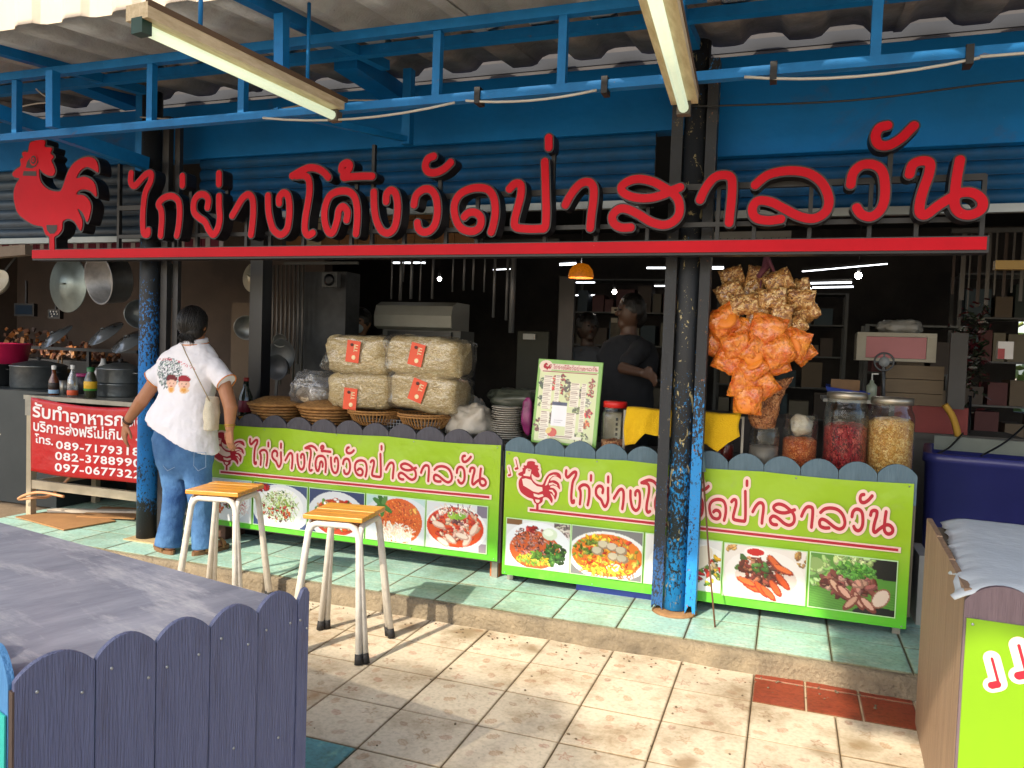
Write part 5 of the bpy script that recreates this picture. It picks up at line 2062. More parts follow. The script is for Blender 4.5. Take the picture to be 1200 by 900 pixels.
fL = Vector((anL.x, anL.y, 0.045)); fR = Vector((anR.x, anR.y, 0.045))
dL = Vector((-0.75, 0.35, 0)).normalized(); dR = Vector((0.2, 0.98, 0)).normalized()
for f_, d_ in ((fL, dL), (fR, dR)):
    capsule(body, f_ - d_ * 0.04, f_ + d_ * 0.13 - Vector((0, 0, 0.012)), 0.034, 0.026)
me = voxel(body, 'body', 0.0048, 3)
link_mesh('body', me, M_skin, woman)
hair = MB()
hr_ = random.Random(5)
hair.ball(hc + Vector((0.012, -0.010, 0.006)), (0.080, 0.093, 0.094), 24, 16)
hair.ball(hc + Vector((0.022, -0.028, -0.045)), (0.070, 0.066, 0.060), 18, 12)
hcc = hc + Vector((0.012, -0.010, 0.008))
nape = hc + Vector((0.028, -0.066, -0.085))
for k in range(520):
    az = R(hr_.uniform(-215, 35))               # around the head, leaving the face side open
    el0 = R(hr_.uniform(35, 88))
    rx_, ry_, rz_ = 0.084 + hr_.uniform(0, .006), 0.097 + hr_.uniform(0, .006), 0.102 + hr_.uniform(0, .005)
    pts_ = []
    for t in np.linspace(0, 1, 7):
        el = el0 + (R(-38) - el0) * t
        a2_ = az + (math.radians(-80) - az) * t ** 2.2 * 0.75
        pts_.append(hcc + Vector((rx_ * math.cos(el) * math.cos(a2_), ry_ * math.cos(el) * math.sin(a2_), rz_ * math.sin(el))))
    if hr_.random() < .8:
        pts_.append(nape + Vector((hr_.uniform(-.062, .050), hr_.gauss(0, .010), hr_.gauss(-.012, .010))))
    else:
        pts_.append(pts_[-1] + Vector((hr_.gauss(0, .012), -0.01 + hr_.gauss(0, .01), -0.035)))
    hair.tube(pts_, [.0008] + [.0021] * (len(pts_) - 2) + [.0007], 4, False)
for k in range(90):
    a_ = Vector((hr_.uniform(-.055, .045), hr_.gauss(0, .006), 0))
    e_ = nape + a_ * 1.02 + Vector((0.0, 0.006, -0.040 + hr_.uniform(-.014, .014)))
    hair.tube([nape + a_ + Vector((0, 0, .02)), nape + a_ + Vector((0, -0.004, -0.01)), e_], [.002, .0022, .0006], 4, False)
link_mesh('hair', hair.mesh('hair'), M_hair, woman)
# polo shirt


def ringpx(xl, xr, y, ry, dv=0.0, tilt=(0, 0), dy=0.0):
    a, b_ = q(xl, y), q(xr, y)
    return ((a + b_) / 2 + Vector((0, dv, dy)), (b_.x - a.x) / 2, ry, tilt)


sh = MB()
loft(sh, [ringpx(178, 252, 509, 0.160, -0.005, (-0.46, 0.0)), ringpx(180, 250, 496, 0.158, -0.005, (-0.30, 0)), ringpx(186, 248, 478, 0.142, 0, (-0.12, 0)), ringpx(192, 247, 462, 0.124),
          ringpx(190, 251, 448, 0.124), ringpx(186, 256, 435, 0.120), ringpx(186, 258, 425, 0.112), ringpx(192, 253, 416, 0.098, 0, (0, 0)), ringpx(206, 246, 407, 0.08), ringpx(214, 242, 402, 0.066)], 32)
for s_, e_, r0, r1 in ((q(196, 429), q(177, 445, -0.03), 0.062, 0.062), (q(250, 429), q(268, 449, -0.01), 0.064, 0.064)):
    d_ = (e_ - s_)
    rt = Vector((0, 0, 1)).rotation_difference(d_.normalized()).to_matrix()
    L_ = d_.length
    k = len(sh.v)
    sh.lathe([(0.001, -0.03), (r0 * .8, -0.02), (r0, 0.0), (r1, L_), (0.001, L_ + 0.001)], s_, 20, rt)
me = voxel(sh, 'polo_shirt', 0.0060, 3, 0.5, 0.018, 0.07)
# printed back: painted on the cloth by place
Pn = Paint(150, 150, (236, 234, 240), 5)
r_ = Pn.r
for _ in range(620):
    a, t = r_.uniform(0, 6.28), math.sqrt(r_.random())
    x, y = 62 + 34 * t * math.cos(a), 60 + 30 * t * math.sin(a)
    Pn.ell(x, y, 1.5, 1.0, r_.choice([(110, 130, 132), (86, 100, 104), (150, 176, 160), (60, 70, 80)]), r_.uniform(0, 3), .8)
Pn.line([(52, 92), (56, 80), (62, 64)], 1.4, (96, 110, 116)); Pn.line([(56, 80), (46, 66)], 1, (96, 110, 116))
for cx, cap, dy in ((72, (112, 46, 52), 0), (100, (158, 44, 56), 1)):
    Pn.ell(cx, 80 + dy, 12, 11, (232, 190, 170)); Pn.ell(cx, 71 + dy, 13.5, 8.5, cap); Pn.ell(cx + 1, 77 + dy, 11, 3, (232, 190, 170))
    Pn.ell(cx - 4, 81, 1.2, 1.2, (60, 40, 40)); Pn.ell(cx + 5, 81, 1.2, 1.2, (60, 40, 40)); Pn.line([(cx - 2, 86), (cx + 3, 86)], .7, (180, 60, 60))
    Pn.ell(cx, 93, 9, 6, (236, 196, 150)); Pn.ell(cx, 93, 4.5, 4, (220, 150, 60), 0, .8)
for i in range(26):
    if i in (11, 12, 13):
        continue
    t = i / 25
    x, y = 30 + 90 * t, 34 + 30 * (t - .35) ** 2 + (6 * t)
    Pn.line([(x, y), (x + .6, y - 3.5), (x + 2, y - 3)], .6, (206, 84, 96))
co = np.zeros(len(me.vertices) * 3)
me.vertices.foreach_get('co', co); co = co.reshape(-1, 3)
pL, pR = q(184, 440), q(262, 440)
u = (co[:, 0] - q(183, 440).x) / (q(258, 440).x - q(183, 440).x) * 150
zt_, zb_ = q(220, 402).z, q(220, 500).z
v = (zt_ - co[:, 2]) / (zt_ - zb_) * 170
cols = np.tile(np.array([236., 234., 240.]), (len(co), 1))
okm = (co[:, 1] < 0) & (u > 0) & (u < 149) & (v > 0) & (v < 149)
cols[okm] = Pn.c[v[okm].astype(int), u[okm].astype(int)]
paint_mesh(me, cols)
link_mesh('polo_shirt', me, mat_attr('white cotton jersey', 0.85, bump=0.3, bscale=24), woman)
col_ = MB()
c0 = q(229, 400)
for rr, zz, r2_ in ((0.066, 0.006, 0.012), (0.070, -0.006, 0.010)):
    col_.tube([c0 + Vector((rr * math.cos(a), rr * 1.0 * math.sin(a), zz + 0.012 * math.sin(a))) for a in np.linspace(0, 2 * math.pi, 24, endpoint=False)], r2_, 8, closed=True)
col_.build('collar', mat('white cotton', 'ecebf0', 0.85), woman)
ct = MB().tube([c0 + Vector((0.079 * math.cos(a), 0.079 * math.sin(a), -0.012 + 0.012 * math.sin(a))) for a in np.linspace(0, 2 * math.pi, 24, endpoint=False)], 0.0035, 6, closed=True)
ct.build('collar_trim', mat('orange piping', 'e08a3c', 0.7), woman)
for e_, s_, r_1 in ((q(177, 445, -0.03), q(196, 429), 0.0625), (q(268, 449, -0.01), q(250, 429), 0.0645)):
    d_ = (e_ - s_).normalized()
    o1 = d_.orthogonal().normalized(); o2 = d_.cross(o1)
    MB().tube([e_ + (o1 * math.cos(a) + o2 * math.sin(a)) * r_1 for a in np.linspace(0, 2 * math.pi, 22, endpoint=False)], 0.0035, 6, closed=True).build('cuff_trim', mat('orange piping', 'e08a3c'), woman)
# jeans
jn = MB()
hipL, hipR = q(201, 512), q(231, 512)
loft(jn, [ringpx(190, 243, 560, 0.080, 0.01), ringpx(186, 246, 545, 0.108), ringpx(184, 248, 530, 0.126), ringpx(183, 247, 515, 0.132), ringpx(187, 244, 500, 0.115), ringpx(192, 240, 486, 0.10)], 28)
knL, knR = q(206, 575, -0.02), q(234, 572, -0.01)


def leg(top, kn, an, r0, r1, r2, r3):
    d1 = kn - top
    for t0, t1, ra, rb in ((0, 1, r0, r1),):
        capsule(jn, top, kn, ra, rb, 20)
    hem = Vector((an.x, an.y, 0.03))
    dd = hem - kn
    rt = Vector((0, 0, 1)).rotation_difference(dd.normalized()).to_matrix()
    jn.lathe([(0.001, 0), (r1, 0.005), (r2, dd.length * 0.5), (r3, dd.length * 0.98), (0.001, dd.length)], kn, 22, rt)


leg(q(201, 528), knL, anL, 0.096, 0.078, 0.066, 0.083)
leg(q(229, 528), knR, anR, 0.098, 0.078, 0.064, 0.076)
jn.ball(q(201, 523, -0.035), (0.086, 0.088, 0.085), 16, 12)
jn.ball(q(230, 523, -0.035), (0.086, 0.088, 0.085), 16, 12)
link_mesh('jeans', voxel(jn, 'jeans', 0.0065, 3, 0.5, 0.010, 0.05), M_jean, woman)
for px_ in (196, 234):
    c_ = q(px_, 540, -0.118)
    pk = MB()
    loop_ = [(-0.045, 0.045), (0.045, 0.05), (0.047, -0.035), (0.0, -0.06), (-0.047, -0.035)]
    pk.tube([c_ + Vector((a, 0.012 * (abs(a) / .045), b_)) for a, b_ in loop_], 0.0022, 5, closed=True)
    pk.build('pocket_seam', mat('light denim thread', '88a0bf', 0.8), woman)
for nm, f_, d_ in (('sandal', fL, dL), ('sandal', fR, dR)):
    sd = MB()
    s_ = Vector((-d_.y, d_.x, 0))
    prof = []
    for i in range(20):
        a = 2 * math.pi * i / 20
        ln = 0.135 * math.cos(a)
        wd = 0.046 * math.sin(a) * (1 + 0.18 * math.cos(a))
        prof.append(f_ + d_ * (0.045 + ln) + s_ * wd)
    n_ = len(prof)
    sd.add([(p.x, p.y, 0.0) for p in prof] + [(p.x, p.y, 0.024) for p in prof], [tuple(range(n_)), tuple(range(2 * n_ - 1, n_ - 1, -1))] + [(i, (i + 1) % n_, (i + 1) % n_ + n_, i + n_) for i in range(n_)])
    so = sd.build(nm, mat('brown leather sole', '7a5636', 0.6, bump=.3), woman)
    st_ = MB()
    st_.tube([f_ + d_ * 0.11 + s_ * 0.042 * math.cos(a) + Vector((0, 0, -0.03 + 0.058 * math.sin(a))) for a in np.linspace(0, math.pi, 9)], 0.008, 6)
    st_.tube([f_ - d_ * 0.01 + s_ * 0.040 * math.cos(a) + Vector((0, 0, -0.03 + 0.068 * math.sin(a))) for a in np.linspace(0, math.pi, 9)], 0.012, 6)
    st_.build('strap', mat('tan leather', '9a6e42', 0.55, bump=.2), so)
for wr, up in ((wrL, elL), (wrR, elR)):
    d_ = (wr - up).normalized()
    c_ = wr - d_ * 0.012
    o1 = d_.orthogonal().normalized(); o2 = d_.cross(o1)
    for k in range(2):
        MB().tube([c_ - d_ * 0.009 * k + (o1 * math.cos(a) + o2 * math.sin(a)) * 0.031 for a in np.linspace(0, 2 * math.pi, 16, endpoint=False)], 0.003, 6, closed=True).build('bracelet', mat('beaded cord' if wr is wrL else 'gold chain', '4a3328' if wr is wrL else 'c9a24a', 0.4, 0.0 if wr is wrL else .8), woman)
woman.scale = (0.95, 1, 1)
# her shoulder bag
bagt = empty('shoulder_bag', W0, 0, 'cream cloth bag on a thin cord slung across the woman in the white shirt', 'bag')
bg_ = MB()
c_ = q(252, 484, -0.02)
loft(bg_, [(c_ + Vector((0.012, -0.03, -0.10)), 0.036, 0.05, (0, 0)), (c_ + Vector((0.012, -0.03, 0.0)), 0.04, 0.055, (0, 0)), (c_ + Vector((0.008, -0.02, 0.10)), 0.028, 0.045, (0, 0))], 16)
link_mesh('pouch', voxel(bg_, 'pouch', 0.008, 4, 0.5, 0.012, 0.04), mat('cream canvas', 'd8cfb8', 0.9, bump=.4, bscale=120), bagt)
cp = [q(213, 403, -0.07), q(219, 415, -0.125), q(230, 436, -0.150), q(240, 455, -0.152), q(248, 470, -0.135), c_ + Vector((0.0, -0.06, 0.10))]
MB().tube(cp, 0.0032, 6).build('cord', mat('beige cord', 'a8957a', 0.8), bagt)
ph = MB().ball(q(180, 497, -0.07), (0.052, 0.010, 0.024), 14, 8)
bagt.scale = (0.95, 1, 1)
tag(ph.build('coin_purse', mat('pale pink plastic', 'e6cdd2', 0.4), None, W0), 'small pale pink oval purse tucked in the hip pocket of the blue jeans', 'purse')


def helper_person(name, c, face, label, mask, arm=None, shirt='20242c', hs=1.0, dim='8a6248'):  # dim, shirt: tones darkened to paint in the gloom of the shop
    """A worker seen from the chest up behind the counter; c is the head centre."""
    c = Vector(c)
    r_ = empty(name, (c.x, c.y, 0.1), 0, label, 'person')
    h_ = Vector((0, 0, c.z - 0.1))
    fd = Vector(face).normalized()
    sd = Vector((-fd.y, fd.x, 0))
    b_ = MB()
    b_.ball(h_, (0.076, 0.09, 0.108), 18, 12)
    capsule(b_, h_ + fd * 0.03 + Vector((0, 0, -0.05)), h_ + fd * 0.045 + Vector((0, 0, -0.075)), 0.05, 0.034)
    b_.ball(h_ + fd * 0.094 + Vector((0, 0, -0.012)), (0.014, 0.016, 0.018), 8, 6)
    for s_ in (-1, 1):
        b_.ball(h_ + sd * 0.078 * s_ + Vector((0, 0, -0.01)), (0.014, 0.014, 0.028), 8, 6)
    capsule(b_, h_ + Vector((0, 0, -0.08)), h_ + Vector((0, 0, -0.17)), 0.05, 0.06)
    capsule(b_, h_ + Vector((0, 0, -0.24)), h_ + Vector((0, 0, -0.7)), 0.11, 0.11)
    for s_ in (-1, 1):
        s0 = h_ + sd * 0.17 * s_ + Vector((0, 0, -0.24))
        if arm is not None and s_ == arm[0]:
            e0, w0 = Vector(arm[1]) - Vector((c.x, c.y, 0.1)), Vector(arm[2]) - Vector((c.x, c.y, 0.1))
        else:
            e0, w0 = s0 + Vector((0, 0, -0.28)) + sd * 0.05 * s_, s0 + fd * 0.2 + Vector((0, 0, -0.34)) - sd * 0.05 * s_
        capsule(b_, s0, e0, 0.045, 0.038)
        capsule(b_, e0, w0, 0.038, 0.026)
        hand(b_, w0, (w0 - e0), fd.cross(w0 - e0) * 1.0, Vector((0, 0, -1)) if abs((w0 - e0).normalized().z) < .8 else fd, 0.95, 0.4)
    # legs down to the floor
    for s_ in (-1, 1):
        capsule(b_, h_ + sd * 0.09 * s_ + Vector((0, 0, -0.75)), h_ + sd * 0.1 * s_ + Vector((0, 0, -h_.z + 0.08)), 0.09, 0.045)
    link_mesh('body', voxel(b_, 'body', 0.008, 3), mat('skin ' + dim, dim, 0.5), r_)
    s_m = MB()
    loft(s_m, [(h_ + Vector((0, 0, -0.80)), 0.19, 0.13, (0, 0)), (h_ + Vector((0, 0, -0.5)), 0.17, 0.13, (0, 0)), (h_ + Vector((0, 0, -0.28)), 0.20, 0.125, (0, 0)), (h_ + Vector((0, 0, -0.20)), 0.17, 0.1, (0, 0)), (h_ + Vector((0, 0, -0.145)), 0.07, 0.07, (0, 0))], 24)
    for s_ in (-1, 1):
        s0 = h_ + sd * 0.16 * s_ + Vector((0, 0, -0.235))
        if arm is not None and s_ == arm[0]:
            e0 = Vector(arm[1]) - Vector((c.x, c.y, 0.1))
        else:
            e0 = s0 + Vector((0, 0, -0.28)) + sd * 0.05 * s_
        capsule(s_m, s0, s0 + (e0 - s0) * 0.7, 0.066, 0.058)
    link_mesh('shirt', voxel(s_m, 'shirt', 0.010, 3, 0.5, 0.02, 0.08), mat('shirt ' + shirt, shirt, 0.9), r_)
    tr_ = MB()
    for s_ in (-1, 1):
        capsule(tr_, h_ + sd * 0.08 * s_ + Vector((0, 0, -0.78)), h_ + sd * 0.1 * s_ + Vector((0, 0, -h_.z + 0.12)), 0.115, 0.065)
    link_mesh('trousers', voxel(tr_, 'trousers', 0.015, 3), mat('dark trousers', '1a1c22', 0.9), r_)
    hr = MB()
    hr.ball(h_ - fd * 0.015 + Vector((0, 0, 0.022)), (0.09, 0.098, 0.105), 18, 12)
    hr.ball(h_ - fd * 0.05 + Vector((0, 0, -0.03)), (0.07, 0.06, 0.07), 14, 10)
    link_mesh('hair', voxel(hr, 'hair', 0.008, 2, .4, .01, .03), M_hair, r_)
    if mask:
        mk = MB().ball(h_ + fd * 0.062 + Vector((0, 0, -0.048)), (0.052 if abs(fd.y) > .5 else .04, 0.045, 0.042), 16, 10)
        mk.build('face_mask', mat('pale face mask', 'b9c4c8', 0.8), r_)
    for s_ in (-1, 1):
        MB().ball(h_ + fd * 0.086 + sd * 0.032 * s_ + Vector((0, 0, 0.012)), (0.011, 0.007, 0.006), 8, 6).build('eye', mat('dark eye', '120e0c', 0.2), r_)
    return r_


hp = at(422, 378, Y=5.5)
helper_person('person', (hp.x, hp.y, hp.z), (0.15, -1, 0), 'masked worker with short black hair behind the bales of puffed rice', True)
hp = at(738, 366, Y=4.95)
helper_person('person', (hp.x, hp.y, hp.z), (-0.75, -0.6, 0), 'dark haired worker in dark clothes reaching over the counter behind the yellow cloth', False,
              (1, (hp.x + 0.02, 4.72, at(740, 432, Y=4.72).z), tuple(at(752, 437, Y=4.62))), '14161c', dim='4e3628')
hp = at(689, 384, Y=6.0)
helper_person('person', (hp.x, hp.y, hp.z), (0.6, -0.8, 0), 'person in a grey top standing far back in the dark shop behind the menu board', False, None, '3c4046', dim='3e2c22')

# ================================================================== GOODS ON THE LEFT COUNTER
LT, RTZ = 0.875, 0.855       # counter top heights
M_straw = mat('woven bamboo', 'b3834a', 0.65, scale=30, col2='7e5528', amt=0.9, bump=0.6, bscale=60, stretch=(1, 1, 3))


def woven_basket(px, rim_px, y, label, w=0.36):
    c = at(px, 480, Y=y)
    r_ = empty('woven_basket', (c.x, y, LT), 0, label, 'basket', 'shallow woven baskets on the left counter')
    r0, h = w / 2, 0.115
    # weave: vertical staves and horizontal rounds passing over and under
    b_ = MB()
    ns = 36
    for lv in range(7):
        t = lv / 6
        rr = r0 * (0.72 + 0.28 * t)
        ph_ = lv % 2
        b_.tube([((rr + 0.003 * (1 if (i + ph_) % 2 else -1)) * math.cos(2 * math.pi * i / ns), (rr + 0.003 * (1 if (i + ph_) % 2 else -1)) * math.sin(2 * math.pi * i / ns), 0.008 + h * t) for i in range(ns)], 0.0085, 6, closed=True)
    b_.build('weave', M_straw, r_)
    MB().tube([(r0 * 1.03 * math.cos(a), r0 * 1.03 * math.sin(a), h + 0.012) for a in np.linspace(0, 2 * math.pi, 32, endpoint=False)], 0.011, 8, closed=True).build('rim', M_straw, r_)
    MB().lathe([(0, 0.004), (r0 * .72, 0.004), (r0 * .98, h)], n=32).build('lining', mat('dark basket inside', '6a4524', 0.8), r_)
    l_ = MB().lathe([(0, 0.05), (r0 * .5, 0.045), (r0 * .95, 0.012), (r0 * 1.0, 0.0), (r0 * .97, -0.004)], (0, 0, h + 0.012), 32)
    l_.build('tray_lid', mat('flat woven tray', 'a57a44', 0.7, scale=60, col2='6b4a26', amt=.9, bump=.8, bscale=90), r_)
    return r_


woven_basket(325, 0, 4.24, 'woven basket with a flat lid beside the woman, leftmost on the counter', 0.35)
woven_basket(384, 0, 4.26, 'woven basket under the clear bag of rice puffs', 0.36)


def slat_basket(px, y, label):
    c = at(px, 480, Y=y)
    r_ = empty('slatted_basket', (c.x, y, LT + 0.045), 0, label, 'basket', 'slatted bamboo baskets under the bales')
    rt, rb, h = 0.165, 0.105, 0.085
    for (rr, z) in ((rt, h), (rt * 1.0, h - 0.014), (rb, 0.008)):
        MB().tube([(rr * math.cos(a), rr * math.sin(a), z) for a in np.linspace(0, 2 * math.pi, 32, endpoint=False)], 0.006, 6, closed=True).build('hoop', M_straw, r_)
    ribm = MB().tube([(rb, 0, 0.0), (rb + 0.03, 0, 0.03), (rt, 0, h)], 0.0042, 5).mesh('rib')
    ribm.materials.append(M_straw)
    for k in range(44):
        link_mesh('rib', ribm, None, r_, (0, 0, 0), (0, 0, 2 * math.pi * k / 44))
    MB().lathe([(0, 0.004), (rb, 0.004), (rb, 0.0), (0, 0)], n=24).build('base', M_straw, r_)
    MB().lathe([(0.05, -0.045), (0.03, -0.02), (0.02, 0.0)], n=10).build('foot', M_straw, r_)
    return r_


slat_basket(440, 4.19, 'slatted bamboo basket under the left column of bales')
slat_basket(499, 4.19, 'slatted bamboo basket under the right column of bales, by the paper bundle')


def puffed_box(w, d, h, seed, e=0.5, n1=34, n2=22, nz=0.012):
    """Rounded, slightly lumpy bag body centred at the origin."""
    vs_, fs_ = [], []
    for j in range(n2 + 1):
        ph_ = -math.pi / 2 + math.pi * j / n2
        for i in range(n1):
            th = 2 * math.pi * i / n1
            f = lambda c, p: math.copysign(abs(c) ** p, c)
            x = f(math.cos(ph_), e) * f(math.cos(th), e) * w / 2
            y = f(math.cos(ph_), e) * f(math.sin(th), e) * d / 2
            z = f(math.sin(ph_), e) * h / 2
            k = 1 + nz * 6 * mnoise.noise(Vector((x * 9 + seed * 7, y * 9, z * 9))) + nz * 3 * mnoise.noise(Vector((x * 30 + seed, y * 30, z * 30)))
            vs_.append((x * k, y * k, z * k))
    for j in range(n2):
        for i in range(n1):
            fs_.append((j * n1 + i, j * n1 + (i + 1) % n1, (j + 1) * n1 + (i + 1) % n1, (j + 1) * n1 + i))
    return MB().add(vs_, fs_, True)


M_puff = mat_speck('pale puffed rinds', ['c9b68c', 'bfa878', 'd6c6a0', 'b39a68', 'dfd2b0', 'c6b080'], 130, 0.42, 1.0, (0.5, 1, 1.6))
M_puff.node_tree.nodes['Principled BSDF'].inputs['Coat Weight'].default_value = 0.5
M_film = mat_clear('clear bag film', 'faf8f2', 0.03, 0.12, .12)
M_lab = mat('orange red label', 'e2502c', 0.45, scale=4, amt=.2)
M_labw = mat('cream label print', 'f2dcae', 0.5, amt=.1)


def bale(px, py, y, w, h, tilt, label, lab=(0, 0, 0)):
    c = at(px, py, Y=y)
    r_ = empty('snack_bale', (c.x, y, c.z), 0, label, 'bag', 'bales of puffed snacks stacked on the baskets')
    r_.rotation_euler = (0, R(tilt), R(lab[2]))
    puffed_box(w * 1.02, 0.26, h * 1.04, px, 0.36, nz=0.02).build('contents', M_puff, r_)
    puffed_box(w * 1.035, 0.268, h * 1.05, px + 3, 0.34, nz=0.028).build('film', M_film, r_)
    lb = MB()
    lb.add([(-0.046, 0, -0.066), (0.046, 0, -0.066), (0.046, 0, 0.066), (-0.046, 0, 0.066)], [(0, 1, 2, 3)])
    l_ = lb.build('paper_label', M_lab, r_, (lab[0], -0.143, lab[1]), (0, R(8 + tilt), 0), fix=False)
    for (x, z, a, b_) in ((0.008, -0.035, 0.014, 0.014), (-0.012, 0.040, 0.012, 0.010)):
        MB().ball((x, 0, z), (a, 0.0015, b_), 10, 6).build('print', M_labw if z < 0 else mat('dark print', '4a1a14', .5), l_)
    for k in range(3):
        MB().bb(-0.026 + 0.03, 0.03, -0.0012, 0, 0.006 + 0.016 * k, 0.011 + 0.016 * k).build('print', M_labw, l_)
    for k in range(2):
        MB().bb(0.004, 0.008, -0.0012, 0, 0.0 + 0.02 * k, 0.045).build('print', M_labw, l_, (0.006 * k, 0, 0))
    return r_


bale(427, 416, 4.24, 0.435, 0.225, -1, 'bale of puffed snack in clear film, upper left of the stack of four', (0.005, 0.02, 0))
bale(504, 418, 4.22, 0.485, 0.225, 2, 'bale of puffed snack with a brown spotted label, upper right of the stack of four', (-0.02, 0.01, 0))
bale(431, 457, 4.25, 0.42, 0.215, -2, 'bale of puffed snack with a creased label, lower left of the stack of four', (-0.04, -0.05, 0))
bale(504, 459, 4.23, 0.45, 0.215, 5, 'bale of puffed snack bulging over the basket, lower right of the stack of four', (-0.015, 0.01, 0))


def crumpled(w, d, h, seed, name, label, cat_, m, loc, fill=None, amt=0.035):
    r_ = empty(name, loc, 0, label, cat_)
    b_ = puffed_box(w, d, h, seed, 0.75, 44, 30, 0.0)
    for i, p in enumerate(b_.v):
        v_ = Vector(p)
        k = amt * (mnoise.noise(v_ * 14 + Vector((seed, 0, 0))) + 0.6 * abs(mnoise.noise(v_ * 28 + Vector((0, seed, 0)))))
        b_.v[i] = tuple(v_ * (1 + k * 8))
    b_.build('bag_film', m, r_, (0, 0, h / 2))
    if fill:
        puffed_box(w * .86, d * .86, h * .5, seed + 1, 0.8, 30, 18, 0.03).build('contents', fill, r_, (0, 0, h * .28))
    return r_


c_ = at(372, 462, Y=4.3)
crumpled(0.29, 0.24, 0.21, 2.1, 'plastic_bag', 'clear plastic bag of pale rice puffs lying on the second woven basket', 'bag', mat_clear('cloudy film', 'd9dbe0', 0.16, 0.12), (c_.x, 4.28, LT + 0.135), mat_speck('pale rice puffs', ['c8b79b', 'b3a084', 'd9cbb2', '9c8a6e'], 50, .7, .8))
c_ = at(553, 490, Y=4.27)
crumpled(0.23, 0.2, 0.19, 5.3, 'paper_bundle', 'crumpled pale plastic bundle between the bales and the stacked plates', 'bag', mat('pale crumpled plastic', 'b8b0a2', 0.4, scale=5, col2='8f877a', amt=.7, bump=.5, bscale=20), (c_.x, 4.26, LT), None, 0.05)
c_ = at(547, 475, Y=4.4)
crumpled(0.2, 0.2, 0.24, 9.3, 'plastic_bag', 'grey translucent bag behind the crumpled pale bundle', 'bag', mat('translucent grey plastic', '8e8c86', 0.35, scale=5, col2='6a6a68', amt=.7, bump=.5, bscale=20), (c_.x - 0.02, 4.44, LT), None, 0.05)
# grey mesh tray under the bales
gt = empty('wire_tray', (at(465, 495, Y=4.14).x, 4.135, LT), 0, 'grey perforated tray standing behind the scalloped boards under the bales', 'tray')
for k in range(30):
    MB().bb(-0.30 + k * 0.02, -0.297 + k * 0.02, 0, 0.003, 0, 0.085).build('wire', mat('grey plastic mesh', '8a8d90', .5), gt)
for k in range(5):
    MB().bb(-0.30, 0.285, 0.0035, 0.006, 0.002 + k * 0.02, 0.005 + k * 0.02).build('cross_wire', mat('grey plastic mesh', '8a8d90', .5), gt)
# stacked plates / foam boxes
c_ = at(594, 480, Y=4.32)
for k in range(15):
    pl = MB().lathe([(0, 0.0), (0.06, 0.0), (0.088, 0.009), (0.092, 0.0095), (0.088, 0.012), (0.06, 0.003), (0, 0.003)], n=28)
    o_ = pl.build('plate', mat('white melamine', 'cfc9bd', 0.45), None, (c_.x + rnd.uniform(-.004, .004), 4.32 + rnd.uniform(-.004, .004), LT + 0.0128 * k), (R(rnd.uniform(-.5, .5)), R(rnd.uniform(-.5, .5)), 0))
    tag(o_, 'white plate in the tall stack of plates left of the menu board', 'plate', 'stack of white plates')
c_ = at(618, 488, Y=4.22)
crumpled(0.06, 0.05, 0.2, 3.7, 'plastic_bag', 'narrow magenta plastic bag hanging beside the stacked plates', 'bag', mat('magenta plastic', '8a2a66', 0.4, col2='5d1a48', scale=20, amt=.8), (c_.x, 4.22, LT + 0.05), None, 0.04)
c_ = at(604, 462, Y=4.45)
crumpled(0.34, 0.24, 0.13, 13.7, 'plastic_bag', 'dull green translucent sheet bag lying on the plates behind the stack', 'bag', mat('dull green film', '4e5348', 0.3, col2='33372f', scale=12, amt=.8), (c_.x, 4.5, LT + 0.16), None, 0.04)
# sauce bottle on the left end
c_ = at(286, 455, Y=4.2)
sb = empty('sauce_bottle', (c_.x, 4.22, LT), 0, 'dark glass sauce bottle with a crimson label by the woman\'s right elbow', 'bottle')
MB().lathe([(0, 0), (0.042, 0), (0.044, 0.01), (0.044, 0.16), (0.02, 0.22), (0.016, 0.27), (0, 0.27)], n=20).build('glass', mat('dark green glass', '1f2a22', 0.12, coat=.6), sb)
MB().lathe([(0.0445, 0.06), (0.0455, 0.061), (0.0455, 0.135), (0.0445, 0.136)], n=20).build('paper_label', mat('crimson label', '7a1a34', .5), sb)
MB().lathe([(0, 0.262), (0.018, 0.262), (0.018, 0.285), (0, 0.285)], n=14).build('cap', mat('red cap', '8a2a24', .5), sb)
tb_ = MB().bb(-0.055, 0.055, -0.04, 0.04, 0, 0.035).build('small_box', mat('yellow carton', 'c88a1e', .6), None, (c_.x + 0.0, 4.13, LT))
tag(tb_, 'small yellow carton in front of the dark sauce bottle', 'carton')

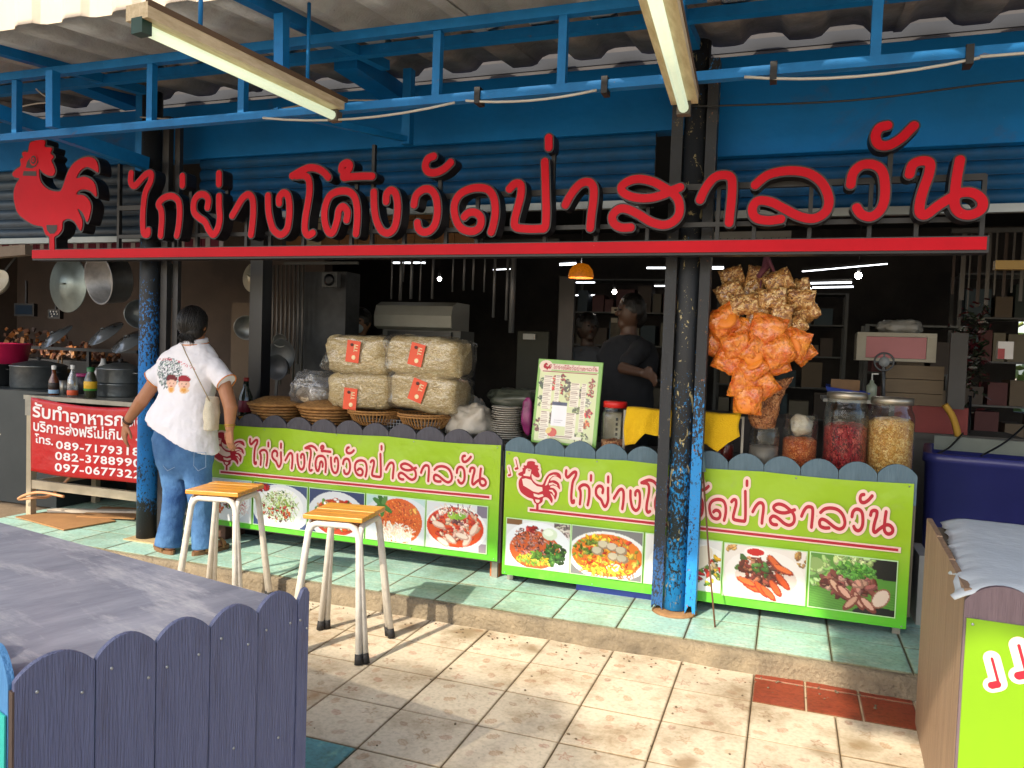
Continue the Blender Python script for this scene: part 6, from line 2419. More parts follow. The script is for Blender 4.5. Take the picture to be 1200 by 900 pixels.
# ================================================================== GOODS ON THE RIGHT COUNTER
# menu board
a_, b_2, c_3 = at(622, 516, Y=4.13), at(696, 519, Y=4.13), at(631, 418, Y=4.20)
mw, mh = 0.365, 0.47
menu = empty('menu_board', (a_.x, 4.14, a_.z - 0.008), 0, 'green framed menu board leaning on the right counter', 'sign')
menu.rotation_euler = (R(-8), R(1.5), R(3))
P = Paint(130, 168, (206, 214, 150), 3)
P.rect(0, 0, 130, 168, (120, 176, 60)); P.rect(5, 22, 123, 164, (212, 220, 168)); P.ell(16, 14, 14, 12, (232, 210, 190))
P.rect(22, 8, 122, 20, (236, 214, 200)); P.rect(10, 23, 120, 25, (150, 60, 50))
for (cx, cy, rx, ry, cl_) in ((36, 48, 7, 16, RED), (54, 48, 9, 20, (150, 30, 26)), (63, 52, 7, 14, (70, 60, 40)), (112, 52, 6, 24, (150, 40, 34)), (95, 60, 8, 14, (110, 100, 84)), (12, 48, 6, 12, DGR), (68, 70, 9, 12, (150, 136, 96)), (14, 84, 8, 14, (70, 90, 60)),
                             (110, 102, 8, 8, RED), (86, 98, 8, 7, (110, 120, 70)), (104, 124, 9, 8, ORG), (10, 132, 7, 16, (120, 50, 34)), (36, 114, 5, 14, (90, 80, 60)), (96, 150, 18, 10, (96, 110, 60)), (44, 90, 10, 8, (120, 90, 60)), (104, 82, 8, 7, (190, 190, 170))):
    P.chunks(cx, cy, rx, ry, 30, 3, [cl_, [v * 1.3 for v in cl_], [v * .7 for v in cl_]])
for x0_, x1_, y0_, y1_ in ((14, 32, 32, 100), (38, 48, 30, 84), (70, 88, 44, 92), (92, 102, 44, 140), (14, 32, 104, 160), (66, 86, 104, 150), (36, 100, 150, 156)):
    P.rect(x0_, y0_, x1_, y1_, (236, 230, 214))
    for y in np.arange(y0_ + 2, y1_, 3.6):
        P.line([(x0_ + 1.5, y), (x0_ + (x1_ - x0_) * P.r.uniform(.6, .95), y)], .6, (146, 116, 100))
P.rect(36, 84, 66, 132, (238, 238, 244)); P.rect(36, 84, 66, 91, (34, 48, 88)); P.rect(42, 120, 60, 121, (170, 170, 180)); P.rect(42, 124, 56, 125, (170, 170, 180))
P.ell(40, 145, 10, 9, (206, 60, 40)); P.ell(33, 142, 5, 7, (226, 200, 120), .6)
grid_print('print', P.c, M_food, mw, mh, menu, (0, 0, 0))
MB().bb(-0.003, mw + 0.003, 0.0015, 0.012, -0.003, mh + 0.003).build('backing', mat('green board edge', '6aa03c', .5), menu)
o_ = link_mesh('lettering', txt_red, None, menu, (0, 0, 0))
sx_ = 0.255 / (TX1 - TX0); sz_ = 0.026 / (TZ1 - TZ0)
o_.scale = (sx_, 1, sz_); o_.location = (0.085 - TX0 * sx_, -0.0015, mh - 0.052 - TZ0 * sz_)
o_ = link_mesh('rooster_print', ro_flat, None, menu, (0, 0, 0))
s_ = 0.05 / (RX1 - RX0); o_.scale = (s_, 1, s_ * .9); o_.location = (0.028 - RX0 * s_, -0.0015, mh - 0.062 - RZ0 * s_ * .9)
# cups holder right of the menu
c_ = at(713, 500, Y=4.3)
cb = empty('straw_box', (c_.x - 0.03, 4.3, RTZ), R(4), 'cream box with a row of black slots beside the menu board', 'box')
MB().bb(0, 0.10, 0, 0.08, 0, 0.215).build('carton', mat('cream card', 'c9bfae', .7), cb)
for k in range(6):
    MB().bb(0.070, 0.082, -0.0015, -0.0003, 0.03 + 0.028 * k, 0.046 + 0.028 * k).build('slot', mat('black print', '1c1a1a', .6), cb)
M_glass = mat_clear('clear jar glass', 'f2f4f0', 0.02, 0.05, .06)


def jar(px, y, r, h, label, lid, fill, fh, neck=0.8, liddy=0.03, cone=0.0):
    c = at(px, 500, Y=y)
    r_ = empty('jar', (c.x, y, RTZ), 0, label, 'jar', 'glass jars along the right counter')
    MB().lathe([(0, 0.002), (r * .9, 0.002), (r, 0.012), (r, h * 0.80), (r * 0.96, h * 0.86), (r * neck, h * 0.92), (r * neck, h)], n=32).build('glass', M_glass, r_)
    if lid is not None:
        MB().lathe([(0, h + liddy), (r * neck * .98, h + liddy), (r * neck * 1.06, h + liddy - .004), (r * neck * 1.06, h - 0.004), (r * neck, h - 0.004)], n=32).build('lid', lid, r_)
    if fill is not None:
        rr = r * 0.955
        prof = [(0, 0.006), (rr * 0.88, 0.006), (rr, 0.016), (rr, fh * .93), (rr * .8, fh), (rr * .4, fh * 1.03), (0, fh * 1.04)]
        b_ = MB().lathe(prof, n=32)
        for i, p in enumerate(b_.v):
            if p[2] > fh * .8:
                b_.v[i] = (p[0], p[1], p[2] + 0.012 * mnoise.noise(Vector((p[0] * 30, p[1] * 30, px))))
        b_.build('contents', fill, r_)
    return r_


M_alu = mat('brushed aluminium lid', 'a8a294', 0.35, 0.8, scale=20, amt=.4)
jar(720, 4.22, 0.072, 0.255, 'clear plastic jar with a red screw lid and a few crumbs inside', mat('red plastic lid', 'd2201c', .4), mat_speck('fried crumbs', ['b06a4a', '8a4a30', 'c98c66', 'd9a67c'], 90, .7, .9), 0.07, .85)
jar(991, 4.22, 0.105, 0.365, 'tall glass jar of dried red chillies with a metal lid', M_alu, mat_speck('dried red chillies', ['8a1020', '650a16', 'a01c2a', 'b84a44', '4a0810', '92141f'], 120, .4, 1.0, (1, 1, .6)), 0.235, .86)
jar(1044, 4.22, 0.106, 0.35, 'tall glass jar of roasted peanuts with a metal lid, at the counter end', M_alu, mat_speck('roasted peanuts', ['e0b468', 'd19c4c', 'eccb88', 'b9813a', 'c9913f'], 120, .45, 1.0), 0.275, .86)
jar(938, 4.22, 0.085, 0.27, 'open glass jar holding a knotted bag of orange dried shrimp', None, mat_speck('dried shrimp', ['c8642c', 'a84a1e', 'd98a52', 'b0502a'], 120, .5, 1.0), 0.15, .95)
c_ = at(940, 494, Y=4.22)
crumpled(0.09, 0.08, 0.10, 6.1, 'plastic_bag', 'twisted clear bag top poking out of the open jar of dried shrimp', 'bag', mat('whitish bag film', 'b9b0a0', .35, scale=20, col2='8a7f70', amt=.8), (c_.x, 4.22, RTZ + 0.17), None, 0.05)
jar(896, 4.20, 0.076, 0.20, 'squat glass jar under the tall bag of fried shallots', None, mat('grey translucent film', '7e7873', .4, scale=12, amt=.8), 0.10, .95)
c_ = at(896, 478, Y=4.2)
tbg = MB()
loft(tbg, [((0, 0, 0), 0.055, 0.05, (0, 0)), ((-0.008, 0, 0.05), 0.072, 0.055, (0, 0)), ((0.004, 0, 0.13), 0.072, 0.05, (0, 0)), ((0.02, 0, 0.2), 0.082, 0.035, (0.1, 0)), ((0.045, 0, 0.25), 0.095, 0.012, (0.25, 0))], 24)
tb1 = link_mesh('snack_bag', voxel(tbg, 'snack_bag', 0.006, 2, .5, .012, .03), mat_speck('fried shallots', ['8a5230', 'a86c42', '6e3e22', 'c48e60', 'b47848'], 110, .35, 1.0), None, (c_.x, 4.2, RTZ + 0.19))
tag(tb1, 'tall bag of brown fried shallots with a pointed open corner, left of the shrimp jar', 'bag')
# chilli jar half under the yellow cloth
c_ = at(850, 515, Y=4.24)
jar(850, 4.26, 0.05, 0.10, 'small jar of red sauce half covered by the yellow cloth', None, mat('dark red sauce', '7a1f1a', .3), 0.085, .95)
c_ = at(742, 515, Y=4.24)


def yellow_cloth(px0, px1, top, bots, name_label, seed):
    """Cloth hanging over a rail: front flap with folds and slanting hem."""
    a, b_ = at(px0, top, Y=4.11), at(px1, top, Y=4.11)
    w = b_.x - a.x
    nu, nv = 44, 26
    vs2, fs2 = [], []
    for j in range(nv + 1):
        v = j / nv
        for i in range(nu + 1):
            u = i / nu
            k = u * (len(bots) - 1)
            k0 = min(int(k), len(bots) - 2)
            bz = bots[k0] + (bots[k0 + 1] - bots[k0]) * (k - k0)
            if v < 0.2:
                t = v / 0.2
                z = -0.006 * (1 - math.sin(t * math.pi / 2)); y = 0.16 * (1 - t)
            else:
                t = (v - 0.2) / 0.8
                z = -bz * t; y = -0.012 * math.sin(t * 1.5)
            y += 0.011 * math.sin(u * 19 + seed) * min(1, v * 2) + 0.007 * math.sin(u * 41 + seed * 2 + v * 3) * v
            z += 0.004 * math.sin(u * 12 + seed)
            vs2.append((u * w + 0.006 * math.sin(v * 6 + seed), y, z))
    for j in range(nv):
        for i in range(nu):
            q_ = j * (nu + 1) + i
            fs2.append((q_, q_ + 1, q_ + nu + 2, q_ + nu + 1))
    o_ = MB().add(vs2, fs2, True).build('yellow_cloth', mat('yellow towelling', 'e3b90c', 0.9, scale=6, col2='cf9f08', amt=.7, bump=.6, bscale=160), None, (a.x, 4.075, a.z))
    o_.modifiers.new('s', 'SOLIDIFY').thickness = 0.004
    return o_


yc = yellow_cloth(735, 868, 478, [0.20, 0.19, 0.125, 0.13, 0.13, 0.14, 0.15, 0.155, 0.16, 0.19, 0.14, 0.11], '', 1)
tag(yc, 'bright yellow cloth hung over a rail behind the peeling right post', 'cloth')
yr = empty('towel_rail', (at(735, 482, Y=4.15).x - 0.02, 4.16, RTZ), 0, 'thin steel rail under the yellow cloth behind the right post', 'rail')
w_ = at(868, 482, Y=4.15).x - at(735, 482, Y=4.15).x + 0.04
MB().bb(0, w_, -0.006, 0.006, 0.235, 0.245).build('bar', M_steelleg, yr)
for x_ in (0.0, w_ - 0.012):
    MB().bb(x_, x_ + 0.012, -0.006, 0.006, 0, 0.2345).build('upright', M_steelleg, yr)
# stick with a blue-grey handle leaning by the right post
sp_, st_ = at(838, 735, z=0.1), at(823, 540, Y=3.985)
sk = empty('hooked_stick', (sp_.x, sp_.y, 0.1), 0, 'thin brown stick with a grey handle leaning just right of the peeling post', 'stick')
d_ = st_ - sp_
MB().tube([(0, 0, 0), d_ * 0.35 + Vector((-.004, 0, 0)), d_ * 0.97], 0.0045, 8).build('rod', mat('brown rod', '6e4b34', .6), sk)
MB().tube([d_ * 0.93, d_ * 1.12], 0.013, 10).build('handle', mat('blue grey plastic', '5d7884', .5), sk)
# blue lidded tray under the counter
c_ = at(676, 690, z=0.1)
bt = empty('storage_tray', (c_.x, 4.10, 0.1), 0, 'blue plastic tray pushed under the right counter', 'tray')
MB().bb(0, 0.46, 0, 0.3, 0, 0.045).build('tray_body', mat('blue plastic', '3048a6', .45, col2='24378a', scale=5), bt)
MB().bb(-0.006, 0.466, -0.006, 0.3, 0.0455, 0.06).build('rim', mat('dark blue plastic', '28365e', .45), bt)
MB().bb(0.10, 0.26, -0.008, 0.1, 0.0605, 0.072).build('lid_card', mat('grey card', '9a9a98', .6), bt)

# ================================================================== HANGING SNACK BAGS
M_chipb = mat_speck('brown fried chips', ['b88444', 'cf9e5c', '9c6630', 'e4c084', 'c49050', '84542a'], 95, .32, 1.0, (1, 1, 1))
M_chipb.node_tree.nodes['Principled BSDF'].inputs['Coat Weight'].default_value = 0.7
M_orng = mat('orange crackers in film', 'ffa236', 0.26, scale=20, col2='d8560e', amt=1.0, bump=1.0, bscale=42, dist=3.5, coat=0.9)
M_orng.node_tree.nodes['Principled BSDF'].inputs['Coat Roughness'].default_value = 0.2


def pillow(w, h, t, seed, n=16):
    vs2, fs2 = [], []
    for sgn in (-1, 1):
        for j in range(n + 1):
            for i in range(n + 1):
                u, v = 2 * i / n - 1, 2 * j / n - 1
                k = max(0, (1 - u ** 4)) ** .7 * max(0, (1 - v ** 4)) ** .7
                cr = 0.12 * mnoise.noise(Vector((u * 3, v * 3, seed * 5 + sgn))) + 0.10 * abs(mnoise.noise(Vector((u * 7, v * 7, seed))))
                x = w / 2 * u * (1 - 0.10 * (1 - abs(v)) ** 0 * (1 - k)) + 0.004 * mnoise.noise(Vector((v * 5, seed, 1)))
                z = h / 2 * v + 0.008 * mnoise.noise(Vector((u * 4, seed, 2)))
                y = sgn * (t / 2 * k * (1 + cr * 2) + 0.0008) + 0.012 * math.sin(u * 2 + seed) * abs(v) ** 2 + cr * 0.03 * (1 - k)
                vs2.append((x, y, z))
        o0 = 0 if sgn < 0 else (n + 1) ** 2
        for j in range(n):
            for i in range(n):
                a = o0 + j * (n + 1) + i
                fs2.append((a, a + 1, a + n + 2, a + n + 1))
    return MB().add(vs2, fs2, True)


bun = empty('chip_bag_bunch', (-0.13, 4.08, 1.92), 0, 'bunch of small bags of brown fried chips hanging under the red sign strip', 'snack bags', 'bunches of snack bags hanging by the right post')
bag_b = []
for s_ in range(5):
    me = pillow(0.15, 0.105, 0.05, s_ + 0.5).mesh('chip_bag'); me.materials.append(M_chipb); bag_b.append(me)
for (px, py, dv, ang, yaw, sc_) in [(858, 324, 0.02, 20, 20, .9), (855, 343, -0.02, 28, 10, 1), (888, 322, 0.04, -10, -10, .8), (912, 330, -0.02, 25, -15, 1), (936, 338, 0.03, 5, -30, .9), (872, 356, -0.06, 8, 5, 1.05), (905, 350, -0.05, 2, 5, 1.0),
                                    (938, 352, -0.02, -8, -20, 1.05), (860, 365, 0.06, 60, 10, .9), (889, 370, -0.03, 75, 5, 1.0), (915, 372, -0.05, 80, -10, 1.0), (944, 366, 0.0, 30, -30, 1.0), (903, 383, 0.0, 70, 10, .95), (930, 384, -0.02, 40, -20, .95), (880, 338, 0.05, 60, 0, 1), (925, 362, 0.06, 10, 0, 1.1)]:
    c_ = at(px, py, Y=4.08 + dv)
    o_ = link_mesh('chip_bag', bag_b[rnd.randrange(5)], None, bun, (c_.x + 0.13, dv, c_.z - 1.92), (R(rnd.uniform(-20, 20)), R(-ang), R(yaw)))
    o_.scale = (sc_, sc_, sc_)
kn_ = MB().tube([(0, 0.03, 0.02), (0.0, 0.02, -0.06), (-0.03, -0.02, -0.11)], [0.008, 0.02, 0.012], 8)
kn_.tube([(0, 0.03, 0.02), (0.02, 0.0, -0.04), (0.05, -0.02, -0.10)], [0.006, 0.01, 0.006], 8)
kn_.build('tie_string', mat('purple net string', '6e3a48', .7), bun)
bun2 = empty('cracker_bag_bunch', (-0.16, 4.05, 1.62), 0, 'bunch of bags of bright orange crackers hanging below the brown chips', 'snack bags', 'bunches of snack bags hanging by the right post')
cr_me = []
for s_ in range(4):
    b_ = pillow(0.165, 0.14, 0.075, s_ + 9.2)
    me = b_.mesh('cracker_bag'); me.materials.append(M_orng); cr_me.append(me)
disc = MB().lathe([(0, 0.0), (0.02, 0.006), (0.04, 0.0), (0.052, -0.004), (0.05, -0.006), (0.04, -0.003), (0.02, 0.003), (0, -0.003)], n=16).mesh('cracker')
disc.materials.append(mat('orange cracker', 'f0902e', 0.45, scale=18, col2='d86a16', amt=.8))
for k_, (px, py, dv, ang, yaw, sc_) in enumerate([(848, 378, -0.03, 35, 15, 1.1), (872, 388, 0.0, 80, 5, .9), (899, 388, -0.04, -15, 0, 1.15), (930, 402, -0.02, -20, -25, 1.05), (838, 402, 0.0, 70, 15, .95), (863, 405, -0.06, 20, 5, .95), (886, 412, -0.06, 60, 5, .9), (912, 412, -0.06, 30, -10, 1.05),
                                     (855, 422, -0.03, -25, 10, 1.0), (882, 430, -0.05, 40, 0, .95), (906, 424, 0.0, 20, -10, 1), (872, 450, -0.04, 80, 5, 1.0), (876, 468, -0.05, 88, 5, 1.0), (893, 452, -0.02, 35, -15, .95), (940, 412, .02, 40, -30, .8)]):
    c_ = at(px, py, Y=4.05 + dv)
    o_ = link_mesh('cracker_bag', cr_me[rnd.randrange(4)], None, bun2, (c_.x + 0.16, dv, c_.z - 1.62), (R(rnd.uniform(-18, 18)), R(-ang), R(yaw)))
    o_.scale = (sc_, sc_, sc_)
    for j in range(1 if k_ % 3 == 0 else 0):
        link_mesh('cracker', disc, None, o_, (rnd.uniform(-.035, .035), -0.036 - 0.004 * j, rnd.uniform(-.025, .025)), (R(80 + rnd.uniform(-22, 22)), R(rnd.uniform(-25, 25)), 0))
MB().tube([(0.02, 0.03, 0.27), (0.0, 0.02, 0.0)], 0.004, 6).build('tie_string', mat('purple net string', '6e3a48', .7), bun2)

# ================================================================== KITCHEN, LEFT
M_steel = mat('brushed stainless steel', 'a3a29c', 0.38, 0.75, scale=5, col2='77766f', amt=.8, bump=.08, bscale=50)
M_alum = mat('dull beaten aluminium', '9aa0a2', 0.36, 0.85, scale=6, col2='6c7274', amt=.9, bump=.3, bscale=30)
M_creamst = mat('cream dusty steel', 'b9ab92', 0.55, 0.1, scale=5, col2='94866e', amt=.7)
TT = 0.965
pt = empty('prep_table', (-5.10, 4.02, 0.1), 0, 'steel prep table at the left with a red Thai banner tied to its front', 'table')
MB().bb(0, 1.12, 0, 0.62, 0.835, 0.865).build('table_top', M_steel, pt)
MB().bb(0.01, 0.10, 0.005, 0.03, 0.72, 0.834).build('corner_plate', M_steel, pt)
for x_, y_ in ((0.02, 0.01), (1.06, 0.01), (0.02, 0.56), (1.06, 0.56)):
    MB().bb(x_, x_ + 0.045, y_, y_ + 0.045, 0, 0.72).build('leg', M_creamst, pt)
MB().bb(0.066, 1.059, 0.015, 0.05, 0.20, 0.26).build('stretcher', M_creamst, pt)
MB().bb(0.066, 1.059, 0.565, 0.60, 0.20, 0.25).build('stretcher', M_creamst, pt)
MB().bb(0.025, 0.06, 0.056, 0.559, 0.20, 0.25).build('stretcher', M_creamst, pt)
# its banner
M_redb = mat('glossy red vinyl', 'c8141a', 0.35, scale=3, col2='b01016', amt=.6, bump=.3, bscale=6, dist=5)
nu, nv = 40, 20
vs_, fs_ = [], []
BW, BH = 1.02, 0.52
for j in range(nv + 1):
    for i in range(nu + 1):
        u, v = i / nu, j / nv
        z = BH * v - 0.03 * math.sin(math.pi * u) * v * v - 0.012 * u - 0.01 * (1 - v) * math.sin(u * 5)
        y = -0.006 * math.sin(u * 9 + 2 * v) * (1 - v * .4) - 0.01
        vs_.append((BW * u, y, z))
for j in range(nv):
    for i in range(nu):
        a = j * (nu + 1) + i
        fs_.append((a, a + 1, a + nu + 2, a + nu + 1))
rb = MB().add(vs_, fs_, True).build('banner', M_redb, pt, (0.105, -0.012, 0.335))
rb.modifiers.new('s', 'SOLIDIFY').thickness = 0.0016
M_wt = mat('white banner letters', 'f4ecec', .5, amt=.1)
for txt, x0_, x1_, z0_, z1_, sp_ in (('รับทำอาหารกล่อง', 0.02, 1.12, 0.385, 0.50, 1.0), ('บริการส่งฟรีไม่เกิน   .กม', 0.03, 1.10, 0.288, 0.378, 1.0), ('โทร.', 0.045, 0.215, 0.205, 0.272, 1.0),
                                ('089-7179318', 0.24, 0.985, 0.185, 0.243, 1.1), ('082-3788990', 0.235, 0.995, 0.108, 0.166, 1.1), ('097-0677322', 0.235, 1.0, 0.030, 0.088, 1.1)):
    me = text_mesh(txt, 0.1, 'lettering', 0.0022, sp_)
    co = np.zeros(len(me.vertices) * 3); me.vertices.foreach_get('co', co); co = co.reshape(-1, 3)
    lo, hi = co.min(0), co.max(0)
    sl = -0.012
    co2 = co.copy()
    co2[:, 0] = x0_ + (co[:, 0] - lo[0]) / (hi[0] - lo[0]) * (x1_ - x0_)
    co2[:, 2] = z0_ + (co[:, 2] - lo[2]) / (hi[2] - lo[2]) * (z1_ - z0_)
    uu, vv2 = np.clip(co2[:, 0] / BW, 0, 1.2), co2[:, 2] / BH
    keep_y = -0.006 * np.sin(uu * 9 + 2 * vv2) * (1 - vv2 * .4) - 0.01 - 0.0035
    co2[:, 2] += -0.03 * np.sin(np.pi * np.clip(uu, 0, 1)) * vv2 ** 2 - 0.012 * uu - 0.01 * (1 - vv2) * np.sin(uu * 5)
    co2[:, 1] = keep_y
    me.vertices.foreach_set('co', co2.ravel())
    bm = bmesh.new(); bm.from_mesh(me)
    bad = [f for f in bm.faces if f.calc_center_median().x > BW - 0.004]
    bmesh.ops.delete(bm, geom=bad, context='FACES')
    bm.to_mesh(me); bm.free()
    link_mesh('lettering', me, M_wt, rb)


def pot(name, loc, r, h, label, lid=False, handles=True, group='pots and pans in the kitchen', tilt=None, m=None):
    m = m or M_alum
    r_ = empty(name, loc, 0, label, 'pot', group)
    if tilt:
        r_.rotation_euler = tilt
    MB().lathe([(0, 0.0), (r * .96, 0.0), (r, 0.012), (r, h), (r * 1.035, h + 0.004), (r * 1.035, h + 0.010), (r * .975, h + 0.008), (r * .975, 0.008), (0, 0.008)], n=36).build('pan_body', m, r_)
    if lid:
        MB().lathe([(r * 1.02, h + 0.011), (r * .9, h + 0.022), (r * .3, h + 0.05), (0, h + 0.052)], n=32).build('lid', m, r_)
        MB().lathe([(0.008, h + 0.05), (0.02, h + 0.075), (0, h + 0.08)], n=12).build('knob', mat('black rubber', '1b1a1c'), r_)
    if handles:
        for s_ in (-1, 1):
            MB().tube([(s_ * r, -0.035, h * .8), (s_ * (r + 0.03), -0.025, h * .8), (s_ * (r + 0.03), 0.025, h * .8), (s_ * r, 0.035, h * .8)], 0.005, 8).build('handle', m, r_)
    return r_


c_ = at(33, 450, Y=4.5)
pot('pot', (at(36, 460, Y=4.55).x, 4.62, TT - 0.0), 0.20, 0.17, 'wide aluminium pot at the far left end of the prep table', True)
pot('pot', (at(0, 460, Y=4.6).x - .1, 4.62, TT - 0.0), 0.18, 0.17, 'dark aluminium pot cut off by the left edge of the photo', False, m=mat('blackened aluminium', '4a4c4e', .4, .7))
c_ = at(137, 455, Y=4.36)
pot('pot', (c_.x, 4.38, TT), 0.155, 0.085, 'lower of two stacked steel pans beside the left post', False, False)
pot('pot', (c_.x + 0.005, 4.385, TT + 0.095), 0.155, 0.10, 'upper of two stacked steel pans beside the left post', True, True)
stand = MB().bb(-6.4, -5.11, 4.3, 4.95, 0.1, TT - 0.001).build('steel_cabinet', mat('dark steel cabinet', '3c4244', .5, .3, scale=4, col2='2a3236'))
tag(stand, 'grey steel cabinet carrying the wide pots, left of the red banner', 'cabinet')


def bottle(px, y, prof, label, body_m, cap_m, lab_m, lz, bh=None):
    c = at(px, 460, Y=y)
    r_ = empty('bottle', (c.x, y, TT), 0, label, 'bottle', 'sauce bottles on the prep table')
    MB().lathe(prof, n=20).build('glass', body_m, r_)
    rt_, zt_2 = prof[-2]
    MB().lathe([(rt_ + .002, zt_2 - 0.012), (rt_ + .003, zt_2 + 0.018), (0, zt_2 + 0.02)], n=16).build('cap', cap_m, r_)
    rb_ = max(p[0] for p in prof) + 0.0012
    for k, (za, zb_, mm) in enumerate(lab_m):
        MB().lathe([(rb_ - .001, za), (rb_, za + .001), (rb_, zb_ - .001), (rb_ - .001, zb_)], n=20).build('paper_label', mm, r_)
    return r_


bottle(63, 4.14, [(0, 0), (0.034, 0), (0.034, 0.10), (0.015, 0.15), (0.013, 0.195), (0, 0.195)], 'brown sauce bottle with white cap and black and blue label', mat('brown glass', '6a3414', .15, coat=.5), mat('white cap', 'dcdcd8', .4),
       [(0.012, 0.04, mat('pale blue label', '8fb4d2', .5)), (0.045, 0.09, mat('black label', '2a1e1c', .5))], 0)
bottle(85, 4.14, [(0, 0), (0.034, 0), (0.035, 0.09), (0.03, 0.13), (0.012, 0.175), (0.012, 0.205), (0, 0.205)], 'clear bottle with white cap and orange label', mat_clear('clear bottle', 'cfd6d8', .28, .1), mat('white cap', 'dcdcd8', .4),
       [(0.01, 0.045, mat('orange label', 'd2542a', .5))], 0)
bottle(106, 4.14, [(0, 0), (0.04, 0), (0.042, 0.12), (0.034, 0.15), (0.022, 0.18), (0.022, 0.195), (0, 0.195)], 'wide bottle with green cap and yellow and green label', mat('dark sauce glass', '3a3c2a', .2, coat=.5), mat('green cap', '2a6a3a', .4),
       [(0.065, 0.115, mat('yellow label', 'e0b020', .5)), (0.05, 0.0645, mat('green label', '3f8a2c', .5))], 0)
c_ = at(74, 465, Y=4.24)
cup = MB().lathe([(0, 0), (0.034, 0), (0.042, 0.10), (0.040, 0.10), (0.032, 0.004), (0, 0.004)], n=24).build('steel_cup', M_steel, None, (c_.x, 4.26, TT))
tag(cup, 'plain steel cup between the brown and the clear bottle', 'cup')
c_ = at(96, 445, Y=4.36)
tub = MB().lathe([(0, 0), (0.05, 0), (0.058, 0.13), (0.055, 0.13), (0.048, 0.004), (0, 0.004)], n=24).build('plastic_tub', mat('dark tub', '2c2a30', .5), None, (c_.x, 4.38, TT))
tag(tub, 'dark tub with a magenta rim behind the clear bottle', 'tub')
MB().lathe([(0.056, 0.128), (0.062, 0.13), (0.062, 0.15), (0.0, 0.152)], n=24).build('tub_lid', mat('magenta lid', 'a02a6a', .4), tub)
c_ = at(116, 418, Y=4.62)
fn = empty('funnel', (c_.x, 4.66, TT + 0.13), 0, 'white upturned funnel behind the pans', 'funnel')
MB().lathe([(0.075, 0.0), (0.02, 0.095), (0.014, 0.13), (0.010, 0.13), (0.016, 0.095), (0.07, 0.0)], n=24).build('cone', mat('white plastic', 'b8b8b4', .5), fn)
bxs = MB().bb(-0.1, 0.12, -0.08, 0.08, 0, 0.13).build('grey_box', mat('grey box', '55524e', .7), None, (c_.x, 4.66, TT)); tag(bxs, 'small grey box carrying the white funnel', 'box')
c_ = at(70, 425, Y=4.8)
cbd = MB().lathe([(0, 0), (0.09, 0), (0.10, 0.03), (0, 0.032)], n=24).build('chopping_block', mat('round wood block', 'b48a5c', .7, bump=.3), None, (c_.x, 4.8, TT + 0.12))
tag(cbd, 'round wooden chopping block behind the bottles', 'chopping block')
cbs = MB().bb(-.12, .12, -.1, .1, 0, .119).build('grey_box', mat('grey box', '55524e', .7), None, (c_.x, 4.8, TT)); tag(cbs, 'grey box under the round wooden chopping block', 'box')
for x_, y_, an in ((-0.03, 0.0, 14), (0.02, 0.01, -6), (0.0, 0.02, 4)):
    o_ = MB().tube([(0, 0, 0), (math.sin(R(an)) * .1, 0, .1)], .005, 6).build('peg', mat('wood peg', '8a6844', .7), cbd, (x_, y_, .03))
# pink bucket with odds and ends
c_ = at(6, 427, Y=4.75)
pb = empty('pink_bucket', (c_.x - 0.02, 4.8, c_.z - 0.02), 0, 'bright pink plastic bucket at the left edge above the pots', 'bucket')
MB().lathe([(0, 0), (0.13, 0), (0.165, 0.19), (0.175, 0.19), (0.175, 0.20), (0.16, 0.20), (0.126, 0.006), (0, 0.006)], n=32).build('bucket_body', mat('pink plastic', 'd8285e', .4, col2='c01f50', amt=.5), pb)
sh_ = MB().bb(-0.22, 0.2, -0.16, 0.18, -0.02, 0).bb(-0.2, -0.17, -0.14, -0.11, -0.35, -0.0201).bb(0.15, 0.18, -0.14, -0.11, -0.35, -0.0201).build('wire_shelf', mat('dark shelf steel', '34363a', .5, .4), None, (c_.x - 0.02, 4.8, c_.z - 0.021))
tag(sh_, 'dark small shelf holding the pink bucket', 'shelf')
# clutter of wooden utensils and jars on a wall shelf
c0_, c1_ = at(-10, 418, Y=6.3), at(105, 418, Y=6.3)
ws = empty('wall_shelf', (c0_.x, 6.3, c0_.z), 0, 'dark kitchen shelf with a heap of small brown packets', 'shelf')
MB().bb(0, c1_.x - c0_.x, 0, 0.5, -0.03, 0).build('board', mat('dark shelf steel', '34363a'), ws)
MB().bb(0, c1_.x - c0_.x, 0, 0.03, -1.3, -0.031).build('panel', mat('dark shelf steel', '34363a'), ws)
mk = empty('packet_heap', (c0_.x, 6.3, c0_.z), 0, 'heap of small brown and orange packets on the kitchen shelf', 'packets')
hp_ = MB()
for k in range(150):
    x_ = rnd.uniform(0.03, c1_.x - c0_.x - .03)
    hmax = 0.30 * (1 - (x_ / (c1_.x - c0_.x)) ** 2) + .04
    s_ = rnd.uniform(.02, .045)
    hp_.box((x_, rnd.uniform(.05, .45), rnd.uniform(s_ * .6, hmax)), (s_, s_, s_ * 1.6), Matrix.Rotation(rnd.uniform(0, 3), 3, Vector((rnd.random(), rnd.random(), 1)).normalized()))
hp_.build('packets', mat_speck('brown packets', ['7a4a2a', 'a0622e', '5a3a2a', '8c6e5c', '6e4436', 'b08058', '594a48'], 14, .6, .2), mk)
tag([c for c in mk.children][0], kind='stuff')
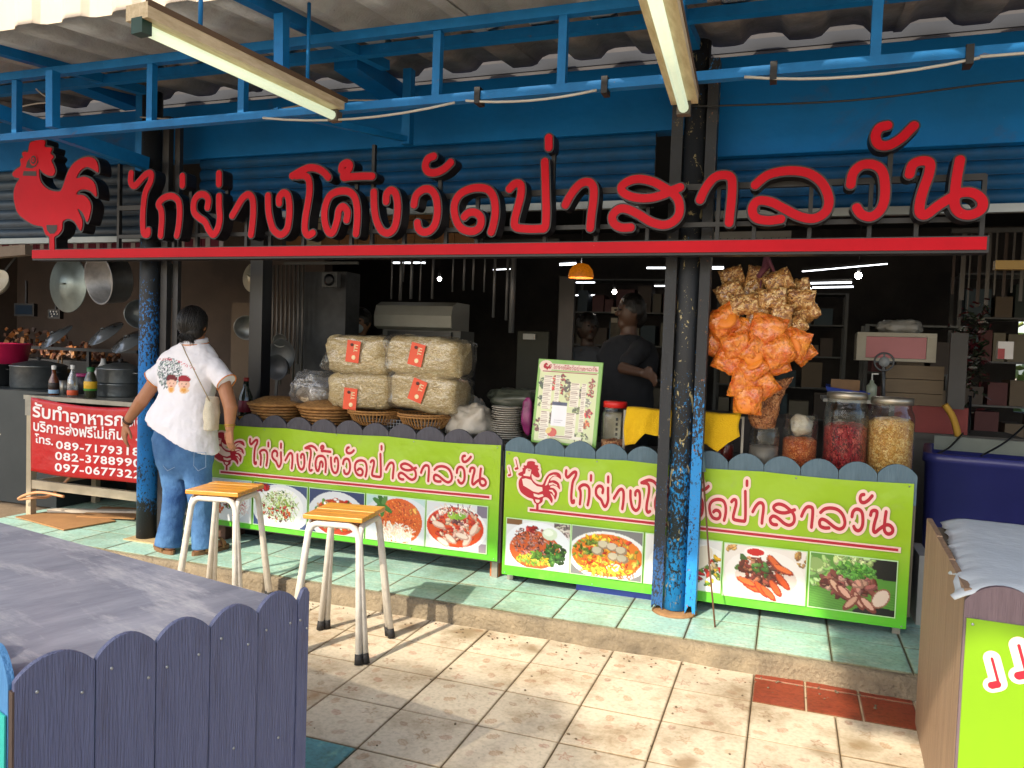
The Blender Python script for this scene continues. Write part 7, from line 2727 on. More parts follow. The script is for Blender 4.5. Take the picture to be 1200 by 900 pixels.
for px, py, w, h, t, lab_ in ((28, 363, .27, .14, 0, 'small dark television hanging in the kitchen'), (63, 368, .16, .1, 0, 'black panel with round white marks under the hanging pans')):
    c_ = at(px, py, Y=6.2)
    tv = empty('television' if px < 50 else 'control_panel', (c_.x, 6.2, c_.z), R(4), lab_, 'television' if px < 50 else 'panel')
    MB().bb(-w / 2, w / 2, 0, 0.05, -h / 2, h / 2).build('housing', mat('black plastic', '16181c', .4), tv)
    MB().bb(-w / 2 + .02, w / 2 - .02, -0.003, -0.0005, -h / 2 + .02, h / 2 - .02).build('screen', mat('dark screen', '1c2a3a', .15), tv)
    MB().bb(-.01, .01, 0.02, 0.04, h / 2, h / 2 + .25).build('bracket', mat('dark shelf steel', '34363a'), tv)
    if px > 50:
        for k in range(7):
            MB().ball((-0.04 + 0.04 * (k % 3) + .01 * (k // 3), -0.004, 0.025 - 0.025 * (k // 3)), (.010, .003, .010), 8, 6).build('dial', mat('white dial', 'c4c6c8', .4), tv)
# angle bar shelf across, with glass lids leaning
a_, b_ = at(-5, 406, Y=5.6), at(160, 412, Y=5.6)
rk = empty('pan_rack', (a_.x, 5.6, a_.z), 0, 'dark steel rack across the kitchen behind the left post', 'rack')
MB().bb(0, b_.x - a_.x, 0, 0.03, -0.01, 0.02).build('rail', mat('dark shelf steel', '34363a'), rk)
for x_ in (0.3, 1.2, 1.9):
    MB().bb(x_, x_ + 0.03, 0.0, 0.03, -1.6, -0.011).build('upright', mat('dark shelf steel', '34363a'), rk)


def pan_lid(px, py, Y, r, rot, label, kind='lid', hook=True, m=None):
    c = at(px, py, Y=Y)
    r_ = empty('round_cover' if kind == 'lid' else 'pan', c, 0, label, 'cover' if kind == 'lid' else 'pan', 'pots and pans in the kitchen')
    r_.rotation_euler = rot
    m = m or M_alum
    if kind == 'lid':
        MB().lathe([(r, 0), (r * .98, .004), (r * .55, .018), (r * .52, .03), (r * .1, .042), (0, .043), (0, .04), (r * .5, .026), (r * .53, .014), (r * .96, 0), (r, 0)], n=40).build('dome', m, r_)
        MB().tube([(-r * .12, 0, .042), (-r * .1, 0, .06), (r * .1, 0, .06), (r * .12, 0, .042)], .006, 8).build('handle', m, r_)
    elif kind == 'pot':
        h = r * .9
        MB().lathe([(0, 0), (r * .95, 0), (r, .01), (r, h), (r * 1.04, h), (r * 1.04, h + .006), (r * .97, h + .006), (r * .97, .008), (0, .008)], n=40).build('pan_body', m, r_)
    elif kind == 'bowl':
        MB().lathe([(0, -r * .45), (r * .5, -r * .4), (r * .85, -r * .18), (r, 0), (r * 1.03, 0.003), (r * .98, .003), (r * .83, -r * .16), (r * .48, -r * .37), (0, -r * .42)], n=36).build('pan_body', m, r_)
    else:
        MB().lathe([(0, 0), (r * .75, 0), (r, .05), (r * 1.02, .05), (r * .76, -.006), (0, -.006)], n=32).build('pan_body', m, r_)
        MB().bar((0, r, .045), (0, r * 2.5, .06), .022, .008).build('handle', mat('dark handle', '2c2a28', .5), r_)
    return r_


FX = R(90)
pan_lid(80, 333, 4.6, 0.225, (FX, 0, R(-6)), 'large round aluminium lid hanging over the kitchen', m=mat('grey green aluminium', '8d9a9a', .4, .7, scale=4, col2='66706f', amt=.9))
pan_lid(141, 326, 4.62, 0.185, (R(98), 0, R(-14)), 'deep aluminium pot hanging on its side left of the post', 'pot', m=mat('worn aluminium', 'a8a8a8', .42, .6, scale=5, col2='6e6e70', amt=1))
pan_lid(-2, 335, 4.5, 0.12, (R(60), R(20), 0), 'shallow cream lid cut by the left edge of the photo', 'skillet', m=mat('cream enamel', 'b5ae9c', .4))
pan_lid(203, 330, 4.75, 0.135, (FX, 0, R(-30)), 'round pan hanging half behind the left post', 'pot')
pan_lid(164, 368, 4.7, 0.11, (FX, R(10), R(50)), 'small bowl hanging behind the left post', 'bowl')
pan_lid(298, 325, 4.55, 0.108, (R(84), R(25), R(-10)), 'pale aluminium lid hanging right of the woman', m=mat('pale aluminium', 'c9c0a8', .38, .5, scale=5, col2='9c9482', amt=.8))
pan_lid(289, 384, 4.7, 0.088, (R(100), 0, R(35)), 'shiny steel bowl hanging above the sauce bottle', 'bowl', m=M_steel)
pan_lid(306, 393, 4.75, 0.062, (R(90), 0, R(-50)), 'narrow steel ladle bowl hanging beside the steel bowl', 'bowl', m=M_steel)
pan_lid(328, 399, 4.8, 0.05, (R(95), 0, R(20)), 'small steel cup hanging among the rods', 'bowl', m=M_steel)
pan_lid(330, 416, 4.78, 0.115, (R(92), 0, 0), 'wide sieve hanging behind the round frying pan', 'bowl', m=mat('dark wire sieve', '5a5c5c', .5, .5))
pan_lid(329, 430, 4.72, 0.092, (R(88), R(180), 0), 'round dark frying pan with its handle down above the baskets', 'skillet', m=mat('dull pan', '54565a', .45, .5))
for px, py, rz_, lab_ in ((66, 395, 20, 'glass lid leaning on the rack, nearest the pink bucket'), (124, 391, 14, 'glass lid leaning on the rack, right of the first'), (152, 400, 10, 'glass lid leaning on the rack, by the left post')):
    pan_lid(px, py, 5.3, 0.17, (R(38), R(-rz_), 0), lab_, 'lid', m=mat('grey glass lid', '6e7378', .15, .3))
# under the table: white buckets, boards, hose
for px, py, r_1, h_1, lab_ in ((60, 600, .155, .37, 'white plastic drum with faint green print behind the prep table'), ):
    c_ = at(px, 560, Y=4.42)
    dr = empty('plastic_drum', (c_.x - .03, 4.52, 0.1), 0, lab_, 'drum')
    MB().lathe([(0, 0), (r_1 * .9, 0), (r_1, .33), (r_1 * 1.05, .335), (r_1 * 1.05, .36), (r_1 * .98, .37), (0, .37)], n=32).build('drum_body', mat('dirty white plastic', 'd6ccb4', .5, scale=4, col2='b3a68a', amt=.7), dr)
    for k in range(4):
        a = -math.pi / 2 + 0.12 + 0.16 * k
        MB().box((r_1 * .972 * math.cos(a), r_1 * .972 * math.sin(a), .19 + .012 * (k % 2)), (.012, .01, .05)).build('faint_print', mat('green print', '5a8a4a', .5), dr)
c_ = at(22, 560, Y=4.35)
dr2 = MB().lathe([(0, 0), (.10, 0), (.12, .5), (.125, .52), (0, .53)], n=28).build('plastic_drum', mat('dirty white plastic', 'd6ccb4'), None, (c_.x - .16, 4.42, .1))
tag(dr2, 'tall white drum at the left end behind the table leg', 'drum')
cbm = mat('brown cardboard', 'a67a4c', .85, scale=4, col2='84603c', amt=.7, bump=.2)
for (px, py, w, d, rz_, lab_) in ((62, 612, .62, .36, -12, 'flattened brown board on the tiles under the prep table'), (125, 606, .42, .34, 18, 'second flattened brown board under the table, nearer the post')):
    c_ = at(px, py, z=.104)
    o_ = MB().bb(-w / 2, w / 2, -d / 2, d / 2, 0, .008).build('cardboard_sheet', cbm, None, (c_.x, c_.y + .1, .104 if px < 100 else .113), (0, 0, R(rz_)))
    tag(o_, lab_, 'cardboard')
plk = MB().bar((-5.0, 4.15, .125), (-4.1, 4.55, .125), .06, .02).build('timber_batten', mat('pale timber', 'c9bfae', .8, bump=.3)); tag(plk, 'pale timber batten lying across the boards under the table', 'timber')
hs = MB().tube([tuple(p) for p in catmull([at(85, 556, Y=4.2), at(60, 580, Y=4.1), at(40, 583, Y=3.99), at(22, 585, Y=3.97), at(30, 580, Y=3.96), at(48, 577, Y=3.965), at(75, 582, Y=4.0)], 6)], 0.010, 8)
tag(hs.build('gas_hose', mat('orange beige hose', 'c98f64', .5)), 'orange beige gas hose looped round the leg of the prep table', 'hose')
# boxes and shelf high up on the left
wbm = MB().bar(at(-10, 297, Y=3.95), at(34, 293, Y=3.95), .06, .07).build('timber_beam', mat('grey weathered timber', '7d6f63', .8, bump=.5)); tag(wbm, 'weathered timber beam end left of the red sign strip', 'beam')
cv = empty('striped_valance', (-6.0, 4.5, 2.02), 0, 'maroon and white striped valance hanging behind the rooster', 'curtain')
wv_ = 2.2
for k in range(58):
    MB().bb(k * .038, k * .038 + .0375, 0.004 * (k % 2), .006 + 0.004 * (k % 2), 0, .10).build('stripe', mat('maroon cloth', '6e2038', .8) if k % 3 else mat('white cloth stripe', 'b8aeb0', .8), cv)
MB().bb(0, wv_, 0.0, .02, .1005, .125).build('rail', mat('white cloth stripe', 'b8aeb0', .8), cv)

# ================================================================== INSIDE THE SHOP
M_dim = mat('grey painted steel', '4c4e4d', .5, scale=6)
# hanging cooking rods
rd = empty('utensil_rack', (-3.62, 5.0, 1.99), 0, 'rack of thin steel rods hanging behind the frying pan', 'rack')
MB().bb(-.02, .62, -.01, .01, 0, .02).build('rail', M_dim, rd)
k_ = 0
for px in range(318, 358, 5):
    x_ = at(px, 350, Y=5.0).x + 3.62
    L_ = .75 + .25 * ((k_ * 7) % 3) / 3
    MB().tube([(x_, 0.02, -.001), (x_ + .004, .02, -L_)], .0085, 8).build('rod', mat('dull rod', '6f6a66', .5, .4), rd)
    k_ += 1
wp = MB().bb(-.12, .12, 0, .02, 0, .75).build('wall_panel', mat('brown board panel', '5a4a3a', .8, bump=.3), None, (at(280, 420, Y=5.0).x, 5.05, .95)); tag(wp, 'narrow brown wall panel behind the steel bowl', 'panel')
pt2 = MB().bb(-.22, .22, 0, .2, 0, 1.2).build('partition', mat('dark mottled stone', '25272a', .6, scale=9, col2='3c3e40', amt=1), None, (at(373, 400, Y=5.1).x, 5.12, .75)); tag(pt2, 'dark mottled partition left of the masked worker', 'partition')
for px, py, Y_, w, h, nm, lab_, m_ in ((386, 328, 5.0, .13, .11, 'wall_fan', 'small grey box fan high on the dark partition', M_dim),):
    c_ = at(px, py, Y=Y_)
    wf = empty(nm, c_, 0, lab_, 'fan')
    MB().bb(-w / 2, w / 2, 0, .05, -h / 2, h / 2).build('housing', M_dim, wf)
    MB().lathe([(.04, 0), (.045, .006), (.02, .008), (0, .01)], (0, -.001, 0), 20, Matrix.Rotation(R(90), 3, 'X')).build('grille', mat('black plastic', '16181c'), wf)
M_tube = mat('lit tube', 'ffffff', .5, emit='f4f8ff', estr=2.6)
M_bulb = mat('lit bulb', 'ffffff', .5, emit='fff6e8', estr=40)


def tube_light(p0, p1, label, r=.012):
    p0, p1 = Vector(p0), Vector(p1)
    r_ = empty('ceiling_light', p0, 0, label, 'ceiling light', 'lit tubes in the dark shop')
    MB().tube([(0, 0, 0), p1 - p0], r, 8).build('tube', M_tube, r_)
    MB().bar((0, 0, r * 2.4), (p1 - p0) + Vector((0, 0, r * 2.4)), .05, .02).build('housing', mat('dark housing', '2a2c2e', .5), r_)
    return r_


for x0, y0, x1, y1, Y_, lab_, rr in ((656, 310, 675, 309, 7.0, 'short lit tube left of the amber lamp', .010), (668, 331, 697, 331, 7.6, 'lit tube just under the amber lamp', .006), (669, 346, 697, 346, 8.4, 'fainter tube below the amber lamp', .006), (758, 314, 782, 314, 6.8, 'lit tube high by the right post', .007), (767, 335, 782, 335, 7.6, 'shorter tube by the right post', .006), (765, 348, 781, 348, 8.6, 'faint low tube by the right post', .007),
                             (832, 314, 848, 314, 6.8, 'lit tube between the post and the chip bags', .010), (940, 318, 1040, 309, 6.6, 'long thin tube over the red drawer unit', .005), (948, 332, 998, 331, 7.2, 'bright tube beside the bare bulb', .007), (952, 337, 1000, 336, 7.9, 'thin tube under the bare bulb', .007), (388, 348, 398, 350, 5.4, 'small lit lamp over the masked worker', .012), (459, 308, 498, 308, 6.4, 'tube above the steel hood', .007), (578, 431 - 115, 600, 315, 7, 'faint tube right of the hood', .005)):
    tube_light(at(x0, y0, Y=Y_), at(x1, y1, Y=Y_), lab_, rr)
for px, py, Y_, lab_, r_1 in ((515, 327, 6.5, 'bare lit bulb above the steel hood', .018), (720, 342, 7.0, 'bare lit bulb between amber lamp and post', .02), (1006, 323, 6.8, 'bare lit bulb over the red drawer unit', .026)):
    c_ = at(px, py, Y=Y_)
    bu = empty('light_bulb', c_, 0, lab_, 'light bulb', 'bare bulbs in the dark shop')
    MB().ball((0, 0, 0), r_1, 14, 10).build('bulb', M_bulb, bu)
    MB().tube([(0, 0, r_1 * .9), (0, 0, r_1 + .05)], .014, 10).build('socket', mat('dark housing', '2a2c2e'), bu)
    MB().tube([(0, 0, r_1 + .05), (0, 0, 3.0 - c_.z)], .003, 6).build('flex', mat('black plastic', '16181c'), bu)
# amber cage lamp
c_ = at(681, 318, Y=5.2)
al = empty('pendant_lamp', (c_.x, 5.2, c_.z), 0, 'small amber basket lamp glowing under the sign strip', 'pendant lamp')
MB().lathe([(.085, -.045), (.088, -.03), (.078, .01), (.05, .045), (.015, .055), (.012, .053), (.048, .042), (.075, .008), (.084, -.045)], n=28).build('lamp_shade', mat('amber woven shade', 'c06a10', .5, scale=60, col2='6a3608', amt=1, emit='d8780c', estr=.15), al)
MB().ball((0, 0, 0), .026, 12, 8).build('bulb', M_bulb, al)
MB().tube([(0, 0, .05), (0, 0, 2.99 - c_.z)], .003, 6).build('flex', mat('black plastic', '16181c'), al)
# steel hood and worktop behind the bales
c0, c1, c2 = at(443, 353, Y=5.6), at(533, 353, Y=5.6), at(443, 385, Y=5.6)
hd = empty('serving_hood', (c0.x, 5.6, c2.z), 0, 'grey steel curved hood above the bales of snacks', 'hood')
w = c1.x - c0.x
h = c0.z - c2.z
prof = [(0, 0), (-.05, .02), (-.06, h * .5), (-.03, h * .85), (.05, h), (.3, h), (.3, 0)]
vs_ = [(x_, p[0], p[1]) for x_ in (0, w) for p in prof]
n_ = len(prof)
MB().add(vs_, [tuple(range(n_)), tuple(range(2 * n_ - 1, n_ - 1, -1))] + [(i, (i + 1) % n_, (i + 1) % n_ + n_, i + n_) for i in range(n_)]).build('hood_shell', mat('dull pale steel', '9a9a92', .45, .2, scale=4, col2='86867e', amt=.6), hd)
MB().bb(.04, w + .05, .02, .3, -.28, -.002).build('cabinet', mat('grey cabinet', '5c5c58', .6), hd)
MB().bb(.1, w - .02, -.01, .019, -.06, -.015).build('slot', mat('black plastic', '16181c'), hd)
hd2 = MB().bb(0, w * 1.0, 0, .35, 0, 1.25).build('back_cabinet', mat('dark cabinet', '24262a', .6), None, (c0.x + .04, 5.62, .1)); tag(hd2, 'dark cabinet standing under the steel hood', 'cabinet')
# thin hanging hooks
hk = empty('hook_rail', (c0.x, 5.3, 2.18), 0, 'rail of thin steel hooks and grey pipes hanging over the hood', 'rail')
MB().bb(0, 1.6, 0, .02, 0, .02).build('rail', M_dim, hk)
for k, (px, b_, rr) in enumerate(((457, 350, .007), (469, 352, .012), (480, 350, .012), (492, 352, .007), (505, 350, .010), (530, 342, .007), (542, 340, .009), (554, 340, .009), (566, 342, .007), (578, 372, .011), (592, 375, .012), (599, 390, .022), (471, 330, .006))):
    p_ = at(px, b_, Y=5.3)
    MB().tube([(p_.x - c0.x, 0.0 if k % 2 else .02, -.001), (p_.x - c0.x, 0.0 if k % 2 else .02, p_.z - 2.18)], rr, 8).build('hook', mat('grey hooks', '77787a', .45, .5), hk)
# partition walls and boards, mid shop
for px0, px1, pt_, pb_, Y_, nm, lab_, m_ in ((656, 668, 324, 470, 5.6, 'pillar', 'grey mottled pillar left of the amber lamp', mat('grey mottled board', '4c4a48', .8, scale=8)),
                                       (607, 640, 388, 470, 5.8, 'wall_panel', 'dull olive panel with a white switch behind the plates', mat('dull olive panel', '38382f', .8)),
                                       (613, 627, 391, 398, 5.78, 'switch_plate', 'white switch plate on the olive panel', mat('white plate', 'a8a8a4', .5)),
                                       (716, 736, 378, 410, 6.2, 'poster', 'small framed poster in the dark shop beside the reaching worker', mat('brown poster', '5e5444', .7, scale=12, col2='2e2a22', amt=1)),
                                       (729, 756, 355, 375, 6.6, 'shelf_board', 'pale shelf slats behind the reaching worker', mat('grey slats', '55524c', .7)),
                                       (1115, 1130, 390, 480, 5.4, 'post', 'slim grey upright near the right edge of the photo', mat('grey mottled board', '4c4a48')),
                                       (1170, 1187, 400, 421, 5.2, 'notice', 'small white notice with a red corner at the far right', mat('white notice', 'bfbcb8', .6))):
    a_, b_ = at(px0, pt_, Y=Y_), at(px1, pb_, Y=Y_)
    o_ = MB().bb(0, b_.x - a_.x, 0, .04, 0, a_.z - b_.z).build(nm, m_, None, (a_.x, Y_, b_.z))
    tag(o_, lab_, nm.replace('_', ' '))
rc = bpy.data.objects['notice']
MB().bb(0, .035, -.003, -.0005, 0, .06).build('red_corner', mat('red print', '8a1c1c', .5), rc)
# calendar strips (vertical row of small cards)
c_ = at(720, 360, Y=6.5)
cds = empty('card_strip', (c_.x, 6.5, c_.z), 0, 'vertical strip of small pale cards hanging under the bare bulb', 'card strip')
for k in range(5):
    MB().bb(-.025, .03, 0, .004, -.05 - .09 * k, .0 - .09 * k).build('card', mat('pale card', 'a89e8c', .6) if k != 3 else mat('brown card', '6a4a3a', .6), cds)
# worktop line behind right counter
wt = MB().bb(-1.3, .18, 5.2, 5.6, 1.0, 1.03).bb(-1.28, .16, 5.22, 5.58, .1, .999).build('back_counter', mat('dark back counter', '2c2522', .6)); tag(wt, 'dark back counter behind the yellow cloth', 'counter')
# pink drawer unit on tan boxes
tb = empty('side_table', (at(965, 463, Y=5.25).x, 5.25, at(965, 463, Y=5.25).z - .02), 0, 'pale topped side table carrying the blue tray and soap bottle', 'table')
MB().bb(0, .42, 0, .5, -.02, 0).build('table_top', mat('pale laminate', 'a8a296', .5), tb)
for x_ in (.02, .38):
    MB().bb(x_, x_ + .03, .02, .05, -1.05, -.0201).build('leg', M_dim, tb)
zt5 = at(965, 463, Y=5.25).z - .02
tx = at(965, 463, Y=5.25).x
bt_ = empty('blue_tray', (tx + .01, 5.27, zt5), R(-3), 'blue plastic tray with papers on the side table', 'tray')
vs_ = [(.03, .02, 0), (.22, .02, 0), (.22, .22, 0), (.03, .22, 0), (0, 0, .075), (.26, 0, .045), (.26, .25, .045), (0, .25, .085)]
MB().add(vs_, [(0, 1, 2, 3), (0, 1, 5, 4), (1, 2, 6, 5), (2, 3, 7, 6), (3, 0, 4, 7)]).build('tray_body', mat('blue plastic', '3048a6'), bt_)
MB().bb(.03, .20, .1, .2, .05, .12).build('papers', mat('tan papers', '8a6a4c', .8, scale=20), bt_)
c_ = at(1021, 462, Y=5.3)
so = empty('soap_bottle', (c_.x, 5.3, zt5), 0, 'grey green pump bottle in front of the pink drawer', 'bottle')
MB().lathe([(0, 0), (.03, 0), (.031, .09), (.012, .11), (.012, .125), (0, .125)], n=18).build('bottle_body', mat('grey green plastic', '8a9484', .35), so)
MB().tube([(0, 0, .125), (0, 0, .165), (.035, 0, .165)], .005, 8).build('pump', mat('white cap', 'dcdcd8'), so)
c_ = at(1036, 424, Y=5.35)
fa = empty('small_fan', (c_.x, 5.35, c_.z), 0, 'small round desk fan in front of the pink drawer', 'fan')
MB().tube([(.055 * math.cos(a), 0, .055 * math.sin(a)) for a in np.linspace(0, 6.283, 24, endpoint=False)], .006, 6, closed=True).build('guard', mat('grey fan plastic', '4c5054', .5), fa)
MB().lathe([(0, -.012), (.03, -.01), (.032, .01), (0, .012)], (0, 0, 0), 18, Matrix.Rotation(R(90), 3, 'X')).build('hub', mat('pale hub', '8c9092', .5), fa)
for k in range(4):
    MB().box((0, .005, 0), (.012, .004, .05)).build('blade', mat('grey fan plastic', '4c5054'), fa, (.03 * math.sin(k * 1.57), .0, .03 * math.cos(k * 1.57)), (0, k * 1.57, 0))
MB().tube([(0, .01, -.05), (.01, .01, zt5 - c_.z)], .010, 8).build('stem', mat('grey fan plastic', '4c5054'), fa)
c0, c1 = at(1005, 389, Y=5.6), at(1096, 425, Y=5.6)
du = empty('drawer_unit', (c0.x, 5.6, c1.z), R(-2), 'white framed box with a faded pink drawer front', 'drawer unit')
w, h = c1.x - c0.x, c0.z - c1.z
M_crm = mat('cream plastic frame', 'a59e8c', .5)
MB().bb(0, w, 0, .4, h - .025, h).build('top_board', M_crm, du)
MB().bb(0, w, 0, .4, 0, .018).build('bottom_board', M_crm, du)
for x_ in (.0, w - .055):
    MB().bb(x_, x_ + .055, 0, .4, .0185, h - .0255).build('side_post', M_crm, du)
MB().bb(.056, w - .056, .012, .39, .02, h - .027).build('drawer', mat('faded pink plastic', 'a8525a', .35, scale=4, col2='96444c', amt=.6), du)
b2 = empty('wooden_chest', (at(1038, 440, Y=5.65).x, 5.65, at(1090, 478, Y=5.65).z), R(-2), 'stack of tan wooden drawers under the pink drawer unit', 'chest')
zz_, h_ = at(1090, 478, Y=5.65).z, (at(1060, 429, Y=5.65).z - at(1060, 478, Y=5.65).z) / 3
w_ = at(1106, 440, Y=5.65).x - at(1038, 440, Y=5.65).x
for k in range(3):
    MB().bb(0, w_, 0, .4, k * h_, (k + 1) * h_ - .004).build('drawer', mat('tan drawer wood', '6d5b42', .6, scale=5, col2='5a4a34', amt=.7, stretch=(1, 1, 6)), b2)
rb_ = MB().bb(0, w_ + .12, 0, .38, 0, .17).build('red_crate', mat('dull red crate', '7d2520', .6), None, (at(1045, 507, Y=5.6).x - .03, 5.58, at(1100, 508, Y=5.58).z)); tag(rb_, 'dull red crate under the tan wooden drawers', 'crate')
fr_ = MB().bb(-.3, .75, 0, .5, 0, .04).bb(-.28, .72, .02, .48, -.86, -.001).build('side_cabinet', mat('grey board edge', '4c4842', .7), None, (at(1045, 507, Y=5.6).x, 5.56, at(1100, 508, Y=5.58).z - .041)); tag(fr_, 'grey edged cabinet below the dull red crate', 'cabinet')
c_ = at(1055, 378, Y=5.7)
crumpled(.24, .2, .09, 4.4, 'plastic_bag', 'grey plastic bag lying on top of the pink drawer unit', 'bag', mat('translucent grey plastic', '8e8c86'), (c_.x, 5.75, c0.z), None, .05)
yt = MB().tube([tuple(p) for p in catmull([at(1107, 474, Y=5.3), at(1117, 490, Y=5.3), at(1124, 516, Y=5.3)], 5)], .02, 6).build('yellow_strap', mat('ochre strap', 'b88c2e', .7)); tag(yt, 'ochre yellow strap hanging behind the blue bin', 'strap')
# yellow awning edge, far right
ya = MB().bar(at(1165, 311, Y=4.6), at(1230, 311, Y=4.6), .05, .045).build('yellow_rail', mat('mustard paint', '8a6a14', .5)); tag(ya, 'mustard yellow rail at the upper right edge', 'rail')
# big blue bin
c_ = at(1083, 530, Y=4.55)
bn = empty('blue_bin', (c_.x, 4.52, .1), R(-9), 'big dark blue insulated bin with an open grey lid, right of the counter', 'bin')
zb_ = c_.z - .1
M_bin = mat('dark blue moulded plastic', '2d3170', .38, scale=2.5, col2='24285c', amt=.7, bump=.1)
pts_ = [(-.0, 0), (1.0, 0), (1.0, .6), (0, .6)]


def rounded_tub(x0, x1, y0, y1, z0, z1, rad, taper, th):
    rings = []
    for z, g in ((z0, taper), (z0 + .02, taper * .9), (z1 - .05, 0), (z1 - .045, -.012), (z1, -.012), (z1, th), (z0 + .05, th + taper)):
        ring = []
        for cx, cy, a0 in ((x1 - rad, y0 + rad, -90), (x1 - rad, y1 - rad, 0), (x0 + rad, y1 - rad, 90), (x0 + rad, y0 + rad, 180)):
            for k in range(5):
                a = R(a0 + 22.5 * k)
                ring.append((cx + (rad - g) * math.cos(a), cy + (rad - g) * math.sin(a), z))
        rings.append(ring)
    n_ = 20
    vs2 = [p for r_ in rings for p in r_]
    fs2 = [(i * n_ + j, i * n_ + (j + 1) % n_, (i + 1) * n_ + (j + 1) % n_, (i + 1) * n_ + j) for i in range(len(rings) - 1) for j in range(n_)]
    fs2 += [tuple(range(n_)), tuple((len(rings) - 1) * n_ + j for j in range(n_))]
    return MB().add(vs2, fs2, True)


rounded_tub(0, .95, 0, .6, 0, zb_, .06, .02, .03).build('tub', M_bin, bn)
MB().bb(.04, .91, .56, .59, zb_ - .03, zb_ + .05).build('lid', mat('grey green foam', '70776f', .6), bn)
MB().bb(.05, .9, .05, .555, zb_ - .12, zb_ - .10).build('inner_tray', mat('grey green foam', '70776f'), bn)
for p0, p1 in (((1098, 532), (1128, 508)), ((1150, 534), (1205, 495))):
    a_, b_ = at(*p0, Y=4.7), at(*p1, Y=5.1)
    o_ = MB().tube([tuple(p) for p in catmull([a_, (a_ + b_) / 2 + Vector((0, 0, -.02)), b_], 6)], .006, 6).build('cable', mat('black plastic', '16181c'))
    tag(o_, 'black cable coming out of the blue bin, ' + ('left one beside the strap' if p0[0] < 1120 else 'right one running to the edge'), 'cable')
# pale blue grey sheet behind the table, dark bin area
vz = MB().bb(0, .05, 0, .3, 0, .35).build('white_crate', mat('grey white plastic', 'a8a8a4', .5), None, (at(1078, 715, Y=4.2).x, 4.3, .1)); tag(vz, 'narrow grey white crate standing between the counter and the blue bin', 'crate')

# ================================================================== FLUORESCENT FITTINGS OVERHEAD
M_fit = mat('cream dusty light fitting', 'd6c6a6', .5, scale=8, col2='a8936e', amt=.8, stretch=(6, 1, 6))
M_ftube = mat('unlit tube with added glow', 'e6f0dc', .25, emit='dcecc8', estr=.32)  # faint glow added although these tubes are switched off


def fitting(p0, p1, label):
    p0, p1 = Vector(p0), Vector(p1)
    d = p1 - p0
    r_ = empty('tube_fitting', p0, 0, label, 'light fitting', 'tube fittings under the awning roof')
    dn = d.normalized()
    s = Vector((dn.y, -dn.x, 0)).normalized()
    MB().bar((0, 0, .045), d + Vector((0, 0, .050)), .10, .05).build('housing', M_fit, r_)
    MB().bar(s * .046 + Vector((0, 0, .068)), d + s * .046 + Vector((0, 0, .068)), .012, .02).build('reflector_edge', mat('dull brown edge', '5c4630', .7), r_)  # thin brown strip along the housing
    MB().tube([dn * .04 - s * .0, d - dn * .04], .019, 12).build('tube', M_ftube, r_)
    for t, m_ in ((0, mat('green lamp holder', '123c34', .4)), (1, mat('grey lamp holder', '5a5248', .5))):
        c = d * t + dn * (.02 if t == 0 else -.02)
        MB().bar(c - dn * .02 + Vector((0, 0, 0.002)), c + dn * .018 + Vector((0, 0, .002)), .05, .05).build('lamp_holder', m_, r_)
    for t in (.25, .8):
        c = d * t
        MB().tube([c + Vector((0, 0, .068)), c + Vector((0, 0, roofz((p0 + c).y) - p0.z - c.z))], .008, 6).build('hanger', M_bluesteel, r_)
    return r_


fitting(at(160, 30, z=2.40), at(396, 138, z=2.40), 'unlit tube fitting at the upper left with a green end cap')
fitting(at(757, -40, z=2.33), at(802, 130, z=2.33), 'unlit tube fitting pointing down at the right post')

# brown boards and pale cloth high in the shop, seen between the sign letters
bp_ = empty('board_screen', (-3.63, 5.0, 2.12), 0, 'screen of brown boards high in the shop, seen between the sign letters', 'screen')
M_brd = mat('brown orange board', '8c6238', .7, scale=5, col2='6a4526', amt=.8, bump=.2, stretch=(1, 1, 5))
M_crd = mat('cream board', 'b8ab90', .7)
bm_ = MB().bb(0, .15, 0, .015, 0, .085).mesh('board')
bm2_ = bm_.copy()
bm_.materials.append(M_brd); bm2_.materials.append(M_crd)
for i in range(10):
    for j in range(4):
        if rnd.random() < .1:
            continue
        link_mesh('board', bm2_ if (i in (1,) or rnd.random() < .08) else bm_, None, bp_, (.155 * i + .0, 0, .093 * j))
MB().bb(-.05, 1.6, .02, .05, -.02, .4).build('backing', mat('dark housing', '2a2c2e'), bp_)
pc_ = empty('patterned_cloth', (-.64, 5.0, 2.06), 0, 'pale strip with black scrawls high behind the sign, right of the post', 'cloth strip')
MB().bb(0, .62, 0, .01, 0, .12).build('strip', mat('pale grey strip', '8d8c86', .7), pc_)
for k in range(14):
    x_ = .02 + .043 * k
    MB().tube([(x_, -.004, .04), (x_ + .015, -.004, .08), (x_ + .03, -.004, .05), (x_ + .02, -.004, .03)], .003, 5).build('scrawl', mat('black print', '1c1a1a'), pc_)

# dim clutter deeper in the shop: racks with boxes, hanging strips, stacked chairs
RC = random.Random(21)


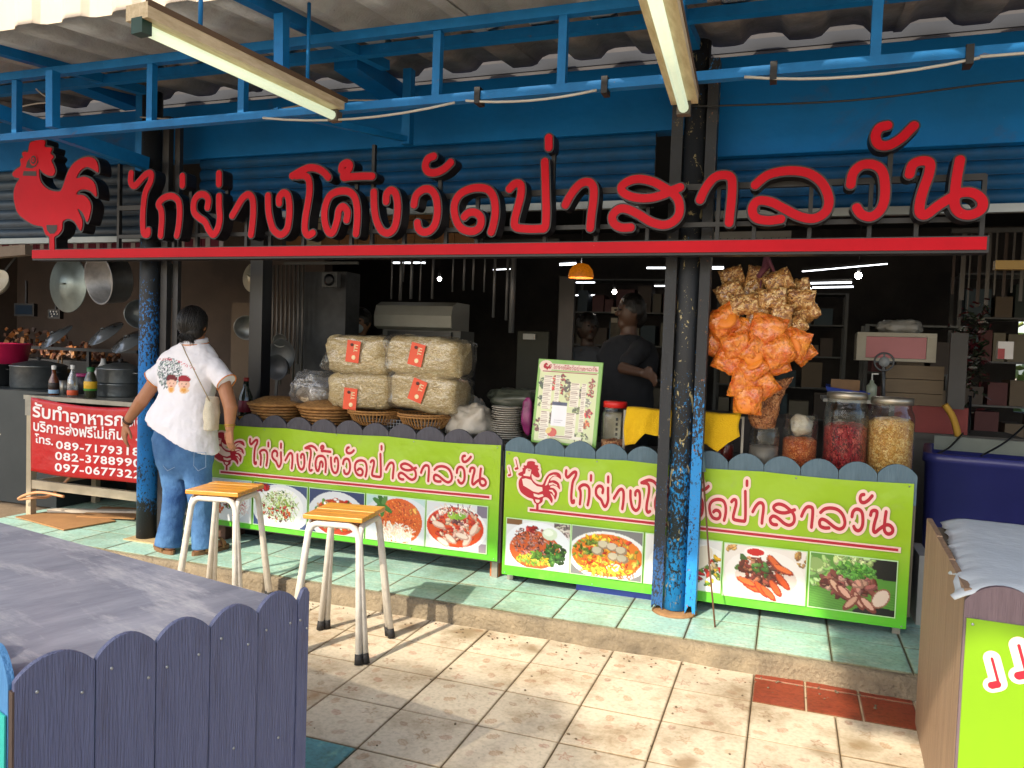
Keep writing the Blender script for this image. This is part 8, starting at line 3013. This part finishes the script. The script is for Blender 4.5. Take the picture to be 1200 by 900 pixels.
def stock_rack(x, y, z, w, h, n, label, cols):
    r_ = empty('stock_rack', (x, y, .1), 0, label, 'rack')
    for sx_ in (0, w - .03):
        for sy_ in (0, .35):
            MB().bb(sx_, sx_ + .03, sy_, sy_ + .03, 0, z + h).build('upright', M_dim, r_)
    for k in range(n + 1):
        zz = z + h * k / n
        MB().bb(.031, w - .031, 0.0, .38, zz - .015, zz).build('shelf', M_dim, r_)
        if k == n:
            break
        xx = .06
        while xx < w - .12:
            bw_ = RC.uniform(.08, .2); bh_ = RC.uniform(.35, .85) * h / n
            if xx + bw_ > w - .035:
                break
            MB().bb(xx, xx + bw_, .03, .3, zz + .001, zz + bh_).build('stored_box', mat('stored ' + (c0_ := RC.choice(cols)), c0_, .7), r_)
            xx += bw_ + RC.uniform(.01, .06)
    return r_


stock_rack(1.35, 7.6, .6, 1.5, 1.5, 4, 'tall dim rack of boxes at the back right of the shop', ['4a4038', '6a5c4a', '3a4a50', '5a3030', '77705f', '2f3a34'])
stock_rack(-2.25, 8.2, .7, 1.2, 1.4, 4, 'dim rack of boxes behind the plates', ['4a4038', '5a5448', '35424a', '503030', '6b6658'])
stock_rack(-.75, 8.6, .7, 1.3, 1.3, 4, 'dim rack of boxes far behind the hanging chip bags', ['4a4038', '6a5c4a', '3a4a50', '77705f'])
stock_rack(.55, 6.6, .5, .7, 1.1, 3, 'small dim rack of boxes behind the pink drawer unit', ['4a4038', '6a5c4a', '3a4a50', '5a3030'])
hsr = empty('strip_curtain', (1.02, 6.0, 1.75), 0, 'dim hanging strips high at the right of the shop', 'curtain')
for k in range(22):
    MB().bb(.05 * k, .05 * k + RC.uniform(.008, .03), 0, .004, RC.uniform(-.1, .15), .55).build('strip', mat('grey hanging strip', '55524e', .5) if k % 3 else mat('brown hanging strip', '3e3028', .6), hsr)
MB().bb(-.02, 1.15, -.01, .015, .551, .58).build('rail', M_dim, hsr)
gs = empty('tinsel_bush', at(1140, 410, Y=5.8), 0, 'dark red and green tinsel bush by the bright slit at the right', 'decoration')
tb9 = MB()
for k in range(260):
    v_ = Vector((RC.gauss(0, .045), RC.gauss(0, .04), RC.gauss(0, .16)))
    tb9.box(v_, (.045, .004, .012), Matrix.Rotation(RC.uniform(0, 6), 3, Vector((RC.random(), RC.random(), RC.random() + .1)).normalized()))
o_ = tb9.build('tinsel', mat_speck('dark tinsel', ['1c2818', '3c1016', '141a12', '4a161e', '202c1c'], 30, .3, .2), gs)
tag(o_, kind='stuff')
MB().tube([(0, 0, -.3), (0, 0, .1 - gs.location.z)], .012, 6).build('stem', mat('black plastic', '16181c'), gs)
